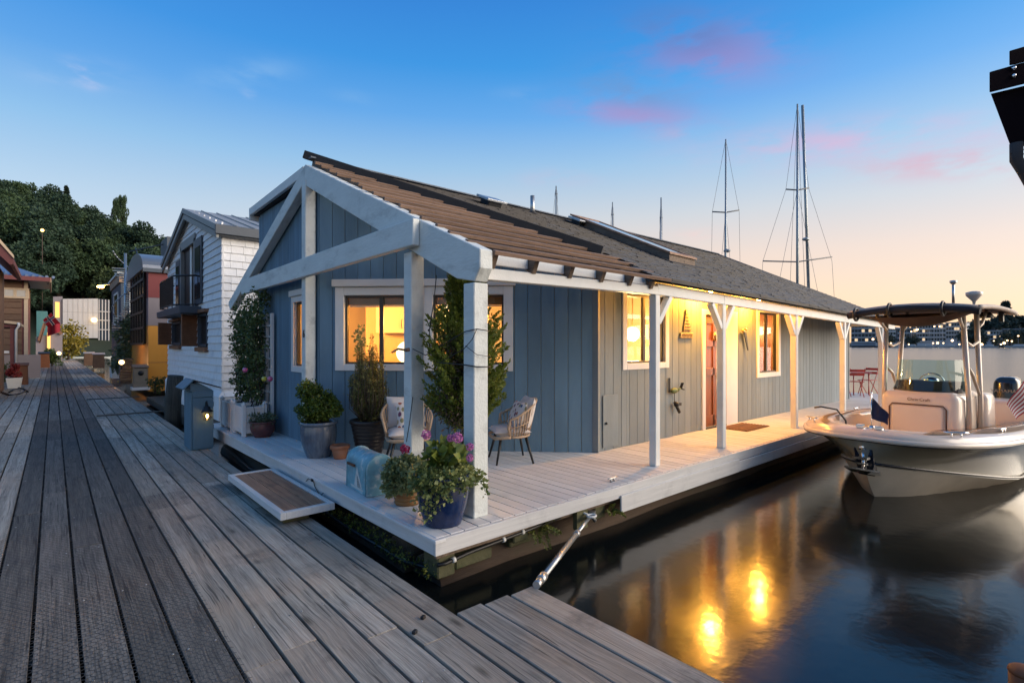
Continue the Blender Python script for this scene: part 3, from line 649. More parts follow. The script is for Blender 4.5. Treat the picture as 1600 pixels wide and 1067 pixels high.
# shingle courses: overlapping tabs along every course
Vs = []; Fs = []; nrow = 40; ysr = np.linspace(3.74, 7.98, nrow + 1)
for i in range(nrow):
    y0, y1 = ysr[i], ysr[i + 1] + .06
    x = edge_x(max(y0, 3.78)) - .02 + random.uniform(0, .1); xe = hip_x(y0)
    while x < xe:
        x2 = min(x + random.choice((.15, .2, .25, .3, .33)), xe); g = .004; lift = random.uniform(.016, .024); 
        za, zb = roof_z(x, y0), roof_z(x, y1); zc, zd = roof_z(x2, y0), roof_z(x2, y1); b0 = len(Vs); dy = random.uniform(-.008, .008)
        Vs += [(x + g, y0 + dy, za + lift), (x2 - g, y0 + dy, zc + lift), (x2 - g, y1, zd - .002), (x + g, y1, zb - .002), (x + g, y0 + dy, za - .02), (x2 - g, y0 + dy, zc - .02)]
        Fs += [(b0, b0 + 1, b0 + 2, b0 + 3), (b0 + 4, b0 + 5, b0 + 1, b0), (b0, b0 + 3, b0 + 3, b0 + 4) if 0 else (b0 + 4, b0, b0 + 3, b0 + 3) if 0 else (b0 + 5, b0 + 4, b0, b0 + 1)]
        x = x2
o = place('shingles', rawmesh('shingles', Vs, [f for i, f in enumerate(Fs) if i % 3 == 0], 'shingle'), roof); o['kind'] = 'stuff'
o = place('shingle_edges', rawmesh('shingle_edges', Vs, [f for i, f in enumerate(Fs) if i % 3 == 1], 'roof_edge'), roof); o['kind'] = 'stuff'
# hipped end and back slope
A_ = (RE, 3.85, eave_z(RE)); B_ = (RIDGE_E, 7.98, 4.67); D_ = (RE, 12.1, eave_z(RE)); E0 = (3.0, 8.2, 4.64); E1_ = (3.0, 11.05, 4.50)
MB().add([A_, D_, B_], [(0, 1, 2)]).build('hip_slope', 'shingle', roof)
MB().add([(6.5, 7.98, 4.66), B_, D_, (6.5, 12.1, 2.7)], [(0, 3, 2, 1)]).build('rear_slope', 'shingle', roof)
k = MB(); k.prism([(2.98, 8.15, 4.44), (2.98, 11.1, 4.40), (2.98, 11.1, 4.54), (2.98, 8.15, 4.62)], (3.6, 0, 0)); k.build('flat_roof', 'roof_edge', roof)
k = MB(); k.prism([(2.90, 8.2, 4.47), (2.90, 11.12, 4.40), (2.90, 11.12, 4.545), (2.90, 8.2, 4.62)], (.06, 0, 0)); k.build('rake_board', 'white_paint', roof, .006)
k = MB(); k.bb(2.90, 6.0, 11.10, 11.16, 4.31, 4.55); k.build('eave_board', 'white_paint', roof, .006)
# dark edge of the shingled slope over the slats, ridge cap, eave edge
def rpt(x, y, h=0.): return Vector((x, y, roof_z(x, y) + h))
k = MB(); k.beam(rpt(2.9, 8.08, .045), rpt(5.72, 4.62, .045), .06, .12, ext=.02); k.build('rake_edge', 'roof_edge', roof, .004)
k = MB(); k.beam(rpt(2.92, 7.99, .02), rpt(RIDGE_E, 7.99, .02), .16, .02); k.build('ridge_cap', 'shingle', roof)
k = MB(); k.beam((RE, 3.84, eave_z(RE) + .012), (RIDGE_E, 7.98, 4.69), .16, .02); k.build('hip_cap', 'shingle', roof)
for i in range(8):
    x0 = 5.65 + i * (RE - 5.65) / 8; x1 = 5.65 + (i + 1) * (RE - 5.65) / 8
    k = MB(); k.beam((x0, 3.75, eave_z(x0) - .035), (x1 - .003, 3.75, eave_z(x1) - .035), .02, .045); k.build('drip_edge', 'roof_edge', roof)
k = MB(); k.beam((RE + .01, 3.8, eave_z(RE) - .06), (RE + .01, 12, eave_z(RE) - .06), .03, .12); k.build('end_fascia', 'white_paint', roof)
# roof furniture: box vents, pipe, skylight
def onroof(u, v):
    lo, hi = 3.8, 8.2
    for _ in range(40):
        md = (lo + hi) / 2; p = P(u, v, D=md)
        if p.z > roof_z(p.x, md): lo = md
        else: hi = md
    return P(u, v, D=(lo + hi) / 2)
rs = math.atan(.464); RM = Matrix.Rotation(rs, 3, 'X')
for (u, v) in ((766, 322), (905, 353)):
    c = onroof(u, v); k = MB(); k.box(c + RM @ Vector((0, 0, .05)), (.30, .26, .10), m=RM); vb = k.build('roof_vent', 'dark_metal', roof, .01)
    k = MB(); k.box(c + RM @ Vector((0, 0, .12)), (.46, .36, .04), m=RM); k.build('vent_cap', 'roof_cap', vb, .008) if 'roof_cap' in MATS else k.build('vent_cap', 'galvanized', vb, .008)
c = onroof(832, 334); k = MB(); k.tube([c + Vector((0, 0, -.05)), c + Vector((-.0, 0, .36))], .045, 14); k.build('vent_pipe', 'galvanized', roof)
k = MB(); k.lathe([(.10, -.02), (.075, .03), (.05, .05)], c, 14); k.build('pipe_flashing', 'roof_edge', roof)
ct = onroof(948, 356); cb = onroof(1075, 414); sx0, sx1 = min(ct.x, cb.x), max(ct.x, cb.x)
s0_ = onroof(934, 352); s1_ = onroof(1068, 414)
SKX0, SKX1, SKY0, SKY1 = s1_.x - .45, s1_.x + .45, s1_.y + .02, min(7.6, s0_.y)
def sk(mb, x0, x1, y0, y1, h0, h1):
    q = [Vector((x, y, roof_z(x, y) + h)) for h in (h0, h1) for x, y in ((x0, y0), (x1, y0), (x1, y1), (x0, y1))]; mb.hexa(q)
k = MB(); sk(k, SKX0, SKX1, SKY0, SKY1, -.01, .15); sky_ = k.build('skylight', 'rafter_tail', roof, .004)
k = MB(); sk(k, SKX0 - .03, SKX1 + .03, SKY0 - .03, SKY0 + .06, .151, .19); sk(k, SKX0 - .03, SKX1 + .03, SKY1 - .06, SKY1 + .03, .151, .19); sk(k, SKX0 - .03, SKX0 + .05, SKY0 + .061, SKY1 - .061, .151, .19); sk(k, SKX1 - .05, SKX1 + .03, SKY0 + .061, SKY1 - .061, .151, .19); k.build('frame', 'step_wood', sky_, .004)
mat('sky_pane', (.35, .37, .4), .08, .05, 3, metal=.6)
k = MB(); sk(k, SKX0 + .051, SKX1 - .051, SKY0 + .061, SKY1 - .061, .152, .175); k.build('pane', 'sky_pane', sky_)
k = MB(); sk(k, SKX0 - .14, SKX1 + .14, SKY0 - .16, SKY0 - .04, .0, .03); sk(k, SKX0 - .14, SKX0 - .035, SKY0 - .04, SKY1 + .1, .0, .03); k.build('flashing', 'roof_edge', sky_)

k = MB(); k.bb(14.2, 14.26, DY + .2, HL - .2, .3, 2.8); k.build('interior_wall', 'door_wood', house)
# shingles vary in tone from tab to tab
sm_ = MATS['shingle']; n = sm_.node_tree.nodes; l = sm_.node_tree.links; bs_ = n['Principled BSDF']; src = bs_.inputs['Base Color'].links[0].from_socket
gg = n.new('ShaderNodeNewGeometry'); mrr = n.new('ShaderNodeMapRange'); l.new(gg.outputs['Random Per Island'], mrr.inputs[0]); mrr.inputs[3].default_value = .8; mrr.inputs[4].default_value = 1.2
vsc = n.new('ShaderNodeVectorMath'); vsc.operation = 'SCALE'; l.new(src, vsc.inputs[0]); l.new(mrr.outputs[0], vsc.inputs['Scale']); l.new(vsc.outputs[0], bs_.inputs['Base Color'])
# ---------------- porch posts, beams, open truss
def post(x, y, ztop, s, mt='white_paint'):
    k = MB(); k.box((x, y, (ZD + ztop) / 2), (s, s, ztop - ZD)); return k.build('post', mt, house, .008)
TE = 2.95
corner_post = post(TE, 3.86, 2.42, .165, 'beam_paint')
p1_ = post(TE, 4.97, 2.85, .16, 'beam_paint'); kp = post(TE - .01, 8.06, 4.36, .16, 'beam_paint')
def rafter(name, prof, x0, x1): k = MB(); k.prism([(x0, y, z) for y, z in prof], (x1 - x0, 0, 0)); return k.build(name, 'beam_paint', house, .008)
ap = (8.04, 4.60); sl = .433
rafter('rafter', [(3.70, 2.715), (3.70, 2.545), (3.78, 2.43), (4.06, 2.43 + .05), (8.04, 4.28), (8.04, 4.60)], TE - .075, TE + .075)
rafter('rafter', [(8.045, 4.36), (8.045, 4.60), (12.67, 2.79), (12.67, 2.72), (12.55, 2.60)], TE - .07, TE + .07)
rafter('tie_beam', [(4.72, 3.165), (4.72, 2.885), (11.3, 2.845), (11.3, 3.125)], TE - .16, TE - .078)
k = MB(); k.beam((TE + .084, 3.88, 2.52), (5.93, 3.89, eave_z(5.93) - .17), .10, .11); k.build('porch_beam', 'white_paint', house, .006)
pe = [5.92, 7.73, 10.6, 13.4, 16.45]
for a, b2 in zip(pe, pe[1:] + [17.65]):
    k = MB(); k.beam((a + .002, 3.89, eave_z(a) - .15), (b2, 3.89, eave_z(b2) - .15), .10, .15); k.build('porch_beam', 'white_paint', house, .006)
for i, x in enumerate(pe):
    zt_ = eave_z(x) - .228; post(x, 3.89, zt_, .105)
    for sgn in ((-1, 1) if i else (1,)):
        k = MB(); k.beam((x + sgn * .05, 3.89, zt_ - .36), (x + sgn * .34, 3.89, zt_ + .0), .075, .09, (0, 1, 0)); k.build('brace', 'white_paint', house, .004)
# pergola triangle: rafters under, slats over
def raf(x):   # from the eave up to the edge of the shingles
    y1 = RC0.y - (x - RC0.x) / (5.95 - RC0.x) * (RC0.y - 4.42); return y1
rx_ = (3.12, 3.66, 4.2, 4.74, 5.28, 5.74)
for x in rx_:
    y1 = raf(x) + .5; k = MB(); a = rpt(x, 3.79, -.11); b_ = rpt(x, y1, -.11); k.beam(a, b_, .06, .14); k.build('rafter_tail', 'rafter_tail', house, .004)
for a, b2 in zip(rx_, rx_[1:]):
    k = MB(); zc_ = roof_z(a, 3.9) - .13; k.bb(a + .033, b2 - .033, 3.87, 3.91, zc_ - .045, zc_ + .055); k.build('blocking', 'white_paint', house, .004)
y = 3.70; i = 0
while y < 7.75:
    x0 = TE - .02 + random.uniform(-.05, .05) + (.12 if i == 0 else 0); x1 = edge_x(y) + .12 if y > 4.5 else 5.98
    k = MB(); k.beam(rpt(x0, y, .0), rpt(x1, y, random.uniform(-.006, .004)), .05, .038, (0, -.42, .9)); k.build('slat', 'brown_slat', house, .003)
    y += .268; i += 1
# ---------------- wall decorations (hung on the wall: things of their own)
# ================================================================ things on and around the porch
def text_mesh(body, size, depth, m, font=None):
    cu = bpy.data.curves.new('text', 'FONT'); cu.body = body; cu.size = size; cu.extrude = depth; cu.align_x = 'CENTER'; cu.align_y = 'CENTER'
    o = bpy.data.objects.new('text', cu); col.objects.link(o); dg = bpy.context.evaluated_depsgraph_get(); me = bpy.data.meshes.new_from_object(o.evaluated_get(dg)); bpy.data.objects.remove(o); me.materials.clear(); me.materials.append(MATS[m]); return me
# house number on the middle post
nm_ = text_mesh('6', .17, .004, 'black_plastic'); o = place('house_number', nm_, None, (TE - .096, 8.03, P(478, 522, E=2.86).z), (R(90), 0, R(-90)))
tag(o, 'black numeral 6 on the white post by the narrow window', 'house number')
# carved sailboat sign: IVOS SALON style board
mat('sign_wood', (.30, .24, .16), .7, .2, 10, dirt=(.15, .11, .07)); mat('sign_ink', (.07, .05, .03), .7)
cs = P(1072, 524, D=DY - .03); sg = thing('wall_sign', 'carved wooden sailboat sign hung between the window and the front door', 'sign', (cs.x, cs.y, cs.z))
k = MB(); k.box((0, -.01, 0), (.42, .03, .10)); k.build('name_board', 'sign_wood', sg, .006, False)
k = MB(); k.prism([(-.11, -.02, .06), (.15, -.02, .06), (.0, -.02, .46), (-.02, -.02, .46)], (0, .025, 0)); sl_ = k.build('sail', 'sign_wood', sg, .004, False)
for i in range(6):
    z = .10 + i * .055; k = MB(); k.box((.02 - i * .004, -.026, z), (.20 - i * .032, .01, .012)); k.build('rib', 'sign_ink', sl_, 0, False)
for i in range(10):
    k = MB(); k.box((-.16 + i * .035, -.027, 0), (.010, .006, .05 + .012 * (i % 3))); k.box((-.148 + i * .035, -.027, .022 - .02 * (i % 3)), (.012, .006, .009)); k.build('carved_mark', 'sign_ink', sg, 0, False)
# whale-tail hook with hose nozzle, and a lantern-like bracket by the window
cw = P(1052, 610, D=DY - .05); wh = thing('wall_hook', 'green fish shaped wall bracket with hanging tap fittings beside the front door', 'wall bracket', (cw.x, cw.y, cw.z))
mat('patina', (.10, .14, .06), .5, .3, 12, metal=.4)
k = MB(); k.ball((0, -.02, 0), .085, 12, 8, (1.2, .5, .6)); k.tube([(.08, -.02, 0), (.19, -.03, .03)], [.03, .012]); k.build('fish_body', 'patina', wh, 0, False)
k = MB(); k.beam((.19, -.03, .03), (.25, -.03, .12), .05, .012); k.beam((.19, -.03, .03), (.29, -.03, .0), .05, .012); k.build('tail', 'dark_metal', wh, 0, False)
k = MB(); k.box((-.12, 0, .10), (.03, .02, .24)); k.build('back_plate', 'dark_metal', wh, 0, False)
k = MB(); k.tube([(.0, -.02, -.04), (.0, -.02, -.2)], .006); k.tube([(.0, -.03, -.2), (.05, -.05, -.3), (.1, -.06, -.38)], .028); k.ball((.02, -.05, -.24), .045); k.box((.12, -.05, -.24), (.08, .03, .05)); k.build('tap', 'dark_metal', wh, 0, False)
cw = P(1160, 520, D=DY - .05); pb = thing('bird_ornament', 'brass bird ornament on the siding between the door and the far window', 'ornament', (cw.x, cw.y, cw.z))
k = MB(); k.ball((0, -.03, .04), .05, 10, 8, (1.6, .6, 1)); k.ball((.1, -.03, .07), .03); k.build('body', 'brass', pb, 0, False)
k = MB(); k.prism([(.02, -.03, 0), (.12, -.03, .0), (.22, -.03, -.36), (.2, -.03, -.36)], (0, .02, 0)); k.build('tail', 'dark_metal', pb, 0, False)
# door mat
k = MB(); cmx, cmy = 9.45, 4.62; mat('coir', (.16, .085, .03), .9, .3, 30, bump=.8, bscale=200); wood('mat_slat', (.24, .12, .05), (.11, .05, .02), 'x', .7)
dm = thing('door_mat', 'brown coir doormat with dark stripes in front of the door', 'doormat', (9.95, 4.55, ZD))
MB().box((0, 0, .008), (.95, .55, .014)).build('backing', 'coir', dm, .003, False)
for i in range(9):
    k = MB(); k.box((0, -.24 + i * .06, .0185), (.93, .035, .007)); k.build('stripe', 'mat_slat', dm, 0, False)
# porch cleats on the deck
def cleat(loc, rz, lab, s=1., m='galvanized', group=None):
    t_ = thing('cleat', lab, 'cleat', loc, rz, group)
    k = MB(); k.tube([(-.10 * s, 0, .05 * s), (-.05 * s, 0, .042 * s), (.05 * s, 0, .042 * s), (.10 * s, 0, .05 * s)], [.007 * s, .011 * s, .011 * s, .007 * s], 8); k.build('horn', m, t_, 0, False)
    for q in (-1, 1): k = MB(); k.tube([(q * .035 * s, 0, 0), (q * .03 * s, 0, .04 * s)], [.016 * s, .01 * s], 8); k.build('foot', m, t_, 0, False)
    return t_
p = P(957, 752, z=ZD); cleat((p.x, p.y, ZD), .05, 'small metal mooring cleat on the white deck boards near the edge', .9)
p = P(1247, 669, z=ZD); cleat((p.x, 3.68, ZD), .05, 'dark mooring cleat on the deck edge beside the boat bow', 1., 'dark_metal')

# ---- lamps under the porch roof
glow('bulb_warm', (1, .62, .18), 26.); glow('lamp_globe', (1, .70, .34), 3.2)
def lamp_light(name, par, loc, power, c, r=.05):
    ld = bpy.data.lights.new(name, 'POINT'); ld.energy = power; ld.color = c; ld.shadow_soft_size = r
    o = bpy.data.objects.new(name, ld); col.objects.link(o); o.parent = par; o.location = loc; return o
def porch_lamp(x, y, z, power, lab):
    t_ = thing('porch_lamp', lab, 'lamp', (x, y, z)); 
    k = MB(); k.lathe([(.0, .06), (.07, .06), (.07, .02), (.03, .0)], n=16); k.build('base', 'dark_metal', t_, 0, False)
    k = MB(); k.ball((0, 0, -.05), .05); k.build('bulb', 'bulb_warm', t_, 0, False); lamp_light('porch_lamp_light', t_, (0, 0, -.13), power, (1, .41, .05)); return t_
porch_lamp(8.80, 4.62, 2.88, 230, 'porch ceiling lamp glowing just left of the front door')
porch_lamp(10.75, 4.62, 2.84, 200, 'porch ceiling lamp glowing right of the front door')
# kitchen and rooms
def room_lamp(x, y, z, power, lab, c=(1, .45, .09), r=.12):
    t_ = thing('ceiling_lamp', lab, 'lamp', (x, y, z)); k = MB(); k.tube([(0, 0, r), (0, 0, 2.8 - z)], .008); k.build('rod', 'brass', t_, 0, False)
    k = MB(); k.ball((0, 0, 0), r, 16, 12); k.build('globe', 'lamp_globe', t_, 0, False); lamp_light('ceiling_lamp_light', t_, (0, 0, -r - .05), power, c, .1); return t_
room_lamp(5.2, 7.6, 2.45, 270, 'round globe lamp hanging in the lit kitchen window')
room_lamp(7.75, 5.55, 2.05, 300, 'bright globe lamp inside the porch window left of the door', (1, .62, .25), .13)
room_lamp(12.9, 6.6, 2.4, 260, 'hanging lamp inside the window right of the front door', (1, .52, .16))
room_lamp(3.9, 9.5, 2.45, 150, 'hanging lamp behind the narrow window near the white post')
# kitchen fittings seen through the angled windows
leafmat('garden_in', (.04, .09, .02), (.16, .24, .05)); mat('cedar_in', (.22, .11, .05), .6, .1, 5); mat('terracotta', (.31, .12, .06), .8, .15, 8, rand=0)
kit = thing('kitchen_cabinets', 'cream kitchen wall cabinets seen through the angled window', 'cabinet', (6.4, 8.4, 1.6))
mat('steel', (.5, .48, .45), .3, .05, 5, metal=.9)
for i in range(6):
    a = C1 + CHD * (.35 + i * .62) + nA * -2.6; k = MB(); k.box(a + Vector((0, 0, 2.42)), (.585, .36, .66), math.atan2(CHD.y, CHD.x)); d_ = k.build('cabinet_door', 'cabinet', kit, .006)
    for q in (-1,) if i % 2 else (1,): k = MB(); e_ = a + CHD * (q * .24) + nA * .2; k.tube([e_ + Vector((0, 0, 2.18)), e_ + nA * .03 + Vector((0, 0, 2.22)), e_ + nA * .03 + Vector((0, 0, 2.32)), e_ + Vector((0, 0, 2.36))], .008); k.build('handle', 'dark_metal', d_)
    k = MB(); k.box(a + nA * .1 + Vector((0, 0, .75)), (.60, .6, .9), math.atan2(CHD.y, CHD.x)); k.build('base_cabinet', 'cabinet', kit, .006)
k = MB(); k.box(C1 + CHD * 1.9 + nA * -2.45 + Vector((0, 0, 1.23)), (3.8, .66, .05), math.atan2(CHD.y, CHD.x)); k.build('worktop', 'door_wood', kit, .004)
k = MB(); k.box(C1 + CHD * 1.6 + nA * -2.5 + Vector((0, 0, 2.02)), (.7, .5, .12), math.atan2(CHD.y, CHD.x)); k.build('range_hood', 'steel', kit, .01)
k = MB(); k.box(C1 + CHD * 1.9 + nA * -2.86 + Vector((0, 0, 1.55)), (4.4, .05, 2.5), math.atan2(CHD.y, CHD.x)); k.build('splashback', 'plaster_in', kit)
# table lamp standing on the inner sill
tl = C1 + CHD * ch_s(601) + nA * -1.3; t_ = thing('table_lamp', 'glowing round paper lamp standing inside the left angled window', 'lamp', (tl.x, tl.y, .3))
k = MB(); k.lathe([(.12, 0), (.12, .02), (.02, .04), (.015, 1.2)], n=14); k.build('stand', 'brass', t_, 0, False)
glow('paper_glow', (1, .82, .5), 2.6); k = MB(); k.ball((0, 0, 1.42), .2, 18, 12); k.build('shade', 'paper_glow', t_, 0, False)
# blind rails across the tops of the angled windows and a potted herb on the inner sill
for s0, s1, lab in ((sw[0], sw[1], 'left'), (sw[2], sw[3], 'right')):
    br = thing('roller_blind', f'rolled brown blind at the top of the {lab} angled window', 'blind', tuple(C1 + CHD * s0 + nA * -.14 + Vector((0, 0, 2.5))))
    az_ = math.atan2(CHD.y, CHD.x); c = C1 + CHD * ((s0 + s1) / 2) + nA * -.14
    MB().box(c + Vector((0, 0, 2.52)), (s1 - s0 - .02, .05, .12), az_).build('headrail', 'cedar_in', br, .006); MB().box(c + Vector((0, 0, 2.445)), (s1 - s0 - .04, .03, .02), az_).build('hem_bar', 'cabinet', br, .003)
c = C1 + CHD * (sw[0] + .16) + nA * -.22; hb = thing('herb_pot', 'little leafy plant on the inside sill of the left angled window', 'plant', (c.x, c.y, 1.52)); MB().lathe([(0, 0), (.05, 0), (.065, .1), (.05, .1)], n=14).build('pot', 'terracotta', hb, 0, False)
pts, nn = clumps([A(.0, 0, .15 + .05 * i) + rng.normal(size=3) * .03 for i in range(9)], [.055] * 9, 26, 1, .3); place('foliage', leafmesh('foliage', pts, 'garden_in', .05, 1.6, .4, nn, .8), hb, world=False)
for i, q in enumerate((.9, 1.15, 1.35, 2.3, 2.6)):
    c = C1 + CHD * q + nA * -2.25; k = MB(); h_ = (.22, .3, .16, .26, .2)[i]; k.lathe([(0, 0), (.05, 0), (.055, h_ * .6), (.025, h_ * .8), (.025, h_), (0, h_)], (c.x, c.y, 1.255), 14); tag(k.build('kitchen_jar', ('patina', 'steel', 'terracotta', 'steel', 'patina')[i]), ('tall green bottle', 'steel flask', 'squat terracotta jar', 'steel kettle jar', 'short green jar')[i] + ' on the lit kitchen worktop', 'jar')
# shelves with things inside the right-hand porch window
bs = thing('bookshelf', 'dark shelf with books inside the window right of the front door', 'bookshelf', (12.6, 7.6, .3))
for i in range(5): MB().box((0, 0, .4 + i * .4), (1.6, .3, .03)).build('shelf', 'door_wood', bs, .003, False)
for q in (-.8, .8): MB().box((q, 0, 1.05), (.03, .3, 2.1)).build('side_panel', 'door_wood', bs, .003, False)
for i in range(4):
    x = -.75
    while x < .7:
        w_ = random.uniform(.025, .06); h_ = random.uniform(.2, .32); nm = random.choice(('cabinet', 'patina', 'blue_siding', 'brick_red')); x += w_
        if random.random() < .75 and nm in MATS: MB().box((x, -.02, .418 + i * .4 + h_ / 2), (w_ * .92, .2, h_)).build('book', nm, bs, .002, False)

# ================================================================ pots and plants
mat('glaze_blue', (.006, .018, .07), .22, .35, 9, dirt=(.03, .05, .12), dirt_amt=.5, dirt_scale=6, coat=.15, rand=0)
mat('glaze_grey', (.085, .11, .15), .2, .35, 7, stretch=(3, 3, .5), dirt=(.22, .21, .20), dirt_amt=.5, dirt_scale=4, coat=.5, rand=0)
mat('terracotta', (.31, .12, .06), .8, .15, 8, dirt=(.30, .22, .17), dirt_amt=.4, bump=.3, rand=0)
mat('ochre_pot', (.24, .115, .035), .55, .25, 8, dirt=(.12, .06, .02), dirt_amt=.5, rand=0)
mat('oxblood', (.11, .035, .032), .45, .3, 9, dirt=(.16, .09, .07), dirt_amt=.5, rand=0)
mat('black_pot', (.016, .011, .010), .35, .2, 6, rand=0); mat('teal_glaze', (.05, .17, .17), .2, .2, 6, coat=.4, rand=0)
mat('soil', (.022, .015, .010), .95, .4, 30, bump=1., bscale=80)
def pot(loc, r_top, h, r_bot, m, lab, rim=.03, ribs=0, bulge=.0, lip=True):
    t_ = thing('plant_pot', lab, 'plant pot', loc)
    prof = [(0, 0), (r_bot * .96, 0), (r_bot, .01)]; nseg = 26
    for i in range(1, nseg + 1):
        q = i / nseg; r = r_bot + (r_top - r_bot) * q + bulge * math.sin(math.pi * q)
        if ribs: r += .006 * math.sin(q * ribs * 2 * math.pi)
        prof.append((r, .01 + (h - rim - .01) * q))
    if lip: prof += [(r_top + .018, h - rim + .004), (r_top + .022, h - rim * .4), (r_top + .015, h), (r_top - .012, h), (r_top - .025, h - .05)]
    else: prof += [(r_top, h), (r_top - .015, h), (r_top - .025, h - .05)]
    k = MB(); k.lathe(prof, n=40); k.build('body', m, t_, 0, False)
    k = MB(); k.lathe([(r_top - .024, h - .05), (r_top * .5, h - .035), (0, h - .03)], n=20); k.build('soil', 'soil', t_, 0, False)
    return t_
leafmat('hydrangea_leaf', (.05, .10, .014), (.25, .29, .05)); leafmat('ivy_leaf', (.05, .085, .025), (.36, .38, .16)); leafmat('variegated', (.055, .11, .03), (.34, .36, .13))
leafmat('cypress_leaf', (.05, .09, .015), (.24, .29, .045)); leafmat('cypress_core', (.035, .025, .016), (.085, .062, .038)); leafmat('boxwood_leaf', (.02, .05, .01), (.16, .23, .03)); leafmat('yew_leaf', (.04, .06, .016), (.24, .23, .07)); leafmat('vine_leaf', (.03, .06, .02), (.15, .20, .06)); leafmat('grass_leaf', (.05, .075, .04), (.16, .2, .1))
mat('bark', (.06, .042, .03), .9, .3, 12, bump=.8); mat('pink_flower', (.50, .17, .40), .7, .3, 60, rand=0); mat('magenta_flower', (.42, .012, .09), .7, .3, 60, rand=0)
def plant(name, lab, loc, cat='plant'): return thing(name, lab, cat, loc)
def A(*x): return np.array(x)

# blue glazed pot with hydrangea and trailing ivy, at the corner
bp_ = (2.60, 3.88, ZD); pot(bp_, .235, .45, .165, 'glaze_blue', 'glossy cobalt blue pot at the front corner of the deck', .035, 0, .02)
hy = plant('hydrangea', 'pink flowering hydrangea growing in the cobalt blue corner pot', (bp_[0], bp_[1], ZD + .42))
st = MB(); heads = []
for i in range(11):
    a = i * 2.4; r = .05 + .17 * random.random(); tip = A(r * math.cos(a), r * math.sin(a), .16 + .16 * random.random())
    heads.append(tip); st.tube([(0, 0, -.04), tuple(tip * .5 + A(0, 0, .05)), tuple(tip)], .006, 6)
st.build('stem', 'patina', hy, 0, False)
pts = []; nn = []
for tp in heads:
    for j in range(9):
        q = .35 + .6 * random.random(); a = random.random() * 6.28; pts.append(tp * q); nn.append(A(math.cos(a), math.sin(a), .5))
place('foliage', leafmesh('foliage', pts, 'hydrangea_leaf', .13, 1.6, .3, nn, .35), hy, world=False)
def flower(par, c, r, m):
    pp, n_ = clumps([c], [r], 220, 1., .85); V = []; o = place('flower_head', leafmesh('flower_head', pp, m, r * .42, 1.1, .3, n_, .6), par, world=False); 
    k = MB(); k.ball(c, r * .55, 10, 8); k.build('flower_core', m, o, 0, False)
hr = rgt; hf = fwd
for (u, v, r) in ((666, 679, .046), (704, 684, .036), (715, 684, .055), (734, 698, .038), (734, 715, .036)):
    tt = 4.55 if u < 720 else 4.40; q = P(u, v, t=tt) - Vector(hy.location); flower(hy, tuple(q), r * .72, 'pink_flower')
iv = plant('trailing_ivy', 'pale green ivy trailing over the rim of the cobalt blue pot', (bp_[0], bp_[1], ZD + .43))
pts = []; nn = []; stm = MB()
for (ang, L, sp) in [(a_, .05 + .09 * random.random(), 1) for a_ in np.linspace(0, 6.28, 22)] + [(3.6, .42, 1), (3.75, .36, 1), (3.9, .30, 1), (4.3, .2, 1), (3.3, .34, 1), (-.75, .34, 1.7)]:
    d = A(math.cos(ang), math.sin(ang), 0); prev = None; path = []
    for q in np.linspace(0, 1, 12):
        rr = .12 + .15 * min(1, q * 2.6) * (1 if sp == 1 else 1 + (sp - 1) * q); c = d * rr + A(0, 0, .05 * math.sin(min(1, q * 2.6) * 3.1) - (L * max(0, q - .25) if sp == 1 else .15 * q * q)); path.append(tuple(c))
        for j in range(13 if q < .45 else 6): pts.append(c + rng.normal(size=3) * .024); nn.append(d * .8 + A(0, 0, .25))
    stm.tube(path, .003, 5)
stm.build('stem', 'patina', iv, 0, False); place('foliage', leafmesh('foliage', pts, 'variegated', .034, 1.15, .45, nn, .8), iv, world=False)

# ochre ribbed pot with spilling groundcover, magenta flower above
op = (2.66, 4.60, ZD); pot(op, .15, .31, .125, 'ochre_pot', 'small ribbed ochre pot between the mailbox and blue pot', .02, 7, 0, False)
sp_ = plant('spilling_plant', 'bushy light green plant spilling from the ochre pot over the mailbox', (op[0], op[1], ZD + .29))
cs_ = []; rs_ = []
for i in range(46):
    a = random.random() * 6.28; r = .25 * math.sqrt(random.random()); cs_.append(A(r * math.cos(a) * .8, r * math.sin(a) * 1.0, .13 - r * .38 + .03 * random.random())); rs_.append(.055)
for i in range(16):
    a = 2.2 + 2.6 * random.random(); r = .17 + .06 * random.random(); cs_.append(A(r * math.cos(a), r * math.sin(a), .02 - .16 * random.random())); rs_.append(.04)
pts, nn = clumps(cs_, rs_, 75, 1, .4); place('foliage', leafmesh('foliage', pts, 'ivy_leaf', .03, 1.15, .4, nn, .8), sp_, world=False)
k = MB(); k.tube([(0, 0, -.08), (0, .0, .1)], .02, 6); k.build('stem', 'bark', sp_, 0, False)
q = P(633, 702, t=5.25); dl = plant('dianthus', 'single magenta flower on a thin stem above the ochre pot', (op[0] + .04, op[1] + .08, ZD + .22))
k = MB(); b_ = q - Vector(dl.location); k.tube([(0, 0, -.03), tuple(b_ * .5), tuple(b_)], .003, 5); k.build('stem', 'patina', dl, 0, False); flower(dl, tuple(b_), .04, 'magenta_flower')

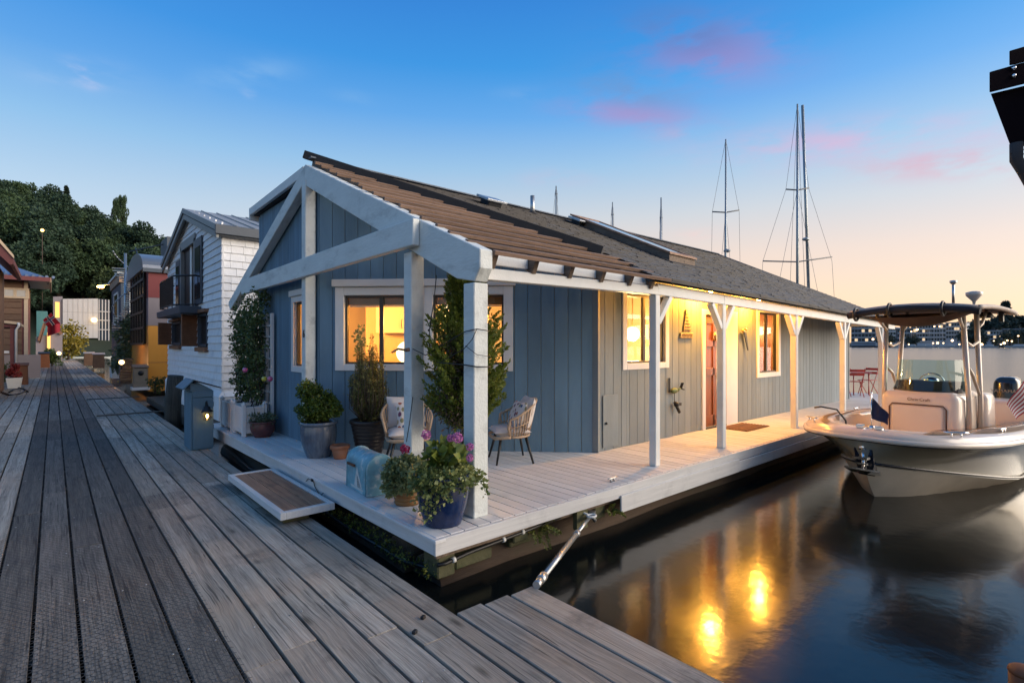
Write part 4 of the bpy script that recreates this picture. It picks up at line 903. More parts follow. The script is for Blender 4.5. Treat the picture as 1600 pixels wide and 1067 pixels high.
# tall false cypress behind the corner post, in a teal pot
tp_ = (3.31, 4.53, ZD); pot(tp_, .21, .46, .15, 'teal_glaze', 'teal glazed pot behind the blue pot, under the tall conifer', .04)
cy_ = plant('conifer', 'tall loose conifer reaching up past the lit window between the white posts', (tp_[0], tp_[1], ZD + .42), 'tree')
k = MB(); k.tube([(0, 0, -.02), (.02, .0, .5), (0, .02, 1.2), (.0, 0, 1.9)], [.035, .03, .02, .005], 8); k.build('trunk', 'bark', cy_, 0, False)
pts = []; nn = []; lim = MB(); side = np.array(rgt); fw = np.array(fwd)
def spray(base, d, L, n, wdt):
    d = d / np.linalg.norm(d); s_ = np.cross(d, A(0, 0, 1)); s_ /= np.linalg.norm(s_) + 1e-6; u_ = np.cross(s_, d)
    q = rng.random(n) ** .7; off = rng.normal(size=(n, 2)) * (wdt * (1.05 - q))[:, None]
    p_ = base + d * (L * q)[:, None] + s_ * off[:, :1] + u_ * off[:, 1:] + A(0, 0, .10) * (L * q * q)[:, None]
    pts.append(p_); nn.append(np.tile(d + A(0, 0, .3), (n, 1)))
for i in range(460):
    h = random.random(); z = .28 + 1.9 * h ** 1.35
    prof = .62 if z < 1.0 else .62 - .30 * (z - 1.0) / .35 if z < 1.35 else .32 * (1 - (z - 1.35) / .95) + .08
    if z < .4: prof *= .85
    a = random.random() * 6.28; d = A(math.cos(a), math.sin(a), .55 + .7 * h); L = max(.08, prof * (.55 + .45 * random.random()))
    spray(A(0, 0, z), d, L, int(90 + 130 * L), .055); lim.tube([(0, 0, z - .05), tuple(A(0, 0, z) + d / np.linalg.norm(d) * L * .8)], [.006, .002], 4)
lim.build('branch', 'bark', cy_, 0, False)
place('foliage', leafmesh('foliage', np.concatenate(pts), 'cypress_leaf', .036, 2.3, .4, np.concatenate(nn), .55), cy_, world=False)
pc, nc = clumps([tuple(A(0, 0, .45 + .09 * i) + rng.normal(size=3) * .05 - fw * .1) for i in range(8)], [.24 - .012 * i for i in range(8)], 420, 1.2, .2)
place('dry_inner_foliage', leafmesh('dry_inner_foliage', pc, 'cypress_core', .04, 2.5, .4, nc, .8), cy_, world=False)
# yew in a tall black ribbed pot
yp = P(577, 712, z=ZD); yp = (yp.x, yp.y, ZD); pot(yp, .255, .52, .17, 'black_pot', 'tall dark brown ribbed pot against the blue angled wall', .05, 9)
yw = plant('yew', 'upright yew with spiky shoots in the tall dark ribbed pot', (yp[0], yp[1], ZD + .48), 'shrub')
k = MB(); pts = []; nn = []
for i in range(130):
    a = random.random() * 6.28; r = .27 * math.sqrt(random.random()); top = (.55 + .68 * random.random()) * (1 - .55 * (r / .27) ** 2) + .1; kx = .35 + .65 * min(1, 1)
    base = A(.3 * r * math.cos(a), .3 * r * math.sin(a), 0); tip = A(r * math.cos(a), r * math.sin(a), top); mid_ = A(r * 1.05 * math.cos(a), r * 1.05 * math.sin(a), top * .5)
    k.tube([tuple(base), tuple(mid_), tuple(tip)], [.008, .005, .002], 5)
    n_ = int(150 * top); q = rng.random(n_); p_ = (1 - q)[:, None] ** 2 * base + (2 * q * (1 - q))[:, None] * mid_ + (q ** 2)[:, None] * tip; pts.append(p_ + rng.normal(size=(n_, 3)) * .008); nn.append(np.tile(A(0, 0, .7), (n_, 1)))
k.build('stem', 'bark', yw, 0, False); place('foliage', leafmesh('foliage', np.concatenate(pts), 'yew_leaf', .042, 3.6, .3, np.concatenate(nn), .8), yw, world=False)
# boxwood in the grey glazed pot
gp = P(497, 714, z=ZD); gp = (gp.x + .03, gp.y + .05, ZD); pot(gp, .24, .50, .165, 'glaze_grey', 'large grey blue glazed pot with raised rim rings', .045, 0, .035)
for i, zz in enumerate((.40, .36)):
    pass
bx_ = plant('boxwood', 'rounded dark green boxwood shrub in the grey blue glazed pot', (gp[0], gp[1], ZD + .46), 'shrub')
cs_ = []; rs_ = []
for (cx, cz_, R_, n_) in ((-.03, .24, .23, 60), (-.12, .46, .16, 26), (.14, .26, .17, 30), (-.06, .10, .17, 16)):
    for i in range(n_):
        d = rng.normal(size=3); d /= np.linalg.norm(d); q = A(0, 0, cz_) + side * cx + d * R_ * (.55 + .45 * random.random()) * A(1, 1, .9); cs_.append(q); rs_.append(.045 + .03 * random.random())
pts, nn = clumps(cs_, rs_, 60, 1, .5); place('foliage', leafmesh('foliage', pts, 'boxwood_leaf', .034, 1.4, .4, nn, .7), bx_, world=False)
k = MB()
for i in range(7): a = i * .9; k.tube([(0, 0, -.04), (.06 * math.cos(a), .06 * math.sin(a), .2), (.13 * math.cos(a), .13 * math.sin(a), .42)], [.012, .008, .004], 6)
k.build('stem', 'bark', bx_, 0, False)
# small terracotta pot, oxblood pot with grasses
q = P(534, 717, z=ZD); pot((q.x, q.y + .06, ZD), .115, .19, .085, 'terracotta', 'small empty terracotta pot between two larger pots', .05)
q = P(410, 683, z=ZD); rp = (q.x + .02, q.y + .06, ZD); pot(rp, .19, .27, .13, 'oxblood', 'wide oxblood red pot beside the white planter boxes', .03, 0, .03)
gr = plant('grassy_plant', 'low grey green leafy plant in the oxblood pot', (rp[0], rp[1], ZD + .24)); pts, nn = clumps([A(.13 * math.cos(a), .13 * math.sin(a), .06) for a in np.linspace(0, 6.28, 14)], [.10] * 14, 45, 1, .2)
place('foliage', leafmesh('foliage', pts, 'grass_leaf', .06, 4, .4, nn, .6), gr, world=False); k = MB(); k.tube([(0, 0, -.03), (0, 0, .05)], .02, 6); k.build('stem', 'bark', gr, 0, False)
mat('gaze_pink', (.45, .08, .22), .2, .1, 5, coat=1., rand=0); mat('gaze_yellow', (.5, .45, .03), .2, .1, 5, coat=1., rand=0)
for (u, v, m_, lab) in ((413, 592, 'gaze_yellow', 'yellow green glass ball on a stake above the oxblood pot'), (422, 592, 'gaze_pink', 'pink glass ball on a stake right of the yellow one'), (383, 578, 'gaze_pink', 'pink glass ball hanging among the climbing vine leaves')):
    q = P(u, v, t=8.8); b_ = Vector((rp[0] + (.03 if u == 413 else .07 if u == 422 else -.05), rp[1] + (.02 if u != 383 else .1), ZD + .2)); t_ = thing('glass_ball_stake', lab, 'garden ornament', tuple(b_))
    k = MB(); k.tube([(0, 0, 0), tuple(q - b_)], .004, 5); k.build('stake', 'dark_metal', t_, 0, False); k = MB(); k.ball(tuple(q - b_), .045, 14, 10); k.build('ball', m_, t_, 0, False)

# white slatted planter boxes with climbing vine on a trellis
def planter(y0, y1, lab):
    x0, x1 = 2.46, 2.80; t_ = thing('planter_box', lab, 'planter', ((x0 + x1) / 2, (y0 + y1) / 2, ZD))
    for x in (x0, x1):
        for y in (y0, y1): 
            k = MB(); k.box((x, y, ZD + .27), (.06, .06, .54)); k.build('post', 'trim_paint', t_, .004); k = MB(); k.lathe([(.042, ZD + .54), (.042, ZD + .56), (0, ZD + .60)], (x, y, 0), 4, False); k.build('finial', 'trim_paint', t_)
    for (a, b2, c, d_) in ((x0 - .01, x0 + .01, y0 + .03, y1 - .03), (x1 - .01, x1 + .01, y0 + .03, y1 - .03), (x0 + .03, x1 - .03, y0 - .01, y0 + .01), (x0 + .03, x1 - .03, y1 - .01, y1 + .01)):
        k = MB(); k.bb(a, b2, c, d_, ZD + .05, ZD + .50); pnl = k.build('side_panel', 'trim_paint', t_)
        for z in (ZD + .07, ZD + .46): k = MB(); k.bb(a - .008, b2 + .008, c - .008, d_ + .008, z, z + .05); k.build('rail', 'trim_paint', pnl, .003)
    k = MB(); k.bb(x0 + .012, x1 - .012, y0 + .012, y1 - .012, ZD + .06, ZD + .46); k.build('soil', 'soil', t_); return t_
planter(9.78, 10.38, 'white panelled planter box nearest the oxblood pot'); planter(10.55, 11.3, 'white panelled planter box half hidden behind the blue mailbox post')
tr = thing('trellis', 'white wooden trellis standing against the blue wall', 'trellis', (2.95, 10.2, ZD))
for y in (9.95, 10.22, 10.5): k = MB(); k.box((2.97, y, 1.35), (.05, .05 if y > 9.96 else .08, 2.15)); k.build('upright', 'trim_paint', tr, .004)
for z in np.arange(.8, 2.4, .2): k = MB(); k.box((2.935, 10.22, z), (.018, .6, .03)); k.build('crosspiece', 'trim_paint', tr, .003)
vn = thing('climbing_vine', 'dark green vine climbing the trellis at the left end of the porch', 'vine', (2.85, 10.4, ZD + .45))
k = MB(); cs_ = []; rs_ = []
for i in range(15):
    y = 9.98 + .13 * i * .8; x = 2.78 + random.uniform(-.12, .1); p_ = [(x, y, ZD + .45)]; z = ZD + .45; hmax = 2.45 + random.uniform(-.2, .25) - (.25 if i > 11 else 0)
    while z < hmax:
        z += .2; y += random.uniform(-.07, .08); x = 2.80 + random.uniform(-.10, .08); p_.append((x, y, z)); 
        for j in range(2 if z < 1.1 else 3): cs_.append(A(x, y, z) + rng.normal(size=3) * .06); rs_.append(random.uniform(.05, .12) * (1 if z > 1.2 else .6))
    k.tube(p_, [.012 - .008 * j / len(p_) for j in range(len(p_))], 5)
k.build('stem', 'bark', vn)
pts, nn = clumps(cs_, rs_, 24, 1, .2); place('foliage', leafmesh('foliage', pts, 'vine_leaf', .05, 1.5, .4, nn, .9), vn)

# ================================================================ mailbox on the deck, painted with a sailing boat
mat('mail_blue', (.17, .37, .44), .45, .35, 9, dirt=(.66, .67, .64), dirt_amt=.95, dirt_scale=7, metal=.1, rand=0, bump=.1); mat('rust', (.12, .05, .025), .8, .3, 20); mat('mail_white', (.55, .56, .54), .5, .1, 10); mat('mail_dark', (.05, .10, .13), .4, .2, 8)
mb = thing('mailbox', 'old pale blue arched mailbox with a painted white sailboat, on the deck edge', 'mailbox', (2.60, 5.32, ZD), R(-4))
W_, H_, L_ = .145, .28, .62
def arch(y, s_=1., dz=0): return [(-W_ * s_, y, .006 + dz), (-W_ * s_, y, H_)] + [(-W_ * s_ * math.cos(a), y, H_ + W_ * s_ * math.sin(a)) for a in np.linspace(.15, math.pi - .15, 12)] + [(W_ * s_, y, H_), (W_ * s_, y, .006 + dz)]
k = MB(); k.sheet([arch(-L_ / 2), arch(L_ / 2)], True); n_ = len(arch(0)); k.add(arch(L_ / 2), [tuple(range(n_))]); k.add(arch(-L_ / 2), [tuple(range(n_))[::-1]])
k.add([(-W_, -L_ / 2, .006), (W_, -L_ / 2, .006), (W_, L_ / 2, .006), (-W_, L_ / 2, .006)], [(0, 1, 2, 3)]); k.build('body', 'mail_blue', mb, 0, False)
for y in (L_ / 2 - .03, -L_ / 2 + .05, -L_ / 2 + .01):
    k = MB(); k.tube(arch(y, 1.015), .008, 6); k.build('band', 'mail_blue', mb, 0, False)
dr_ = MB().prism(arch(L_ / 2 + .004, .96, .01), (0, .014, 0)).build('door', 'mail_blue', mb, 0, False)
k = MB(); k.tube([(.0, L_ / 2 + .02, .40), (0, L_ / 2 + .05, .405), (0, L_ / 2 + .05, .38)], .008, 6); k.build('latch', 'rust', dr_, 0, False)
sd_ = MB().prism([(-W_ - .003, -.16, .06), (-W_ - .003, .06, .06), (-W_ - .003, -.02, .27)], (.002, 0, 0)).build('painted_sail', 'mail_white', mb, 0, False)
MB().prism([(-W_ - .003, -.17, .03), (-W_ - .003, .14, .03), (-W_ - .003, .17, .055), (-W_ - .003, -.21, .055)], (.002, 0, 0)).build('painted_hull', 'mail_white', mb, 0, False)
MB().prism([(-W_ - .003, -.13, .06), (-W_ - .003, -.03, .06), (-W_ - .003, -.02, .2)], (.002, 0, 0)).build('painted_jib', 'mail_dark', mb, 0, False)
k = MB(); k.beam((-W_ - .012, .24, .27), (-W_ - .012, .02, .275), .012, .026); k.beam((-W_ - .012, .02, .20), (-W_ - .012, .02, .285), .012, .06); k.build('flag', 'rust', mb, 0, False)

# ================================================================ boarding step on the dock, blue mailbox post with lantern
stp = thing('boarding_step', 'low wooden step with white edging bridging dock and deck', 'step', (2.0, 6.5, 0))
for i in range(3):
    k = MB(); k.bb(1.775 + i * .148, 1.775 + i * .148 + .142, 5.54, 7.5, .12, .146); k.build('board', 'step_wood', stp, .003)
for (a, b2, c, d_) in ((1.715, 1.772, 5.47, 7.57), (2.222, 2.275, 5.47, 7.57), (1.773, 2.221, 5.47, 5.535), (1.773, 2.221, 7.505, 7.57)):
    k = MB(); k.bb(a, b2, c, d_, .08, .155); k.build('edging', 'deck_paint', stp, .004)
k = MB(); k.bb(1.78, 2.05, 5.6, 7.4, .004, .078); k.build('base', 'mossy_timber', stp, .006)
mat('mailpost_blue', (.085, .17, .235), .55, .15, 4, stretch=(1, 1, .3), dirt=(.13, .21, .27), dirt_amt=.5, rand=.08)
bxp = thing('mailbox_post', 'tall blue wooden mailbox cabinet with sloping lid and lantern on the dock', 'mailbox', (1.98, 10.75, 0))
bx0, bx1, by0, by1 = 1.80, 2.14, 10.55, 11.15
for (a, b2) in ((by0, by0 + .145), (by0 + .15, by0 + .295), (by0 + .30, by0 + .445), (by0 + .45, by1)): k = MB(); k.bb(bx0, bx0 + .025, a, b2, .01, 1.02); k.build('side_board', 'mailpost_blue', bxp, .003)
k = MB(); k.bb(bx0 + .03, bx1 - .0, by0 + .01, by1 - .01, .0, 1.0); k.build('cabinet', 'mailpost_blue', bxp)
for z0_, z1_ in ((.02, .92), (.93, 1.04)): k = MB(); k.bb(bx0 + .028, bx1 + .01, by0 - .02, by0 + .008, z0_, z1_); k.build('front_panel', 'mailpost_blue', bxp, .003)
k = MB(); k.prism([(bx0, by0 + .02, 1.03), (bx1, by0 + .02, 1.03), (bx1, by0 + .02, 1.05), (bx0 + .1, by0 + .02, 1.20), (bx0, by0 + .02, 1.17)], (0, by1 - by0 - .04, 0)); k.build('gable', 'mailpost_blue', bxp)
k = MB(); k.beam((bx0 + .06, by0 - .06, 1.185), (bx0 + .06, by1 + .06, 1.185), .03, .022, ); k.prism([(bx0 + .04, by0 - .07, 1.22), (bx1 + .13, by0 - .07, 1.07), (bx1 + .13, by0 - .07, 1.09), (bx0 + .04, by0 - .07, 1.245)], (0, by1 - by0 + .14, 0)); k.build('lid', 'roof_edge', bxp, .004)
k = MB(); k.prism([(bx0 + .04, by0 - .05, 1.222), (bx0 - .12, by0 - .05, 1.07), (bx0 - .13, by0 - .05, 1.09), (bx0 + .03, by0 - .05, 1.246)], (0, by1 - by0 + .1, 0)); k.build('lid_flap', 'mailpost_blue', bxp, .003)
for z in (.35, .75): k = MB(); k.bb(bx1 + .011, bx1 + .02, by0 - .0, by0 + .05, z, z + .08); k.build('hinge', 'dark_metal', bxp)
ln = thing('lantern', 'lit black bulkhead lantern on the blue mailbox cabinet', 'lantern', ((bx0 + bx1) / 2 + .06, by0 - .13, .62)); glow('filament', (1, .5, .14), 30.); glass('lantern_glass', (1, .95, .85))
k = MB(); k.lathe([(0, .20), (.012, .20), (.02, .15), (.05, .145), (.055, .10), (.095, .07), (.10, .06), (.05, .065)], n=20); k.build('hood', 'dark_metal', ln, 0, False)
k = MB(); k.lathe([(.046, .07), (.052, .0), (.046, -.07), (.02, -.10), (0, -.105)], n=18); k.build('glass', 'lantern_glass', ln, 0, False)
k = MB(); k.ball((0, 0, -.02), .02, 10, 8, (1, 1, 1.6)); k.build('bulb', 'filament', ln, 0, False); lamp_light('lantern_light', ln, (0, -.0, -.02), 5., (1, .55, .18), .02)
k = MB()
for i in range(6): a = i * math.pi / 3; k.tube([(.06 * math.cos(a), .06 * math.sin(a), .07), (.064 * math.cos(a), .064 * math.sin(a), -.02), (.05 * math.cos(a), .05 * math.sin(a), -.09)], .004, 5)
k.tube([(.06 * math.cos(a), .06 * math.sin(a), -.02) for a in np.linspace(0, 6.28, 16)], .004, 5); k.build('cage', 'dark_metal', ln, 0, False)
k = MB(); k.tube([(0, 0, .18), (0, .03, .24), (0, .09, .22), (0, .115, .12)], .01, 8); k.build('arm', 'dark_metal', ln, 0, False)
# mooring pile
q = P(262, 655, z=0); pl = MB(); pl.tube([(q.x + .12, q.y + .05, WZ - .8), (q.x + .12, q.y + .05, .5), (q.x + .17, q.y, 1.08)], [.19, .18, .175], 18); tag(pl.build('mooring_pile', 'pile_wood'), 'dark leaning wooden mooring pile beside the dock edge', 'mooring pile')

# ================================================================ mooring strut, ring
ms_ = thing('mooring_strut', 'galvanized telescopic mooring strut between finger pier and houseboat', 'mooring strut', tuple(P(838, 916, z=.02)))
a = P(838, 914, z=.03); b_ = P(925, 803, D=3.63); d = (b_ - a)
k = MB(); k.tube([a + d * .04, a + d * .66], .026, 14); k.build('outer_tube', 'galvanized', ms_)
k = MB(); k.tube([a + d * .66, a + d * .97], .017, 12); k.build('inner_rod', 'galvanized', ms_)
for q0, q1, r in ((.0, .05, .03), (.05, .10, .035), (.63, .67, .031)): k = MB(); k.tube([a + d * q0, a + d * q1], r, 14); k.build('collar', 'galvanized', ms_)
k = MB(); k.tube([a + d * .12, a + d * .6], .008, 6); o = k.build('safety_cable', 'black_plastic', ms_); o.location = (-.02, .0, .02)
k = MB(); k.box(b_, (.05, .07, .07), .4); k.tube([b_, b_ + Vector((.02, .08, .02))], .02); k.tube([b_ + Vector((0, 0, -.02)), b_ + Vector((.05, .0, -.08))], .022); k.build('end_bracket', 'galvanized', ms_)
rg = P(925, 803, t=4.9); c = P(924, 806, t=4.95) ; rc = P(660 + 1410 * .1875, 780 + 137 * .1875, D=3.52)
k = MB(); ring = [rc + Vector((.05 * math.cos(a_), .04 * math.sin(a_), .0)) for a_ in np.linspace(0, 2 * math.pi, 20)]; k.tube(ring, .012, 8, False); k.tube([rc + Vector((-.0, .04, 0)), (rc.x - .02, 3.72, rc.z + .02)], .012, 8)
tag(k.build('mooring_ring', 'white_plastic'), 'white mooring ring under the deck beside the strut', 'mooring ring')
k = MB(); k.bb(rc.x - .12, rc.x + .05, 3.615, 3.67, -.08, ZD - .14); tag(k.build('mooring_bracket', 'mossy_timber'), 'mossy timber block carrying the mooring ring', 'timber block')

# ================================================================ rattan armchairs
mat('rattan', (.42, .29, .19), .6, .15, 20, rand=0); mat('cushion', (.62, .56, .52), .85, .05, 5, rand=0, bump=.2, bscale=120)
m, n, l, b = newmat('leaf_print'); MATS['leaf_print'] = m
t = n.new('ShaderNodeTexCoord'); mp = n.new('ShaderNodeMapping'); mp.inputs['Scale'].default_value = (11, 11, 8); mp.inputs['Rotation'].default_value = (0, .5, 0); l.new(t.outputs['Object'], mp.inputs[0])
vo = n.new('ShaderNodeTexVoronoi'); vo.inputs['Scale'].default_value = 1.4; vo.inputs['Randomness'].default_value = .45; l.new(mp.outputs[0], vo.inputs[0])
lt = n.new('ShaderNodeMath'); lt.operation = 'LESS_THAN'; l.new(vo.outputs['Distance'], lt.inputs[0]); lt.inputs[1].default_value = .40
sp2 = n.new('ShaderNodeSeparateColor'); l.new(vo.outputs['Color'], sp2.inputs[0]); cr = n.new('ShaderNodeValToRGB'); cr.color_ramp.interpolation = 'CONSTANT'
els = cr.color_ramp.elements
for i, cc in enumerate(((.05, .10, .22), (.30, .09, .05), (.22, .22, .12), (.14, .05, .10), (.45, .30, .16))):
    e_ = els[i] if i < 2 else els.new(i / 5); e_.position = i / 5; e_.color = (*cc, 1)
l.new(sp2.outputs[0], cr.inputs[0]); mx = n.new('ShaderNodeMix'); mx.data_type = 'RGBA'; l.new(lt.outputs[0], mx.inputs[0]); mx.inputs[6].default_value = (.62, .57, .54, 1); l.new(cr.outputs[0], mx.inputs[7]); l.new(mx.outputs[2], b.inputs['Base Color']); b.inputs['Roughness'].default_value = .9
def pillow(c, sx_, sz_, th, rx, rz, mt, nm, par, puff=1.):
    n_ = 12; M = Matrix.Rotation(rz, 3, 'Z') @ Matrix.Rotation(rx, 3, 'X'); k = MB(); c = Vector(c)
    for sg_ in (1, -1):
        rows = []
        for i in range(n_ + 1):
            r_ = []
            for j in range(n_ + 1):
                a, b2 = i / n_ * 2 - 1, j / n_ * 2 - 1; bul = (1 - a ** 4) * (1 - b2 ** 4); pin = 1 - .07 * (1 - abs(a)) * abs(b2) ** 3 - .07 * (1 - abs(b2)) * abs(a) ** 3
                r_.append(c + M @ Vector((a * sx_ / 2 * pin, sg_ * th / 2 * bul ** .6, b2 * sz_ / 2 * pin)))
            rows.append(r_)
        k.sheet(rows if sg_ > 0 else rows[::-1])
    return k.build(nm, mt, par, 0, False)
def chair(loc, rz, lab):
    """tub chair, open to -y"""
    t_ = thing('armchair', lab, 'armchair', loc, rz, 'rattan armchairs on the porch')
    def rim(q, z, r0, fl=1.):  # q 0..1 round the tub from left front to right front
        a = math.pi * (-.08 + 1.16 * q); x = -math.cos(a) * r0; y = math.sin(a) * r0 * .92; return Vector((x, y - .02, z))
    top = [rim(q, .60 + .24 * math.sin(math.pi * q) ** 1.3, .33) + Vector((0, .05 * math.sin(math.pi * q), 0)) for q in np.linspace(0, 1, 25)]
    bot = [rim(q, .36, .27) for q in np.linspace(0, 1, 25)]
    front = [(-.265, -.11, .36), (-.26, -.22, .355), (-.2, -.285, .35), (0, -.30, .35), (.2, -.285, .35), (.26, -.22, .355), (.265, -.11, .36)]
    k = MB(); k.tube([bot[0] + Vector((0, 0, 0))] + [bot[0].lerp(top[0], .5) + Vector((0, -.03, 0))] + top + [bot[-1].lerp(top[-1], .5) + Vector((0, -.03, 0))] + [bot[-1]], .017, 8); k.build('top_rail', 'rattan', t_, 0, False)
    k = MB(); k.tube(bot, .018, 8); k.tube([bot[0], *front, bot[-1]], .022, 8); k.build('seat_frame', 'rattan', t_, 0, False)
    k = MB(); mid = [a.lerp(b2, .5) for a, b2 in zip(bot, top)]; k.tube(mid, .010, 6); k.build('middle_rail', 'rattan', t_, 0, False)
    for i in range(0, 25):
        k = MB(); k.tube([bot[i], mid[i] + Vector((0, .004, 0)), top[i]], .009, 6); k.build('spindle', 'rattan', t_, 0, False)
    for sx_, sy_ in ((-1, -1), (1, -1), (1, 1), (-1, 1)):
        k = MB(); k.tube([(sx_ * .17, sy_ * .17 - .02, .35), (sx_ * .27, sy_ * .25 - .02, 0)], [.021, .013], 8); k.build('leg', 'black_plastic', t_, 0, False)
    k = MB(); 
    pillow((0, -.04, .42), .52, .50, .13, R(90), 0, 'cushion', 'seat_cushion', t_)
    pillow((0, .20, .66), .50, .44, .16, R(-14), 0, 'cushion', 'back_cushion', t_)
    pillow((.06, .06, .63), .40, .38, .13, R(-20), R(8), 'leaf_print', 'throw_pillow', t_)
    return t_
chair((3.55, 6.16, ZD), R(-24), 'rattan armchair with leaf print pillow beside the tall dark ribbed pot')
chair((4.72, 5.36, ZD), R(-118), 'rattan armchair with leaf print pillow at the right, below the bare blue wall')
# string light wire wound round the posts
k = MB()
pw_ = [P(682, 430, t=5.4), P(678, 470, t=5.4), P(671, 515, t=5.4), P(672, 545, t=5.4)]
k.tube(pw_, .005, 5); k.ball(P(670, 516, t=5.4), .012, 8, 6); k.tube([P(645, 545, t=5.45), P(665, 555, t=5.4), P(690, 540, t=5.3), P(727, 518, t=4.78), P(745, 514, t=4.70), P(765, 517, t=4.8)], .005, 5)
k.tube([P(745, 514, t=4.70), P(738, 530, t=4.70), P(725, 545, t=4.76), P(690, 565, t=5.2)], .004, 5); k.tube([P(680, 566, t=5.3), P(727, 570, t=4.78), P(745, 573, t=4.70), P(766, 573, t=4.8)], .006, 5); k.tube([P(727, 540, t=4.76), P(745, 554, t=4.69), P(766, 557, t=4.8)], .003, 5)
k.tube([P(645, 620, t=5.46), P(640, 660, t=5.46), P(635, 690, t=5.5)], .005, 5)
tag(k.build('light_cord', 'black_plastic'), 'thin black cord looped round the two front posts', 'cord')
k = MB(); k.tube([P(633, 547, t=5.5), P(622, 545, t=5.45), P(612, 551, t=5.42)], [.012, .014, .010], 8); k.tube([P(633, 547, t=5.5), P(640, 546, t=5.5)], .02, 8); tag(k.build('hose_nozzle', 'step_wood'), 'small brown garden nozzle tied to the white post before the window', 'nozzle')
k = MB(); q0 = P(478, 750, E=2.33); k.tube([P(478, 752, E=2.32), P(482, 747, E=2.325), P(490, 752, E=2.32), P(492, 760, E=2.32)], .005, 5); k.tube([P(492, 760, E=2.32), P(500, 775, E=2.31), P(505, 770, E=2.3)], .005, 5); k.box(P(488, 750, E=2.31), (.02, .05, .03)); tag(k.build('power_cord', 'black_plastic'), 'short black cable clipped to the side of the deck', 'cable')
# ================================================================ centre-console motorboat moored alongside
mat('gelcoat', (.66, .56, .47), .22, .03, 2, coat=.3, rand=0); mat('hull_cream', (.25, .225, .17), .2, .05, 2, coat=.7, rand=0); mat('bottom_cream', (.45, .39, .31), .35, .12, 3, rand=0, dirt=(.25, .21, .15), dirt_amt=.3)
mat('navy_stripe', (.008, .012, .022), .25, rand=0); mat('bimini', (.05, .033, .028), .85, .2, 6, rand=0, bump=.3, bscale=60); mat('bimini_front', (.018, .018, .022), .8, .2, 6, rand=0); wood('teak', (.22, .15, .09), (.10, .065, .04), 'x', .6, 30, (.08, .06, .04), .3)
glass('smoke_glass', (.55, .72, .68)); glass('clear_vinyl', (.85, .92, .9)); mat('engine_black', (.012, .013, .014), .2, rand=0, coat=.6); mat('tube_cream', (.55, .46, .38), .3, .05, 4, rand=0, metal=.2)
boat = thing('motorboat', 'cream centre console motorboat with brown canvas top moored at the porch', 'motorboat', (8.10, 2.13, WZ), R(-4.6))
def bg(s): return 1.28 * (1 - (1 - min(s, 2.4) / 2.4) ** 2.2) ** .36
def bzg(s): return .93 - .09 * min(1, s / 3.5) ** .8
def bzk(s): return .76 - 1.22 * (min(s, .95) / .95) ** .62 - .1 * min(1, max(0, s - .95))
def bc(s): return 1.08 * max(0., (1 - (1 - min(max(s - .10, 0) / 3.2, 1)) ** 2)) ** .85
def bzc(s): return max(bzk(s) + .0, .50 - .42 * min(1, s / 2.8))
ss = [0, .01, .04, .09, .16, .25, .36, .5, .66, .85, 1.1, 1.4, 1.8, 2.3, 2.9, 3.6, 4.4, 5.3, 6.2, 7.0]
def sect(s, sg):
    g, zg, zk, c_, zc = bg(s), bzg(s), bzk(s), bc(s), bzc(s); pts = [(0, zk)]
    pts += [(c_ * .5, zk + (zc - zk) * .42), (c_, zc)]
    for q in (.16, .34, .52, .7, .86, 1.): pts.append((c_ + (g - .02 - c_) * q ** 1.55, zc + (zg - .06 - zc) * q))
    return [(s, sg * y, z) for y, z in pts]
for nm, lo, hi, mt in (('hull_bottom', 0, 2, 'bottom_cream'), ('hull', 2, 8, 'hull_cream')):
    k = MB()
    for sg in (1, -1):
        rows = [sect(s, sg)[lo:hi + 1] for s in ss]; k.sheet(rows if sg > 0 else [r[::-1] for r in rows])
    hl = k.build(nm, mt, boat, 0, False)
k = MB(); k.add([sect(7.0, 1)[i] for i in range(9)] + [sect(7.0, -1)[i] for i in range(8, 0, -1)], [tuple(range(17))]); k.build('transom', 'hull_cream', boat, 0, False)
for sg in (1, -1):   # spray stripe along the chine, rub rail
    k = MB(); k.tube([(s - .004, sg * (bc(s) + .006 + .02), bzc(s) + .035) for s in ss[4:]], .018, 6); k.build('boot_stripe', 'navy_stripe', boat, 0, False)
k = MB(); rub = [(s, -bg(s) - .005, bzg(s) - .075) for s in ss[::-1]] + [(s, bg(s) + .005, bzg(s) - .075) for s in ss[1:]]; k.tube(rub, .036, 8); k.build('rub_rail', 'gelcoat', boat, 0, False)
k = MB(); k.tube([(s - .012, y * 1.012, z - .028) for s, y, z in rub], .012, 6); k.build('rub_insert', 'navy_stripe', boat, 0, False)
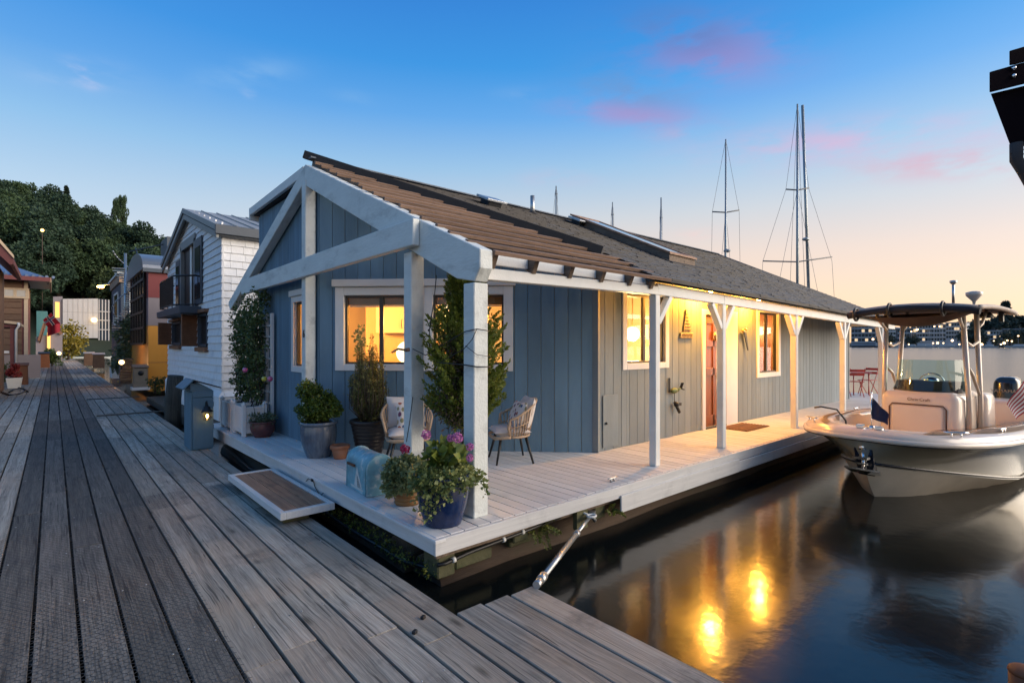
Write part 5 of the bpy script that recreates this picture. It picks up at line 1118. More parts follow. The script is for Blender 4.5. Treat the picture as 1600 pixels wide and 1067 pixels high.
# covering board
def capw(s): return .42 - .17 * min(1, s / 1.8)
fine = sorted(set(ss + [float(x) for x in np.linspace(.3, 2.4, 16)]))
def offs(s, d):  # inner line of the covering board
    g = bg(s); return max(.0, g - d)
inner0 = .62
def loop(d, z0, fwd_):
    out = []
    for s in [x for x in fine if x >= fwd_ + .0]:
        out.append((s, s))
    return out
def innerline(off, ds):   # offset copy of the sheer line, drawn as a smooth bowl
    pts = []
    for s in np.linspace(ds, 6.9, 40):
        k_ = (s - ds); y = (1.28 - off) * (1 - (1 - min(k_, 2.1) / 2.1) ** 2.2) ** .40; pts.append((s, y))
    return pts
outl = [(s, bg(s)) for s in np.concatenate([np.linspace(0, .4, 14) ** 1.0, np.linspace(.45, 7, 26)])]
inl = innerline(.30, .62)
k = MB()
for sg in (1, -1):
    rows = [[(s, sg * y, bzg(s) - .05) for s, y in outl], [(s + .012, sg * max(0, y - .015), bzg(s) + .0) for s, y in outl], [(a[0] * .5 + b2[0] * .5, sg * (a[1] + b2[1]) / 2, bzg(a[0]) + .035) for a, b2 in zip(outl, inl)], [(s - .03, sg * y, bzg(s) + .02) for s, y in inl], [(s, sg * max(0, y - .02), bzg(s) - .03) for s, y in inl], [(s + .06, sg * max(0, y - .06), .42) for s, y in inl]]
    k.sheet(rows if sg < 0 else [r[::-1] for r in rows])
k.build('covering_board', 'gelcoat', boat, 0, False)
k = MB(); fl = [(s + .05, max(0, y - .05), .425) for s, y in inl]; k.add(fl + [(s, -y, z) for s, y, z in fl[::-1]], [tuple(range(2 * len(fl)))]); k.build('sole', 'gelcoat', boat, 0, False)
def strip(sg, s0, s1, f0, f1, nm, h=.042):
    k = MB(); r0, r1 = [], []
    for s in np.linspace(s0, s1, 16):
        i = int(np.argmin([abs(a[0] - s) for a in outl])); a, b2 = outl[i], inl[i]
        pt = lambda f: (a[0] + (b2[0] - a[0]) * f, sg * (a[1] + (b2[1] - a[1]) * f), bzg(a[0]) + .0 + .038 * min(1, f * 2, (1 - f) * 3) + .008)
        if r0 and r0[-1] == pt(f0): continue
        r0.append(pt(f0)); r1.append(pt(f1))
    k.sheet([r0, r1] if sg < 0 else [r1, r0]); return k.build(nm, 'teak', boat, 0, False)
for sg in (1, -1): strip(sg, .10, .38, .26, .46, 'teak_strip'); strip(sg, .55, 2.2, .25, .45, 'teak_strip'); strip(sg, .05, 2.6, .72, .90, 'teak_strip')
# bow roller, anchor plate
k = MB(); k.prism([(.03, -.11, .72), (.03, .11, .72), (.16, .10, .34), (.16, -.10, .34)], (.25, 0, 0)); k.build('anchor_pocket', 'navy_stripe', boat, .01, False)
k = MB(); k.tube([(.10, 0, .80), (.02, 0, .70)], .045, 12); k.box((-.01, 0, .60), (.12, .17, .03)); k.box((.03, 0, .52), (.10, .13, .025)); k.prism([(.0, -.21, .43), (.0, .21, .43), (.14, .18, .36), (.14, -.18, .36)], (0, 0, .025)); k.tube([(.04, 0, .7), (.06, 0, .42)], .022, 10); k.build('anchor', 'chrome', boat, 0, False)
k = MB(); k.lathe([(.05, .0), (.05, .02), (.03, .035)], (.33, .0, bzg(0) + .03), 14); k.box((.27, -.11, bzg(0) + .05), (.07, .09, .05)); k.box((.27, .11, bzg(0) + .05), (.07, .09, .05)); k.build('bow_fitting', 'chrome', boat, .006, False)
for (s, y, rz_) in ((.55, .86, 1.0), (.55, -.86, -1.0), (3.0, 1.14, 0), (1.7, -1.1, -.1)):
    k = MB(); M = Matrix.Rotation(rz_, 3, 'Z'); c = Vector((s, y, bzg(s) + .05))
    k.tube([c + M @ Vector((-.13, 0, .035)), c + M @ Vector((-.06, 0, .03)), c + M @ Vector((.06, 0, .03)), c + M @ Vector((.13, 0, .035))], [.009, .013, .013, .009], 8)
    for q in (-.05, .05): k.tube([c + M @ Vector((q, 0, -.03)), c + M @ Vector((q, 0, .03))], .011, 8)
    k.build('deck_cleat', 'chrome', boat, 0, False)
k = MB(); k.tube([(.95, 1.0, 1.1), (1.0, .92, 1.12), (1.15, .75, 1.08), (1.3, .68, .9), (1.3, .66, .6)], .014, 6); k.build('dock_line', 'black_plastic', boat, 0, False)
# pennant at the bow
k = MB(); k.tube([(.33, 0, bzg(0) + .04), (.33, .0, bzg(0) + .50)], .009, 8); k.ball((.33, 0, bzg(0) + .51), .015); ps = k.build('bow_staff', 'chrome', boat, 0, False)
mat('navy_cloth', (.035, .035, .075), .9, .2, 10, rand=0); pn = []
for i in range(9):
    q = i / 8; pn.append([(.335 + .03 * math.sin(q * 9 + j * 2) * q, -.20 * q, bzg(0) + .46 - .30 * j * (1) - .22 * q + .16 * j * q) for j in (0, .5, 1)])
k = MB(); k.sheet(pn); k.sheet([[(x + .003, y, z) for x, y, z in r] for r in pn][::-1]); o = k.build('bow_pennant', 'navy_cloth', ps, 0, False)
# console with seat in front
cx0 = 2.18
def rbox(x0, x1, y0, y1, z0, z1, m_, nm, par, bv, taper=0.):
    k = MB(); k.hexa([(x0, y0, z0), (x1, y0, z0), (x1, y1, z0), (x0, y1, z0), (x0 + taper, y0 + taper * .4, z1), (x1, y0 + taper * .4, z1), (x1, y1 - taper * .4, z1), (x0 + taper, y1 - taper * .4, z1)])
    o = k.build(nm, m_, par, 0, False); md = o.modifiers.new('round', 'BEVEL'); md.width = bv; md.segments = 5
    for p_ in o.data.polygons: p_.use_smooth = True
    return o
con = rbox(cx0, cx0 + 1.35, -.53, .53, .42, 1.355, 'gelcoat', 'console', boat, .13, .04)
rbox(cx0 - .035, cx0 + .2, -.35, .35, .40, 1.14, 'gelcoat', 'console_hatch', boat, .045, .02)
k = MB(); hs = [(cx0 - .022 + (.0), y, z) for y, z in ((-.37, .44), (-.37, 1.10), (-.33, 1.155), (.33, 1.155), (.37, 1.10), (.37, .44))]; k.tube([(x + .035, y, z) for x, y, z in hs], .010, 6); k.build('hatch_seam', 'rust', boat, 0, False)
mat('script_bronze', (.16, .09, .05), .4, rand=0, metal=.3)
o = place('lettering', text_mesh('Chris·Craft', .065, .002, 'script_bronze'), boat, (cx0 + .017, -.02, 1.235), (R(90), 0, R(-90)), False); o.data.transform(Matrix.Shear('XZ', 4, (.0, .0)) if 0 else Matrix.Identity(4))
k = MB(); k.prism([(cx0 + .30, -.47, 1.345), (cx0 + 1.0, -.47, 1.345), (cx0 + 1.05, -.42, 1.50), (cx0 + .65, -.42, 1.50)], (0, .9, 0)); k.build('dashboard', 'bimini_front', boat, .03, False)
k = MB(); k.ball((cx0 + .8, .02, 1.5), .11, 12, 8, (.7, 1, .6)); k.tube([(cx0 + 1.15 + .03 * math.cos(a), .1 + .19 * math.cos(a), 1.42 + .19 * math.sin(a)) for a in np.linspace(0, 6.28, 24)], .014, 6); k.build('steering_wheel', 'chrome', boat, 0, False)
rows = []
for q in np.linspace(-1, 1, 15):
    y = .48 * q; xx = cx0 + .16 + .40 * abs(q) ** 3; rows.append([(xx + .16 * f, y * (1 - .06 * f), 1.36 + .50 * f) for f in (0, .5, 1)])
k = MB(); k.sheet(rows); k.build('windscreen', 'smoke_glass', boat, 0, False)
k = MB(); k.tube([r[0] for r in rows], .012, 6); k.tube([r[0] for r in rows[:1]] + [r[2] for r in rows[:1]], .012, 6); k.build('windscreen_frame', 'dark_metal', boat, 0, False)
# T-top frame
leg = []
for sg in (1, -1):
    for (x0, x1, yb, yt) in ((cx0 + .38, cx0 + .30, .56, .50), (cx0 + 1.05, cx0 + 1.1, .56, .50)):
        k = MB(); k.tube([(x0, sg * yb, .44), (x0, sg * yb, 1.2), (x1, sg * yt, 2.62)], .036, 12); k.build('top_leg', 'tube_cream', boat, 0, False)
    k = MB(); k.tube([(cx0 + .38, sg * .55, 1.75), (cx0 + .7, sg * .54, 1.62), (cx0 + 1.03, sg * .55, 1.3)], .024, 10); k.tube([(cx0 + .34, sg * .53, 2.15), (cx0 + .7, sg * .53, 2.08), (cx0 + 1.06, sg * .53, 2.15)], .02, 8); k.tube([(cx0 + 1.08, sg * .5, 2.35), (cx0 + 1.35, sg * .52, 2.45), (cx0 + 1.5, sg * .55, 2.70)], .024, 10); k.tube([(cx0 + .32, sg * .5, 2.35), (cx0 + .05, sg * .52, 2.5), (cx0 - .05, sg * .55, 2.68)], .024, 10); k.build('top_brace', 'tube_cream', boat, 0, False)
mat('piping', (.45, .38, .33), .7, rand=0)
def topz(x, y): q = (x - cx0 + .38) / 2.6; return 2.70 + .08 * (1 - (y / .83) ** 2) * .9 - .05 * (2 * q - 1) ** 2
rows = [[(x, y, topz(x, y)) for y in np.linspace(-.80, .80, 13)] for x in np.linspace(cx0 - .30, cx0 + 2.15, 14)]
k = MB(); k.sheet(rows[::-1]); k.sheet([[(x, y, z - .035) for x, y, z in r] for r in rows]); k.build('canvas_top', 'bimini', boat, 0, False)
edge = [r[0] for r in rows] + rows[-1][1:-1] + [r[-1] for r in rows[::-1]] + rows[0][1:-1][::-1]; k = MB(); k.tube([(x, y, z - .02) for x, y, z in edge + edge[:1]], .035, 8); k.build('canvas_piping', 'piping', boat, 0, False)
k = MB(); k.tube([(cx0 - .36, y, topz(cx0 - .3, y) - .07) for y in np.linspace(-.84, .84, 13)], [.05 + .01 * math.cos(i) * .5 for i in range(13)], 12); k.build('rolled_front_curtain', 'bimini_front', boat, 0, False)
for y in (-.42, .25, .72): k = MB(); k.tube([(cx0 - .36 + .1 * math.cos(a), y, topz(cx0 - .3, y) - .07 + .1 * math.sin(a)) for a in np.linspace(0, 6.28, 14)], .02, 6); k.build('curtain_strap', 'black_plastic', boat, 0, False)
rows = [[(cx0 - .30 + .55 * f, y, topz(cx0, y) - .10 - (.26 * (1 - (y / .72) ** 2) * math.sin(math.pi * min(1, .15 + f * .8)))) for f in np.linspace(0, 1, 8)] for y in np.linspace(-.70, .70, 15)]
k = MB(); k.sheet(rows); k.build('canvas_belly', 'bimini', boat, 0, False)
k = MB(); k.tube([(cx0 + .9, -.25, 2.78), (cx0 + .9, -.25, 3.1)], .02, 8); k.lathe([(.02, 3.1), (.05, 3.13), (.05, 3.16), (0, 3.17)], (cx0 + .9, -.25, 0), 12); k.build('mast_light', 'galvanized', boat, 0, False)
k = MB(); k.lathe([(.02, 2.78), (.025, 2.83), (.11, 2.93), (.115, 2.98), (.05, 3.0), (0, 3.0)], (cx0 + 1.35, -.42, 0), 16); k.build('antenna_dome', 'gelcoat', boat, 0, False)
k = MB(); k.lathe([(.09, 2.56), (.10, 2.60), (.06, 2.66)], (cx0 + 1.7, -.5, 0), 12); k.box((cx0 + 1.9, -.66, 2.58), (.08, .06, .17)); k.build('deck_light', 'dark_metal', boat, 0, False)
# helm seat, transom, outboard
rbox(cx0 + 1.9, cx0 + 2.5, -.5, .5, .43, 1.25, 'gelcoat', 'leaning_post', boat, .1, .05)
rbox(cx0 + 3.9, cx0 + 4.6, -1.0, 1.0, .43, 1.0, 'gelcoat', 'stern_seat', boat, .08, .05)
ob = rbox(7.05, 7.75, -.42, .06, .55, 1.42, 'engine_black', 'outboard_engine', boat, .14, .10)
k = MB(); k.box((7.35, -.18, .2), (.25, .2, 1.0)); k.build('outboard_leg', 'engine_black', boat, .03, False)
mat('engine_letter', (.30, .24, .18), .4, rand=0); o = place('lettering', text_mesh('YAMAHA', .10, .002, 'engine_letter'), boat, (7.085, -.16, 1.12), (R(90), 0, R(-90)), False)
k = MB(); k.tube([(4.9, -1.18, bzg(5) + .02), (4.9, -1.18, bzg(5) + .14), (4.2, -1.18, bzg(4) + .16), (3.4, -1.16, bzg(3.4) + .14), (3.4, -1.16, bzg(3.4) + .02)], .014, 8); k.build('grab_rail', 'chrome', boat, 0, False)
# national flag on its staff at the port rail
m, n, l, b = newmat('flag_cloth'); MATS['flag_cloth'] = m
tcn = n.new('ShaderNodeUVMap'); sp3 = n.new('ShaderNodeSeparateXYZ'); l.new(tcn.outputs[0], sp3.inputs[0])
def fm(op, a, b2=None):
    x = n.new('ShaderNodeMath'); x.operation = op
    for i, q in enumerate((a, b2)):
        if q is None: continue
        if isinstance(q, (int, float)): x.inputs[i].default_value = q
        else: l.new(q, x.inputs[i])
    return x.outputs[0]
strp = fm('LESS_THAN', fm('MODULO', fm('MULTIPLY', sp3.outputs[1], 13), 2.), 1.)
can = fm('MULTIPLY', fm('LESS_THAN', sp3.outputs[0], .42), fm('GREATER_THAN', sp3.outputs[1], 6 / 13))
mx1 = n.new('ShaderNodeMix'); mx1.data_type = 'RGBA'; l.new(strp, mx1.inputs[0]); mx1.inputs[6].default_value = (.55, .50, .48, 1); mx1.inputs[7].default_value = (.28, .02, .03, 1)
mp2 = n.new('ShaderNodeMapping'); mp2.inputs['Scale'].default_value = (26, 17, 1); l.new(tcn.outputs[0], mp2.inputs[0]); fr_ = n.new('ShaderNodeVectorMath'); fr_.operation = 'FRACTION'; l.new(mp2.outputs[0], fr_.inputs[0]); ds_ = n.new('ShaderNodeVectorMath'); ds_.operation = 'DISTANCE'; l.new(fr_.outputs[0], ds_.inputs[0]); ds_.inputs[1].default_value = (.5, .5, 0)
mx2 = n.new('ShaderNodeMix'); mx2.data_type = 'RGBA'; l.new(fm('LESS_THAN', ds_.outputs['Value'], .3), mx2.inputs[0]); mx2.inputs[6].default_value = (.02, .03, .10, 1); mx2.inputs[7].default_value = (.55, .5, .5, 1)
mx3 = n.new('ShaderNodeMix'); mx3.data_type = 'RGBA'; l.new(can, mx3.inputs[0]); l.new(mx1.outputs[2], mx3.inputs[6]); l.new(mx2.outputs[2], mx3.inputs[7]); l.new(mx3.outputs[2], b.inputs['Base Color']); b.inputs['Roughness'].default_value = .9
fa = P(1612, 580, t=7.9); fb = P(1578, 640, t=7.9)
fl_ = thing('stern_flag', 'stars and stripes flag drooping from a staff at the right edge', 'flag', tuple(P(1626, 668, t=7.9)))
k = MB(); k.tube([P(1626, 668, t=7.9), P(1614, 560, t=7.9)], .011, 8); k.build('staff', 'gelcoat', fl_)
me = MB(); rows = []; uvs = []
A0, A1, B0, B1 = P(1614.5, 566, t=7.9), P(1621, 625, t=7.9), P(1576, 632, t=7.8), P(1592, 655, t=7.8)
for i in range(15):
    q = i / 14; rows.append([(A0.lerp(B0, q)).lerp(A1.lerp(B1, q), j / 6) + Vector((.03 * math.sin(q * 8 + j * .5), .03 * math.cos(q * 7), 0)) * q for j in range(7)])
me.sheet(rows); o = me.build('cloth', 'flag_cloth', fl_); uv = o.data.uv_layers.new(name='UVMap')
for lp in o.data.loops: uv.data[lp.index].uv = ((lp.vertex_index // 7) / 14, 1 - (lp.vertex_index % 7) / 6)
# ================================================================ neighbouring floating homes along the dock
mat('white_shingle', (.80, .805, .81), .7, .07, 8, stretch=(1, 1, .4), dirt=(.45, .46, .48), dirt_amt=.4, bump=.4, bscale=60, rand=.06)
mat('slate_blue', (.045, .062, .085), .5, .1, 4); mat('grey_trim', (.21, .22, .22), .5, .1, 4); mat('cedar', (.20, .09, .045), .6, .2, 8); mat('dark_pane', (.015, .02, .025), .08, .1, 4, rand=.2); mat('metal_roof', (.30, .30, .29), .5, .1, 3, metal=.15)
wx = 3.1; wy0, wy1 = 14.27, 22.3; apy = 18.25; apz = 5.72; evz = 4.62
wht = thing('shingle_house', 'white shingled floating house with dark upstairs balcony next to the blue one', 'house', (6, 18.2, WZ))
def gtop(y): return evz + (apz - evz) * (1 - abs(y - apy) / (wy1 - apy)) + .0
wd_ = [(15.8, 17.0, 1.80, 2.72), (19.6, 21.3, 1.85, 2.62), (17.3, 19.6, 2.95, 4.95)]       # casements, balcony door
k = MB(); k.prism([(wx + .05, wy0 + .05, -.1), (wx + .05, wy1, -.1), (wx + .05, wy1, gtop(wy1)), (wx + .05, apy, apz), (wx + .05, wy0 + .05, gtop(wy0))], (8, 0, 0)); k.build('body', 'dark_metal', wht)
rh = .185; z = .42; gwall = MB().bb(wx + .03, wx + .049, wy0 + .1, wy1 - .1, -.1, .2).build('gable_wall', 'white_shingle', wht)
swall = MB().bb(wx + .1, wx + 7, wy0 + .03, wy0 + .049, -.1, .2).build('side_wall', 'white_shingle', wht)
while z < apz - .1:
    lo = max(wy0 - .02, apy - (apz + .02 - z) / (apz - evz) * (wy1 - apy)) if z > evz - .1 else wy0 - .02; hi = min(wy1, apy + (apz + .02 - z) / (apz - evz) * (wy1 - apy)) if z > evz - .1 else wy1
    segs = [(lo, hi)]
    for (a, b2, c, d_) in wd_:
        if c - .05 < z + rh / 2 < d_ + .1:
            ns = []
            for s0, s1 in segs:
                if b2 < s0 or a > s1: ns.append((s0, s1)); continue
                if a > s0: ns.append((s0, a))
                if b2 < s1: ns.append((b2, s1))
            segs = ns
    for s0, s1 in segs:
        if s1 - s0 < .05: continue
        k = MB(); k.hexa([(wx - .022, s0, z), (wx + .04, s0, z), (wx + .04, s1, z), (wx - .022, s1, z), (wx + .008, s0, z + rh + .015), (wx + .04, s0, z + rh + .015), (wx + .04, s1, z + rh + .015), (wx + .008, s1, z + rh + .015)]); k.build('siding_course', 'white_shingle', gwall)
    if z < evz - .05:
        x = wx - .022
        while x < 6.4:
            x2 = x + random.choice((.22, .28, .34, .4, .2)); g = .006; dz = random.uniform(-.006, .006); zt = min(z + rh + .015, 4.66)
            k = MB(); k.hexa([(x + g, wy0 - .022, z + dz), (x2, wy0 - .022, z + dz), (x2, wy0 + .04, z + dz), (x + g, wy0 + .04, z + dz), (x + g, wy0 + .006, zt), (x2, wy0 + .006, zt), (x2, wy0 + .04, zt), (x + g, wy0 + .04, zt)]); k.build('shingle', 'white_shingle', swall); x = x2
    z += rh
k = MB(); k.hexa([(wx - .10, wy0 - .10, .58), (wx + .04, wy0 - .10, .58), (wx + .04, wy1, .58), (wx - .10, wy1, .58), (wx - .02, wy0 - .025, .70), (wx + .04, wy0 - .025, .70), (wx + .04, wy1, .70), (wx - .02, wy1, .70)]); k.build('water_table', 'white_shingle', wht)
k = MB(); k.hexa([(wx + .05, wy0 - .10, .58), (6.5, wy0 - .10, .58), (6.5, wy0, .58), (wx + .05, wy0, .58), (wx + .05, wy0 - .025, .70), (6.5, wy0 - .025, .70), (6.5, wy0, .70), (wx + .05, wy0, .70)]); k.build('water_table', 'white_shingle', wht)
k = MB(); k.bb(wx - .085, wx + .02, wy0 - .085, wy1, .0, .58); k.build('skirt', 'white_shingle', wht)
k = MB(); k.bb(wx + .03, 6.5, wy0 - .085, wy0 + .02, .0, .58); k.build('skirt', 'white_shingle', wht)
k = MB(); k.bb(2.5, 8, wy0 - .4, wy1 + .3, -.2, -.0); k.build('float_deck', 'old_timber', wht)
# roof planes with grey verge boards and blue eave
rf = MB()
for (y0, z0_, y1, z1_) in ((wy0 - .18, evz + .04, apy, apz + .13), (apy, apz + .13, wy1 + .15, evz + .06)):
    rf.hexa([(wx - .16, y0, z0_), (11, y0, z0_), (11, y1, z1_), (wx - .16, y1, z1_), (wx - .16, y0, z0_ + .09), (11, y0, z0_ + .09), (11, y1, z1_ + .09), (wx - .16, y1, z1_ + .09)])
roofw = rf.build('roof', 'metal_roof', wht)
for i in range(12): x = wx + .3 + i * .42; k = MB(); k.beam((x, wy0 - .18, evz + .145), (x, apy, apz + .235), .03, .03); k.build('roof_seam', 'metal_roof', roofw)
for (dx, th, dz, m_) in ((-.20, .05, .09, 'grey_trim'), (-.17, .06, -.09, 'grey_trim')):
    for (y0, z0_, y1, z1_) in ((wy0 - .2, evz + .05, apy - .005, apz + .14), (apy + .005, apz + .14, wy1 + .17, evz + .07)):
        k = MB(); k.prism([(wx + dx, y0, z0_ + dz), (wx + dx, y1, z1_ + dz), (wx + dx, y1, z1_ + dz - .15), (wx + dx, y0, z0_ + dz - .15)], (th, 0, 0)); k.build('verge_board', m_, roofw, .004)
k = MB(); k.bb(wx - .2, 8, wy0 - .26, wy0 - .19, evz - .10, evz + .13); k.build('gutter', 'slate_blue', roofw, .01); k = MB(); k.bb(wx - .12, 8, wy0 - .185, wy0 - .04, evz - .13, evz - .06); k.build('eave_soffit', 'slate_blue', roofw)
# balcony door, shutters, balcony
a, b2, c, d_ = wd_[2]
k = MB(); k.bb(wx + .10, wx + .12, a, b2, c, d_); dd = k.build('balcony_door', 'dark_pane', wht)
for (y0, y1, z0_, z1_) in ((a, a + .16, c, d_), (b2 - .16, b2, c, d_), (a, b2, d_ - .12, d_ + .14)): k = MB(); k.bb(wx - .05, wx + .10, y0, y1, z0_, z1_); k.build('casing', 'grey_trim', dd, .004)
k = MB(); k.bb(wx + .03, wx + .09, 18.2, 18.45, c, d_ - .1); k.build('door_stile', 'white_paint', dd)
for (y0, y1) in ((a - .95, a - .02), (b2 + .02, b2 + .75)): k = MB(); k.bb(wx - .06, wx - .03, y0, y1, 3.0, 4.86 if y0 < 18 else 4.6); sh = k.build('shutter', 'slate_blue', dd, .004); k = MB(); k.bb(wx - .075, wx - .06, y0 + .12, y1 - .12, 3.15, 4.6 if y0 < 18 else 4.4); k.build('shutter_pane', 'dark_pane', sh)
bal = thing('balcony', 'dark metal balcony with curved railing on the white shingled house', 'balcony', (wx - .25, 18.6, 2.8))
k = MB(); k.bb(wx - .55, wx - .03, 16.5, 20.6, 2.72, 2.92); k.build('platform', 'slate_blue', bal, .01)
def brail(q): return Vector((wx - .08 - .46 * min(1, math.sin(math.pi * min(max(q, 0), 1)) * 2.2), 17.0 + 3.5 * q, 0))
k = MB(); k.tube([brail(q) + Vector((0, 0, 3.82)) for q in np.linspace(0, 1, 15)], .026, 8); k.tube([brail(q) + Vector((0, 0, 3.0)) for q in np.linspace(0, 1, 15)], .02, 8); k.build('rail', 'dark_metal', bal)
for q in np.linspace(0.02, .98, 22): k = MB(); k.beam(brail(q) + Vector((0, 0, 3.0)), brail(q) + Vector((0, 0, 3.82)), .05, .02, (1, 0, 0)); k.build('baluster', 'dark_metal', bal)
for (a, b2, c, d_) in wd_[:2]:
    k = MB(); k.bb(wx + .06, wx + .08, a, b2, c, d_); wn_ = k.build('casement_window', 'dark_pane', wht)
    for (y0, y1, z0_, z1_) in ((a, a + .09, c, d_), (b2 - .09, b2, c, d_), (a, b2, c, c + .08), (a, b2, d_ - .08, d_)): k = MB(); k.bb(wx - .03, wx + .07, y0, y1, z0_, z1_); k.build('frame', 'slate_blue', wn_, .003)
    k = MB(); k.bb(wx - .10, wx + .0, a - .05, b2 + .05, c - .13, c - .01); k.build('sill', 'cedar', wn_, .004); k = MB(); k.bb(wx - .12, wx + .0, a - .08, b2 + .08, d_ + .01, d_ + .10); k.build('head', 'cedar', wn_, .004)
    k = MB(); M_ = Matrix.Rotation(R(28), 3, 'Z'); k.box((wx - .20, b2 + .10, (c + d_) / 2), (.48, .04, d_ - c - .02), R(24)); k.build('open_sash', 'cedar', wn_, .004)

# ---- orange, grey and maroon house with arched window
mat('orange_wall', (.58, .26, .035), .6, .06, 2, rand=0); mat('maroon_wall', (.17, .028, .03), .6, .06, 2, rand=0); mat('mauve_wall', (.20, .175, .19), .6, .06, 2, rand=0); mat('zinc', (.28, .29, .30), .35, .08, 3, metal=.7, rand=0)
ox, oy0, oy1 = 3.0, 26.6, 33.0; org = thing('arched_house', 'tall orange, grey and maroon house with barrel roof and arched window', 'house', (6, 30, WZ))
for (z0_, z1_, m_) in ((-.1, 2.66, 'orange_wall'), (2.67, 3.85, 'mauve_wall'), (3.86, 5.05, 'maroon_wall')): k = MB(); k.bb(ox, ox + 6, oy0, oy1, z0_, z1_); k.build('wall', m_, org)
for z_ in (1.1,): k = MB(); k.bb(ox + .02, ox + 6, oy0 - .012, oy0, z_, z_ + .02); k.build('panel_joint', 'cedar', org)
yc = (oy0 + oy1) / 2; rr_ = (oy1 - oy0) / 2 + .1
k = MB(); arcs = [(yc - rr_ * math.cos(a), 5.05 + .95 * math.sin(a)) for a in np.linspace(0, math.pi, 18)]; k.prism([(ox - .2, y, z_) for y, z_ in arcs], (6.4, 0, 0)); k.build('barrel_roof', 'zinc', org)
k = MB(); k.bb(ox - .2, ox + 6, oy0 - .14, oy0 - .03, 4.92, 5.08); k.build('gutter', 'slate_blue', org)
k = MB(); k.prism([(ox - .06, y, z_) for y, z_ in [(oy0 + .7, 1.9), (oy0 + .7, 4.7)] + [(yc - (rr_ - .8) * math.cos(a), 4.7 + .85 * math.sin(a)) for a in np.linspace(0.1, math.pi - .1, 12)] + [(oy1 - .7, 4.7), (oy1 - .7, 1.9)]], (.05, 0, 0)); aw = k.build('arched_window', 'dark_pane', org)
for y in np.linspace(oy0 + .7, oy1 - .7, 6): k = MB(); k.bb(ox - .10, ox - .065, y - .05, y + .05, 1.9, 5.1); k.build('mullion', 'dark_metal', aw)
for z_ in np.linspace(1.9, 4.7, 5): k = MB(); k.bb(ox - .11, ox - .065, oy0 + .6, oy1 - .6, z_ - .05, z_ + .05); k.build('transom_bar', 'dark_metal', aw)
k = MB(); 
for i in range(40):
    q = i / 39; a = q * 9; c = Vector((ox - .2 + .55 * math.cos(a), oy1 + .5 + .55 * math.sin(a), 1.2 + 4.6 * q)); k.box(c - Vector((.27 * math.cos(a), .27 * math.sin(a), 0)), (.55, .22, .04), a)
    if i: k.tube([pv + Vector((0, 0, .9)), c + Vector((0, 0, .9))], .03, 5)
    pv = c
k.tube([(ox - .2, oy1 + .5, 0), (ox - .2, oy1 + .5, 6.6)], .06, 8)
tag(k.build('spiral_stair', 'galvanized'), 'steel spiral stair between the arched house and dark blue house', 'staircase')
k = MB(); k.tube([(ox + .4, oy1 - 1, 5.4), (ox + .2, oy1 + .2, 6.9)], .03, 6); k.tube([(ox - .1, oy1 - .2, 6.6), (ox + 1.3, oy1 - 1.5, 7.0)], .03, 6); k.bb(ox + 1.2, ox + 3, oy1 - 2.5, oy1 - .5, 5.6, 7.2); tag(k.build('stair_tower', 'slate_blue'), 'dark stair tower with handrail above the arched house roof', 'tower')
# porch light wash on the orange house
def post_light(x, y, z, power, lab, h=None, glowr=.1, c=(1, .55, .2)):
    t_ = thing('dock_lamp', lab, 'lamp', (x, y, z - (h or .3))); k = MB(); k.tube([(0, 0, 0), (0, 0, (h or .3) - glowr)], .025, 8); k.build('stem', 'dark_metal', t_, 0, False)
    k = MB(); k.ball((0, 0, h or .3), glowr, 12, 8); k.build('globe', 'lamp_white', t_, 0, False); lamp_light('dock_lamp_light', t_, (0, 0, (h or .3)), power, c, glowr); return t_
glow('lamp_white', (1, .62, .24), 7.)
q = P(190, 566, t=23.0); post_light(q.x, q.y, q.z, 700, 'round dock lamp glowing beside the stone pillar')
# ---- dark blue house with balcony
mat('navy_wall', (.035, .055, .085), .6, .1, 3, rand=0); mat('tan_fascia', (.30, .20, .13), .6, rand=0)
bx0_, by0_, by1_ = 3.2, 41.0, 48; dbh = thing('dark_blue_house', 'dark blue flat roofed house with white framed windows and balcony', 'house', (6, 44, WZ))
k = MB(); k.bb(bx0_, bx0_ + 7, by0_, by1_, -.1, 5.8); k.build('wall', 'navy_wall', dbh)
k = MB(); k.bb(bx0_ - .1, bx0_ + 7.2, by0_ - .1, by1_ + .1, 5.8, 6.3); k.build('fascia', 'tan_fascia', dbh); k = MB(); k.bb(bx0_ - .2, bx0_ + 7.3, by0_ - .2, by1_ + .2, 6.3, 6.42); k.build('roof', 'white_paint', dbh)
for (x0, x1, y0, y1, z0_, z1_) in ((bx0_ + .55, bx0_ + 3.2, by0_ - .06, by0_ - .02, 3.3, 5.2), (bx0_ - .06, bx0_ - .02, by0_ + 1.5, by0_ + 4.2, 3.3, 5.2)):
    k = MB(); k.bb(x0, x1, y0, y1, z0_, z1_); wn_ = k.build('window', 'dark_pane', dbh)
    if x1 - x0 > y1 - y0:
        for (p_, q_, r_, s_) in ((x0 - .12, x0, z0_, z1_), (x1, x1 + .12, z0_, z1_), (x0, x1, z0_ - .12, z0_), (x0, x1, z1_, z1_ + .12)): k = MB(); k.bb(p_, q_, y0 - .02, y1, r_, s_); k.build('frame', 'white_paint', wn_)
    else:
        for (p_, q_, r_, s_) in ((y0 - .2, y0, z0_, z1_), (y1, y1 + .2, z0_, z1_), (y0, y1, z0_ - .12, z0_), (y0, y1, z1_, z1_ + .12)): k = MB(); k.bb(x0 - .02, x1, p_, q_, r_, s_); k.build('frame', 'white_paint', wn_)
k = MB(); k.bb(bx0_ - .1, bx0_ + 3.6, by0_ - 1.2, by0_, 1.85, 2.1); k.build('balcony_floor', 'tan_fascia', dbh)
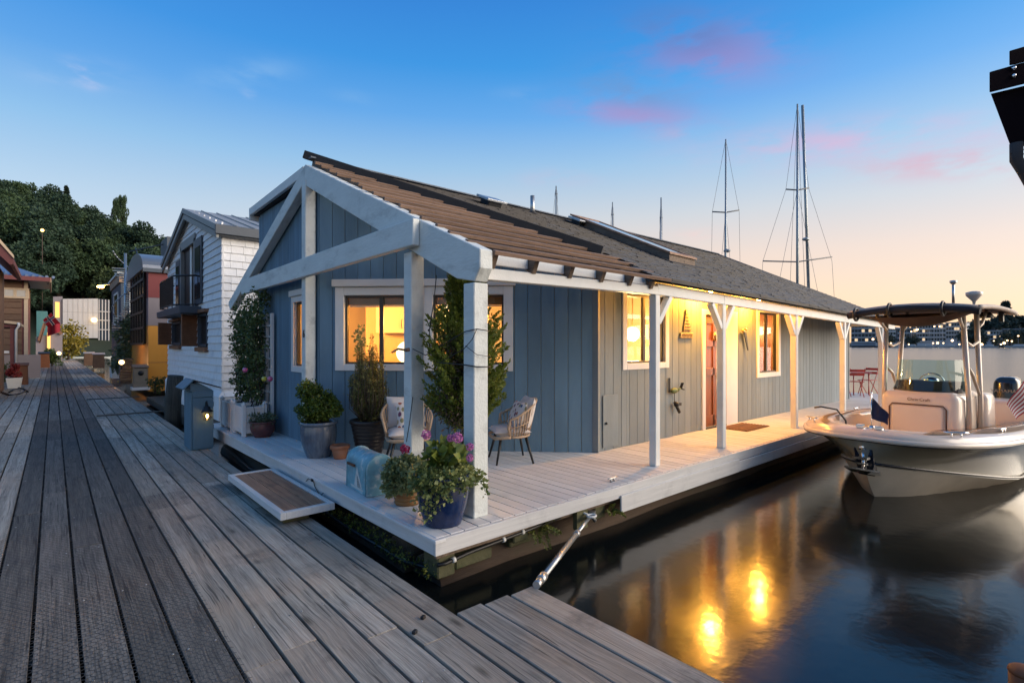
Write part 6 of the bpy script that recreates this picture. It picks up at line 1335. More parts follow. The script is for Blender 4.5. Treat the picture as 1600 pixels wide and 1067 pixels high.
for z_ in (2.4, 2.7, 3.0, 3.2): k = MB(); k.bb(bx0_ - .08, bx0_ + 3.6, by0_ - 1.18, by0_ - 1.15, z_, z_ + .04); k.build('balcony_rail', 'dark_metal', dbh)
for x in np.linspace(bx0_ - .05, bx0_ + 3.5, 7): k = MB(); k.bb(x - .03, x + .03, by0_ - 1.17, by0_ - 1.14, 2.1, 3.25); k.build('rail_post', 'dark_metal', dbh)
# ---- grey metal house closing the dock
mat('silver_cladding', (.40, .41, .43), .35, .06, 1, metal=.35, rand=0); mat('amber_pane', (.5, .3, .1), .4, emit=(1, .55, .12), estr=1.0); mat('navy_glass', (.03, .05, .08), .1)
def Z(u, v, D): return P(u, v, D=D)
gy = 104; g0, g1 = Z(98, 500, gy).x, Z(153, 500, gy).x; gx2 = Z(172, 500, gy).x
gm = thing('metal_house', 'pale grey metal clad house standing across the far end of the dock', 'house', ((g0 + g1) / 2, gy, 0))
gz = lambda v: P(120, v, D=gy).z
k = MB(); k.prism([(g0, gy, gz(528)), (g1, gy, gz(528)), (g1, gy, gz(465)), (g0, gy, gz(468))], (0, 10, 0)); k.build('upper_wall', 'silver_cladding', gm)
for i in range(1, 7): x = g0 + (g1 - g0) * i / 7; k = MB(); k.bb(x - .02, x + .02, gy - .04, gy, gz(528), gz(467)); k.build('panel_joint', 'zinc', gm)
for v in (488, 508): k = MB(); k.bb(g0, g1, gy - .03, gy, gz(v), gz(v) + .05); k.build('panel_joint', 'zinc', gm)
k = MB(); a_ = Z(83, 500, gy).x; k.prism([(a_, gy + .3, 0), (g0 - .02, gy + .3, 0), (g0 - .02, gy + .3, gz(464)), (a_, gy + .3, gz(465))], (0, 9, 0)); k.build('side_wing', 'mauve_wall', gm); k = MB(); k.bb(Z(86, 500, gy).x, Z(93, 500, gy).x, gy + .2, gy + .28, gz(497), gz(473)); k.build('lit_window', 'amber_pane', gm)
k = MB(); k.prism([(g1 + .02, gy + .3, 0), (gx2, gy + .3, 0), (gx2, gy + .3, gz(466)), (g1 + .02, gy + .3, gz(465))], (0, 9, 0)); k.build('glass_wing', 'navy_glass', gm)
for q in np.linspace(.1, .9, 4): x = g1 + (gx2 - g1) * q; k = MB(); k.bb(x - .06, x + .06, gy + .15, gy + .28, 0, gz(466)); k.build('mullion', 'silver_cladding', gm)
for v in (486, 500, 515): k = MB(); k.bb(g1 + .05, gx2, gy + .1, gy + .29, gz(v), gz(v) + .12); k.build('floor_edge', 'silver_cladding', gm)
k = MB(); k.bb(g0 + .5, gx2, gy + 1.5, gy + 9, 0, gz(528) - .02); k.build('ground_storey', 'white_shingle', gm); k = MB(); k.bb(Z(128, 500, gy).x, Z(137, 500, gy).x, gy + 1.4, gy + 1.48, 0, gz(533)); k.build('entrance_door', 'dark_pane', gm)
q = Z(147, 500, gy - .6); post_light(q.x, q.y, q.z, 900, 'bright wall lamp on the grey metal house', .4, .35, (1, .75, .42))
# wall lamp brackets the globe; street lamp above
q = P(157, 448, t=60); sl2 = thing('street_lamp', 'orange street lamp on a tall pole among the dark trees', 'street lamp', (q.x + 1.5, q.y, 0)); k = MB(); k.tube([(0, 0, 0), (0, 0, q.z + .25), (-.5, 0, q.z + .35), (-1.4, 0, q.z + .2)], .07, 8); k.build('pole', 'galvanized', sl2, 0, False); glow('sodium', (1, .42, .08), 40.); k = MB(); k.ball((-1.5, 0, q.z), .22, 12, 8, (1.6, 1, .7)); k.build('lamp_head', 'sodium', sl2, 0, False); lamp_light('street_lamp_light', sl2, (-1.5, 0, q.z - .4), 500, (1, .45, .1), .2)
# ---- houses on the left of the dock
mat('brown_siding', (.13, .072, .042), .7, .2, 4, rand=.15); mat('blue_tile', (.09, .14, .24), .4, .15, 4, rand=.1); mat('red_trim', (.13, .03, .03), .6, .1, 4); mat('cream_trim', (.50, .38, .26), .6, rand=0); mat('teal_wall', (.04, .15, .16), .6, rand=0)
lx1, ly = -1.45, 52.; brh = thing('brown_house', 'brown boarded house with blue tiled roof left of the dock', 'house', (-5, 55, 0))
k = MB(); k.bb(-12, lx1, ly, ly + 7, .0, 7.2); k.build('wall', 'red_trim', brh)
for i in range(13):
    z0_ = 1.0 + i * .44; k = MB(); k.bb(-12, lx1 + .03 - .3, ly - .05, ly, z0_, z0_ + .42); k.build('siding_board', 'brown_siding', brh, .02)
k = MB(); k.bb(lx1 - .16, lx1 + .05, ly - .09, ly + .2, .5, 7.1); k.build('corner_board', 'cream_trim', brh)
rf_ = MB(); rf_.hexa([(-14, ly - 1.3, 6.7), (lx1 + 1.25, ly - 1.3, 6.7), (lx1 + 1.25, ly + 9, 6.7), (-14, ly + 9, 6.7), (-14, ly + .5, 8.6), (-4.5, ly + 3.5, 8.7), (-4.5, ly + 4.4, 8.7), (-14, ly + 7, 8.6)]); rfo = rf_.build('roof', 'blue_tile', brh)
for i in range(26): x = -9.0 + i * .36; k = MB(); k.tube([(x, ly - 1.32, 6.80), (x - .3 if x > -5 else x, ly + 3.4, 8.75 if x < -4.5 else 8.75 - (x + 4.5) * .45)], .10, 6); k.build('roof_tile_rib', 'blue_tile', rfo)
k = MB(); k.bb(-14, lx1 + 1.3, ly - 1.38, ly - 1.3, 6.45, 6.75); k.build('gutter', 'red_trim', rfo); k = MB(); k.bb(lx1 + 1.25, lx1 + 1.33, ly - 1.3, ly + 9, 6.4, 6.75); k.build('eave_board', 'cream_trim', rfo)
w0, w1 = P(7, 460, D=ly).x, P(40, 460, D=ly).x; k = MB(); k.bb(w0, w1, ly - .10, ly - .06, P(20, 463, D=ly).z, P(20, 453, D=ly).z); wn_ = k.build('window', 'sky_pane', brh)
for (p_, q_, r_, s_) in ((w0 - .2, w0, 463, 453), (w1, w1 + .2, 463, 453), (w0 - .2, w1 + .2, 466, 463), (w0 - .2, w1 + .2, 453, 450), ((w0 + w1) / 2 - .08, (w0 + w1) / 2 + .08, 463, 453)): k = MB(); k.bb(p_, q_, ly - .14, ly - .08, P(20, r_, D=ly).z, P(20, s_, D=ly).z); k.build('frame', 'cream_trim', wn_)
ph_ = thing('red_porch', 'red porch with cream gutter and downpipe at the left edge', 'porch', (-2.4, 34, 0)); ply = 34.
zz = lambda v, D_=ply: P(15, v, D=D_).z
k = MB(); k.prism([(-7, ply, zz(478)), (P(30, 500, D=ply).x, ply, zz(503)), (P(30, 500, D=ply).x, ply, zz(507)), (-7, ply, zz(484))], (0, 5, 0)); k.build('roof', 'cream_trim', ph_); k = MB(); k.prism([(-7, ply + .1, zz(486)), (P(26, 500, D=ply).x, ply + .1, zz(508)), (P(26, 500, D=ply).x, ply + .1, zz(511)), (-7, ply + .1, zz(511))], (0, 4, 0)); k.build('gable_panel', 'red_trim', ph_)
x = P(19.5, 520, D=ply).x; k = MB(); k.bb(x - .09, x + .09, ply + .15, ply + .33, 0, zz(508)); k.build('post', 'red_trim', ph_); k = MB(); k.tube([(P(29, 500, D=ply).x, ply - .03, zz(504)), (P(29.5, 500, D=ply).x, ply - .03, zz(509)), (x + .12, ply + .08, zz(515)), (x + .12, ply + .1, 0)], .05, 8); k.build('downpipe', 'trim_paint', ph_)
for xx in (-3.4, -4.6): k = MB(); k.bb(xx - .09, xx + .09, ply + .15, ply + .33, 0, zz(508)); k.build('post', 'red_trim', ph_)
k = MB(); k.bb(-7, x - .12, ply + .2, ply + .26, zz(552), zz(548)); k.build('rail', 'trim_paint', ph_); k = MB(); k.bb(-7, x + .9, ply + 6, ply + 6.3, 0, 1.3); k.build('low_wall', 'mauve_wall', ph_)
nr_ = thing('red_eave_house', 'red house eave with cream bargeboard poking in at the far left', 'house', (-4, 24, 0)); ey = 24.
ez = lambda v: P(5, v, D=ey).z; ex = lambda u: P(u, 400, D=ey).x
k = MB(); k.prism([(ex(-60), ey, ez(320)), (ex(21), ey, ez(402)), (ex(21), ey, ez(411)), (ex(16), ey, ez(413)), (ex(-60), ey, ez(352))], (0, 6, 0)); k.build('eave', 'red_trim', nr_); k = MB(); k.prism([(ex(-60), ey - .06, ez(312)), (ex(22), ey - .06, ez(398)), (ex(22), ey - .06, ez(403)), (ex(-60), ey - .06, ez(322))], (0, .06, 0)); k.build('bargeboard', 'cream_trim', nr_); k = MB(); k.bb(ex(-60), ex(-14), ey + .6, ey + 6, 0, ez(400)); k.build('wall', 'brown_siding', nr_)
th_ = thing('teal_house', 'small teal gabled house behind the flag', 'house', (-1.3, 80, 0)); ty = 80.; tz = lambda v: P(65, v, D=ty).z; tx = lambda u: P(u, 500, D=ty).x
k = MB(); k.bb(tx(57), tx(74), ty, ty + 5, 0, tz(486)); k.build('wall', 'teal_wall', th_); k = MB(); k.prism([(tx(57), ty - 3, 0), (tx(97), ty - 3, 0), (tx(97), ty - 3, tz(520)), (tx(57), ty - 3, tz(527))], (0, 3, 0)); k.build('lower_wall', 'mauve_wall', th_); k = MB(); k.beam((tx(62), ty - 3.2, tz(533)), (tx(71), ty - 3.2, tz(506)), .3, .25, (0, 1, 0)); k.beam((tx(71), ty - 3.2, tz(506)), (tx(96), ty - 3.2, tz(522)), .3, .25, (0, 1, 0)); k.build('gable_board', 'cedar', th_); k = MB(); k.bb(tx(74), tx(79), ty - 3.3, ty - 3.1, 0, tz(520)); k.build('lit_post', 'amber_pane', th_)
# flag of red with a white and blue cross
m, n, l, b = newmat('cross_flag'); MATS['cross_flag'] = m
uvn = n.new('ShaderNodeUVMap'); s3 = n.new('ShaderNodeSeparateXYZ'); l.new(uvn.outputs[0], s3.inputs[0])
def band(out, c, w_): 
    x = n.new('ShaderNodeMath'); x.operation = 'COMPARE'; l.new(out, x.inputs[0]); x.inputs[1].default_value = c; x.inputs[2].default_value = w_; return x.outputs[0]
def mxm(a, b2): x = n.new('ShaderNodeMath'); x.operation = 'MAXIMUM'; l.new(a, x.inputs[0]); l.new(b2, x.inputs[1]); return x.outputs[0]
ma = n.new('ShaderNodeMix'); ma.data_type = 'RGBA'; l.new(mxm(band(s3.outputs[0], .36, .09), band(s3.outputs[1], .5, .125)), ma.inputs[0]); ma.inputs[6].default_value = (.35, .012, .035, 1); ma.inputs[7].default_value = (.6, .58, .6, 1)
mb_ = n.new('ShaderNodeMix'); mb_.data_type = 'RGBA'; l.new(mxm(band(s3.outputs[0], .36, .045), band(s3.outputs[1], .5, .06)), mb_.inputs[0]); l.new(ma.outputs[2], mb_.inputs[6]); mb_.inputs[7].default_value = (.012, .02, .10, 1); l.new(mb_.outputs[2], b.inputs['Base Color']); b.inputs['Roughness'].default_value = .8
nf = thing('cross_flag', 'red flag with white edged blue cross on a slanted pole', 'flag', tuple(P(63, 545, t=45))); k = MB(); k.tube([P(62, 536, t=45), P(71, 505, t=45)], .04, 6); k.tube([P(71, 505, t=45), P(80, 489, t=45)], .03, 6); k.build('pole', 'cedar', nf)
me = MB(); a0, a1, b0, b1 = P(67, 500, t=44.9), P(75, 512, t=44.9), P(80, 489, t=44.9), P(94, 505, t=44.9)
rows = [[a0.lerp(b0, j / 6).lerp(a1.lerp(b1, j / 6) , i / 8) + Vector((0, .15 * math.sin(i), 0)) for j in range(7)] for i in range(9)]
me.sheet(rows); o = me.build('cloth', 'cross_flag', nf); uv = o.data.uv_layers.new(name='UVMap')
for lp in o.data.loops: uv.data[lp.index].uv = ((lp.vertex_index // 7) / 8, (lp.vertex_index % 7) / 6)
mat('red_cloth', (.30, .012, .03), .8, rand=0); me = MB(); rows = [[P(74 + 20 * i / 6, 512 - 8 * i / 6 + 14 * j / 4, t=44.95) + Vector((0, .2 * math.sin(i * 1.3), 0)) for j in range(5)] for i in range(7)]; me.sheet(rows); tag(me.build('red_banner', 'red_cloth'), 'plain red banner hanging behind the cross flag', 'banner')
# ---- small things along the dock
def box_thing(name, lab, cat, u, v, D_or_none, w_, d_, h_, m_, lid=None, top=None):
    p_ = P(u, v, z=0); t_ = thing(name, lab, cat, (p_.x, p_.y, 0)); k = MB(); k.hexa([(-w_ / 2, -d_ / 2, .0), (w_ / 2, -d_ / 2, .0), (w_ / 2, d_ / 2, .0), (-w_ / 2, d_ / 2, .0), (-w_ / 2 * .9, -d_ / 2, h_ * .92), (w_ / 2 * .9, -d_ / 2, h_ * .92), (w_ / 2 * .9, d_ / 2, h_ * 1.0), (-w_ / 2 * .9, d_ / 2, h_ * 1.0)]); k.build('cabinet', m_, t_, .01, False)
    k = MB(); k.hexa([(-w_ / 2 * 1.1, -d_ / 2 * 1.15, h_ * .93), (w_ / 2 * 1.1, -d_ / 2 * 1.15, h_ * .93), (w_ / 2 * 1.1, d_ / 2 * 1.15, h_ * 1.03), (-w_ / 2 * 1.1, d_ / 2 * 1.15, h_ * 1.03), (-w_ / 2 * 1.1, -d_ / 2 * 1.15, h_ * .97), (w_ / 2 * 1.1, -d_ / 2 * 1.15, h_ * .97), (w_ / 2 * 1.1, d_ / 2 * 1.15, h_ * 1.07), (-w_ / 2 * 1.1, d_ / 2 * 1.15, h_ * 1.07)]); k.build('lid', lid or m_, t_, .01, False); return t_
mat('putty', (.24, .20, .15), .6, .1, 5, rand=0); mat('rust_box', (.15, .055, .022), .7, .2, 6, rand=0); mat('stone', (.10, .10, .10), .85, .4, 5, bump=.6)
mp_ = box_thing('mail_pedestal', 'beige mailbox pedestal with sloping lid and white base by the dock edge', 'mailbox', 219, 609, None, .5, .5, .98, 'putty', 'rafter_tail'); k = MB(); k.box((0, 0, .06), (.62, .62, .12)); k.build('plinth', 'trim_paint', mp_, .01, False); k = MB(); k.lathe([(.10, 0), (.10, .01), (0, .012)], (0, 0, 0), 16); o = k.build('round_emblem', 'dark_metal', mp_, 0, False); o.rotation_euler = (R(90), 0, 0); o.location = (.0, -.255, .70)
box_thing('rust_cabinet', 'rust brown cabinet at the left side of the dock', 'cabinet', 33, 601, None, .5, .5, .95, 'rust_box')
for i, (u, v, lab) in enumerate(((139, 571, 'left of the paired'), (154, 575, 'right of the paired'))): box_thing('wood_cabinet', 'weathered wooden cabinet far down the dock, ' + lab + ' ones', 'cabinet', u, v, None, .75, .6, 1.15, 'brown_siding', 'metal_roof')
box_thing('wood_bin', 'brown wooden bin on the left side far down the dock', 'bin', 69, 574, None, .7, .6, 1.2, 'rust_box', 'dark_metal')
q = P(196, 600, z=0); st_ = thing('stone_pillar', 'stacked stone pillar next to the round dock lamp', 'pillar', (q.x, q.y, 0))
for i in range(8):
    k = MB(); k.box((random.uniform(-.02, .02), random.uniform(-.02, .02), .07 + i * .14), (.46, .46, .13), random.uniform(-.05, .05)); k.build('stone', 'stone', st_, .02, False)
k = MB(); k.box((0, 0, 1.17), (.58, .58, .07)); k.build('capstone', 'stone', st_, .01, False)
q = P(187, 593, z=0); pw2 = thing('white_planter', 'low white planter glowing beside the bamboo', 'planter', (q.x + .05, q.y + 2, 0)); k = MB(); k.box((0, 0, .3), (.6, 1.6, .6)); k.build('tub', 'white_paint', pw2, .01, False); k = MB(); k.box((0, 0, .62), (.56, 1.5, .05)); k.build('soil', 'soil', pw2, 0, False)
def bush(name, lab, c, rx_, rz_, n_, size, m_, per=60, cat='bush', stem=True, flat=None):
    t_ = thing(name, lab, cat, (c[0], c[1], c[2])); cs_ = []; rs_ = []
    for i in range(n_):
        d = rng.normal(size=3); d /= np.linalg.norm(d); q = d * (.35 + .6 * rng.random()); cs_.append(A(q[0] * rx_, q[1] * rx_, rz_ + q[2] * rz_)); rs_.append(.28 * rx_)
    p_, n2 = clumps(cs_, rs_, per, 1, .3); place('foliage', leafmesh('foliage', p_, m_, size, 1.6, .4, n2, .8), t_, world=False)
    if stem: k = MB(); k.tube([(0, 0, 0), (0, 0, rz_)], [.06 * rx_ + .01, .02], 6); k.build('stem', 'bark', t_, 0, False)
    return t_
leafmat('bamboo_leaf', (.06, .10, .05), (.20, .26, .14)); leafmat('maple_leaf', (.14, .12, .01), (.32, .26, .03)); leafmat('red_leaf', (.2, .02, .02), (.4, .05, .04)); leafmat('pink_leaf', (.35, .1, .18), (.5, .3, .34)); leafmat('garden_leaf', (.02, .05, .015), (.10, .15, .03))
q = P(178, 585, z=0); bush('bamboo', 'dense bamboo screen beside the dark blue house', (3.3, 33.5, 0), 1.15, 1.75, 60, .16, 'bamboo_leaf', 90, 'bamboo')
q = P(105, 556, t=62); bush('maple', 'yellow green maple lit by lamps far down the dock', (P(107, 556, t=62).x, P(107, 556, t=62).y, .1), 1.9, 2.3, 40, .3, 'maple_leaf', 40, 'tree')
q = P(86, 566, t=46); bush('shrub', 'green shrub beside a small lamp far down the dock', (q.x - .2, q.y, 0), .9, .7, 24, .16, 'garden_leaf', 60); q2 = P(92, 552, t=42); post_light(q2.x, q2.y, q2.z, 500, 'small lamp glowing low among shrubs far down the dock', .5, .14)
q = P(5, 588, t=25); bush('shrub', 'leafy dark shrub at the left edge behind the red flowers', (q.x - .3, q.y + .6, 0), .55, .75, 24, .09, 'garden_leaf', 60)
q = P(20, 600, t=22.5); fp = thing('flower_tub', 'white square tub at the left edge of the dock', 'planter', (q.x + .06, q.y - .3, 0)); k = MB(); k.hexa([(-.2, -.2, 0), (.2, -.2, 0), (.2, .2, 0), (-.2, .2, 0), (-.26, -.26, .45), (.26, -.26, .45), (.26, .26, .45), (-.26, .26, .45)]); k.build('tub', 'white_paint', fp, .01, False); k = MB(); k.bb(-.24, .24, -.24, .24, .44, .455); k.build('soil', 'soil', fp, 0, False)
bush('red_begonia', 'red flowering plant in the white tub', (q.x + .06, q.y - .3, .42), .28, .28, 16, .07, 'red_leaf', 50); bush('pink_flowers', 'pale pink flowers at the far left edge', (q.x - .55, q.y - .1, .15), .26, .26, 14, .06, 'pink_leaf', 50)
k = MB(); pp = [P(2, 612, z=.03), P(14, 617, z=.03), P(30, 615, z=.03), P(42, 610, z=.03), P(36, 606, z=.03), P(22, 608, z=.03), P(14, 613, z=.03)]; k.tube(pp, .028, 8); k.tube([P(0, 604, z=.03), P(18, 603, z=.03), P(36, 607, z=.03), P(44, 612, z=.03)], .028, 8); tag(k.build('garden_hose', 'black_plastic'), 'black hose coiled on the left edge of the dock', 'hose')
mat('kayak_pink', (.45, .16, .28), .4, rand=0); q = P(80, 568, z=0); k = MB(); k.tube([q + Vector((0, i * .5, .16 + .05 * abs(i - 3))) for i in range(7)], [.03, .16, .22, .24, .22, .16, .03], 10); tag(k.build('kayak', 'kayak_pink'), 'pink kayak lying on the left of the dock', 'kayak')
q = P(46, 580, z=0); k = MB(); k.prism([(q.x - .3, q.y, .02), (q.x + .4, q.y, .02), (q.x + .3, q.y, .75), (q.x - .2, q.y, .7)], (0, .4, 0)); tag(k.build('white_bag', 'white_paint', None, .08), 'white sack slumped on the left of the dock', 'bag')
k = MB(); q = P(135, 604, z=0); q = P(187, 598, z=0); k.ball((q.x, q.y - .4, .08), .12, 12, 8, (1, 1, .8)); mat('yellow_thing', (.5, .32, .02), .4, rand=0); tag(k.build('yellow_float', 'yellow_thing'), 'small yellow float on the dock near the stone pillar', 'float')
q = P(252, 640, t=18.5); bush('potted_shrub', 'small pot plant on the float edge before the orange house', (2.75, 22.6, .1), .35, .4, 16, .06, 'garden_leaf', 50)

# ---- eave of the house on the right, close to the camera
mat('dark_eave', (.012, .008, .010), .95, .1, 4, spec=.03); eav = thing('eaves', 'dark boathouse roof corner with gutter and downpipe hanging in at the upper right', 'eaves', (6.4, -1.0, WZ))
k = MB(); k.bb(5.2, 8.2, -2.4, .12, 3.42, 3.92); k.build('roof', 'dark_eave', eav, .01)  # added unseen roof, float and posts, kept open so sunlight still reaches the dock
k = MB(); k.bb(5.1, 8.3, -2.5, -.06, WZ - .1, .12); k.build('float_deck', 'pile_wood', eav, .01)
for (x, y) in ((5.45, -.2), (7.95, -.2), (5.45, -2.2), (7.95, -2.2)): k = MB(); k.box((x, y, 1.77), (.14, .14, 3.3)); k.build('post', 'pile_wood', eav, .006)
te = 3.6; mat('pipe_grey', (.07, .06, .06), .8, spec=.1)
def ev(u, v, t_=te): return P(u, v, t=t_)
k = MB(); k.prism([ev(1546, 113), ev(1546, 145), ev(1760, 92), ev(1760, 52)], fwd * .10 + rgt * .10 + up * .05); k.build('fascia', 'dark_eave', eav, .004)
k = MB(); k.prism([ev(1577, 80, te - .02), ev(1577, 103, te - .02), ev(1760, 50, te - .02), ev(1760, 26, te - .02)], fwd * .4 + rgt * .42 + up * .22); k.build('roof_edge', 'dark_eave', eav, .004)
k = MB(); k.prism([ev(1548, 147, te + .05), ev(1579, 229, te + .05), ev(1760, 229, te + .05), ev(1760, 96, te + .05)], fwd * .4 + rgt * .42 + up * .16); k.build('soffit_box', 'dark_eave', eav)
k = MB(); k.tube([ev(1588, 224, te), ev(1588, 250, te), ev(1600, 268, te), ev(1612, 290, te), ev(1628, 420, te), ev(1640, 900, te)], .036, 12); k.build('downpipe', 'pipe_grey', eav)
for v in (240, 247, 254): k = MB(); k.tube([ev(1579 + (v - 240) * .5, v, te), ev(1599, v - 6, te)], .006, 6); k.build('pipe_rib', 'pipe_grey', eav)
for v in (107, 119): k = MB(); k.ball(ev(1584, v, te - .01), .016, 10, 8); k.build('bolt', 'chrome', eav)
q = P(1600, 1052, t=3.0); k = MB(); k.tube([(q.x + .02, q.y, WZ - .5), (q.x + .02, q.y, q.z + .0)], .07, 14); k.ball((q.x + .02, q.y, q.z), .075, 14, 8, (1, 1, .5)); tag(k.build('pier_post', 'rust_box'), 'rounded brown pile top at the lower right corner', 'pile')
# ================================================================ trees on the hill
leafmat('forest_a', (.026, .055, .024), (.058, .105, .040), .75, .15); leafmat('forest_b', (.016, .040, .024), (.036, .076, .038), .75, .15); leafmat('forest_c', (.030, .052, .018), (.075, .110, .034), .75, .15); leafmat('fir_leaf', (.008, .018, .012), (.024, .048, .024), .6, .1)
def crown_mesh(nm, m_, H, Rr, n_, per, size):
    cs_ = []; rs_ = []
    for i in range(n_):
        d = rng.normal(size=3); d /= np.linalg.norm(d); q = .45 + .5 * rng.random(); z = H * .58 + d[2] * q * H * .42; w_ = Rr * (1 - .35 * max(0, (z - H * .6) / (H * .4)))
        cs_.append(A(d[0] * q * w_, d[1] * q * w_, z)); rs_.append(Rr * (.20 + .16 * rng.random()))
    p_, n2 = clumps(cs_, rs_, per, .75, .55); return leafmesh(nm, p_, m_, size, 1.5, .4, n2, .9)
def fir_mesh(nm, m_, H, Rr, tiers, size):
    P_ = []; N_ = []
    for i in range(tiers):
        q = i / tiers; z = H * (.14 + .86 * q); L = Rr * (1 - q) ** .85 + .25; nb = 9
        for j in range(nb):
            a = rng.random() * 6.28; d = A(math.cos(a), math.sin(a), -.18); t_ = rng.random(26) ** .8; P_.append(A(0, 0, z) + d * (L * t_)[:, None] + rng.normal(size=(26, 3)) * (.10 + .05 * L) * (1.1 - t_)[:, None]); N_.append(np.tile(d, (26, 1)))
    return leafmesh(nm, np.concatenate(P_), m_, size, 2.2, .4, np.concatenate(N_), .7)
crowns = [crown_mesh('crown', m_, H, r, n_, 190, .52) for m_, H, r, n_ in (('forest_a', 15, 5.4, 46), ('forest_b', 17, 5.0, 46), ('forest_c', 13, 5.2, 42), ('forest_a', 14, 4.4, 36), ('forest_b', 13, 6.0, 50))]
firs = [fir_mesh('crown', 'fir_leaf', 22, 4.2, 34, .8), fir_mesh('crown', 'fir_leaf', 17, 3.2, 30, .75)]
def tree(name, lab, loc, me, H, sc, rz, group, r=.4):
    t_ = thing(name, lab, 'tree', loc, rz, group); t_.scale = (sc,) * 3; place('crown', me, t_, world=False); k = MB(); k.tube([(0, 0, -.5), (.1, 0, H * .35), (0, .1, H * .75)], [r, r * .7, r * .2], 7)
    if 'fir' not in name:
        for i in range(4): a = i * 1.7; k.tube([(0, 0, H * (.3 + .08 * i)), (H * .13 * math.cos(a), H * .13 * math.sin(a), H * (.48 + .08 * i))], [r * .45, r * .1], 5)
    k.build('trunk', 'bark', t_, 0, False)
    if name == 'fir_tree': t_.scale = (sc * .7, sc * .7, sc)
    return t_
G = 'trees covering the hill behind the dock'; spots = []
for i, y in enumerate((110, 117, 126, 136, 148, 162)):
    n_ = (11, 12, 13, 14, 14, 15)[i]
    for j in range(n_):
        u = -45 + (345 - i * 4) * (j + .5 * (i % 2) + random.uniform(-.25, .25)) / (n_ - 1); p_ = P(u, 500, D=y + random.uniform(-3, 3)); spots.append((p_.x, p_.y, u, i))
Hs = (15, 17, 13, 14, 13); cnt = {}; ORD = 'first second third fourth fifth sixth seventh eighth ninth tenth eleventh twelfth thirteenth fourteenth fifteenth sixteenth seventeenth eighteenth nineteenth twentieth'.split(); ORD += ['twenty-' + q for q in ORD[:9]]
for kk, (x, y, u, i) in enumerate(spots):
    if i == 0 and 80 < u < 175: continue
    v_ = random.randrange(5); row = ('front row', 'second row', 'third row', 'fourth row', 'fifth row', 'crest row')[i]
    tone = ('mid green', 'dark green', 'yellowish green', 'mid green', 'dark green')[v_]
    cnt[i] = cnt.get(i, 0) + 1
    tree('hillside_tree', f'{tone} leafy tree, {ORD[cnt[i] - 1]} from the left in the {row} of the wooded hillside', (x, y, hillz(x, y) - .5), crowns[v_], Hs[v_], random.uniform(.68, .92), random.random() * 6.28, G)
for (u, v, me, H, lab) in ((104, 290, 0, 22, 'broad topped fir standing out on the hill skyline'),):
    p_ = P(u, v, D=150); sc = .5; tree('fir_tree', lab, (p_.x, p_.y, p_.z - H * sc), firs[me], H, sc, 0, None, .3)
for (u, v, lab) in ((182, 296, 'left one of two slim poplars above the hill skyline'), (192, 292, 'right one of two slim poplars above the hill skyline')):
    p_ = P(u, v, D=150); t_ = tree('poplar_tree', lab, (p_.x, p_.y, p_.z - 12.5), crowns[3], 14, .6, u, None, .3); t_.scale = (.24, .24, .88)
glow('window_amber', (1, .55, .15), 6.)
q = P(66, 360, D=108); t_ = thing('hill_lamp', 'orange light glowing among the trees on the hill', 'lamp', (q.x, q.y, 0)); k = MB(); k.ball(q, .22, 10, 8); k.build('lamp_head', 'window_amber', t_); k = MB(); k.tube([q, (q.x, q.y, .0)], .06, 6); k.build('pole', 'bark', t_)

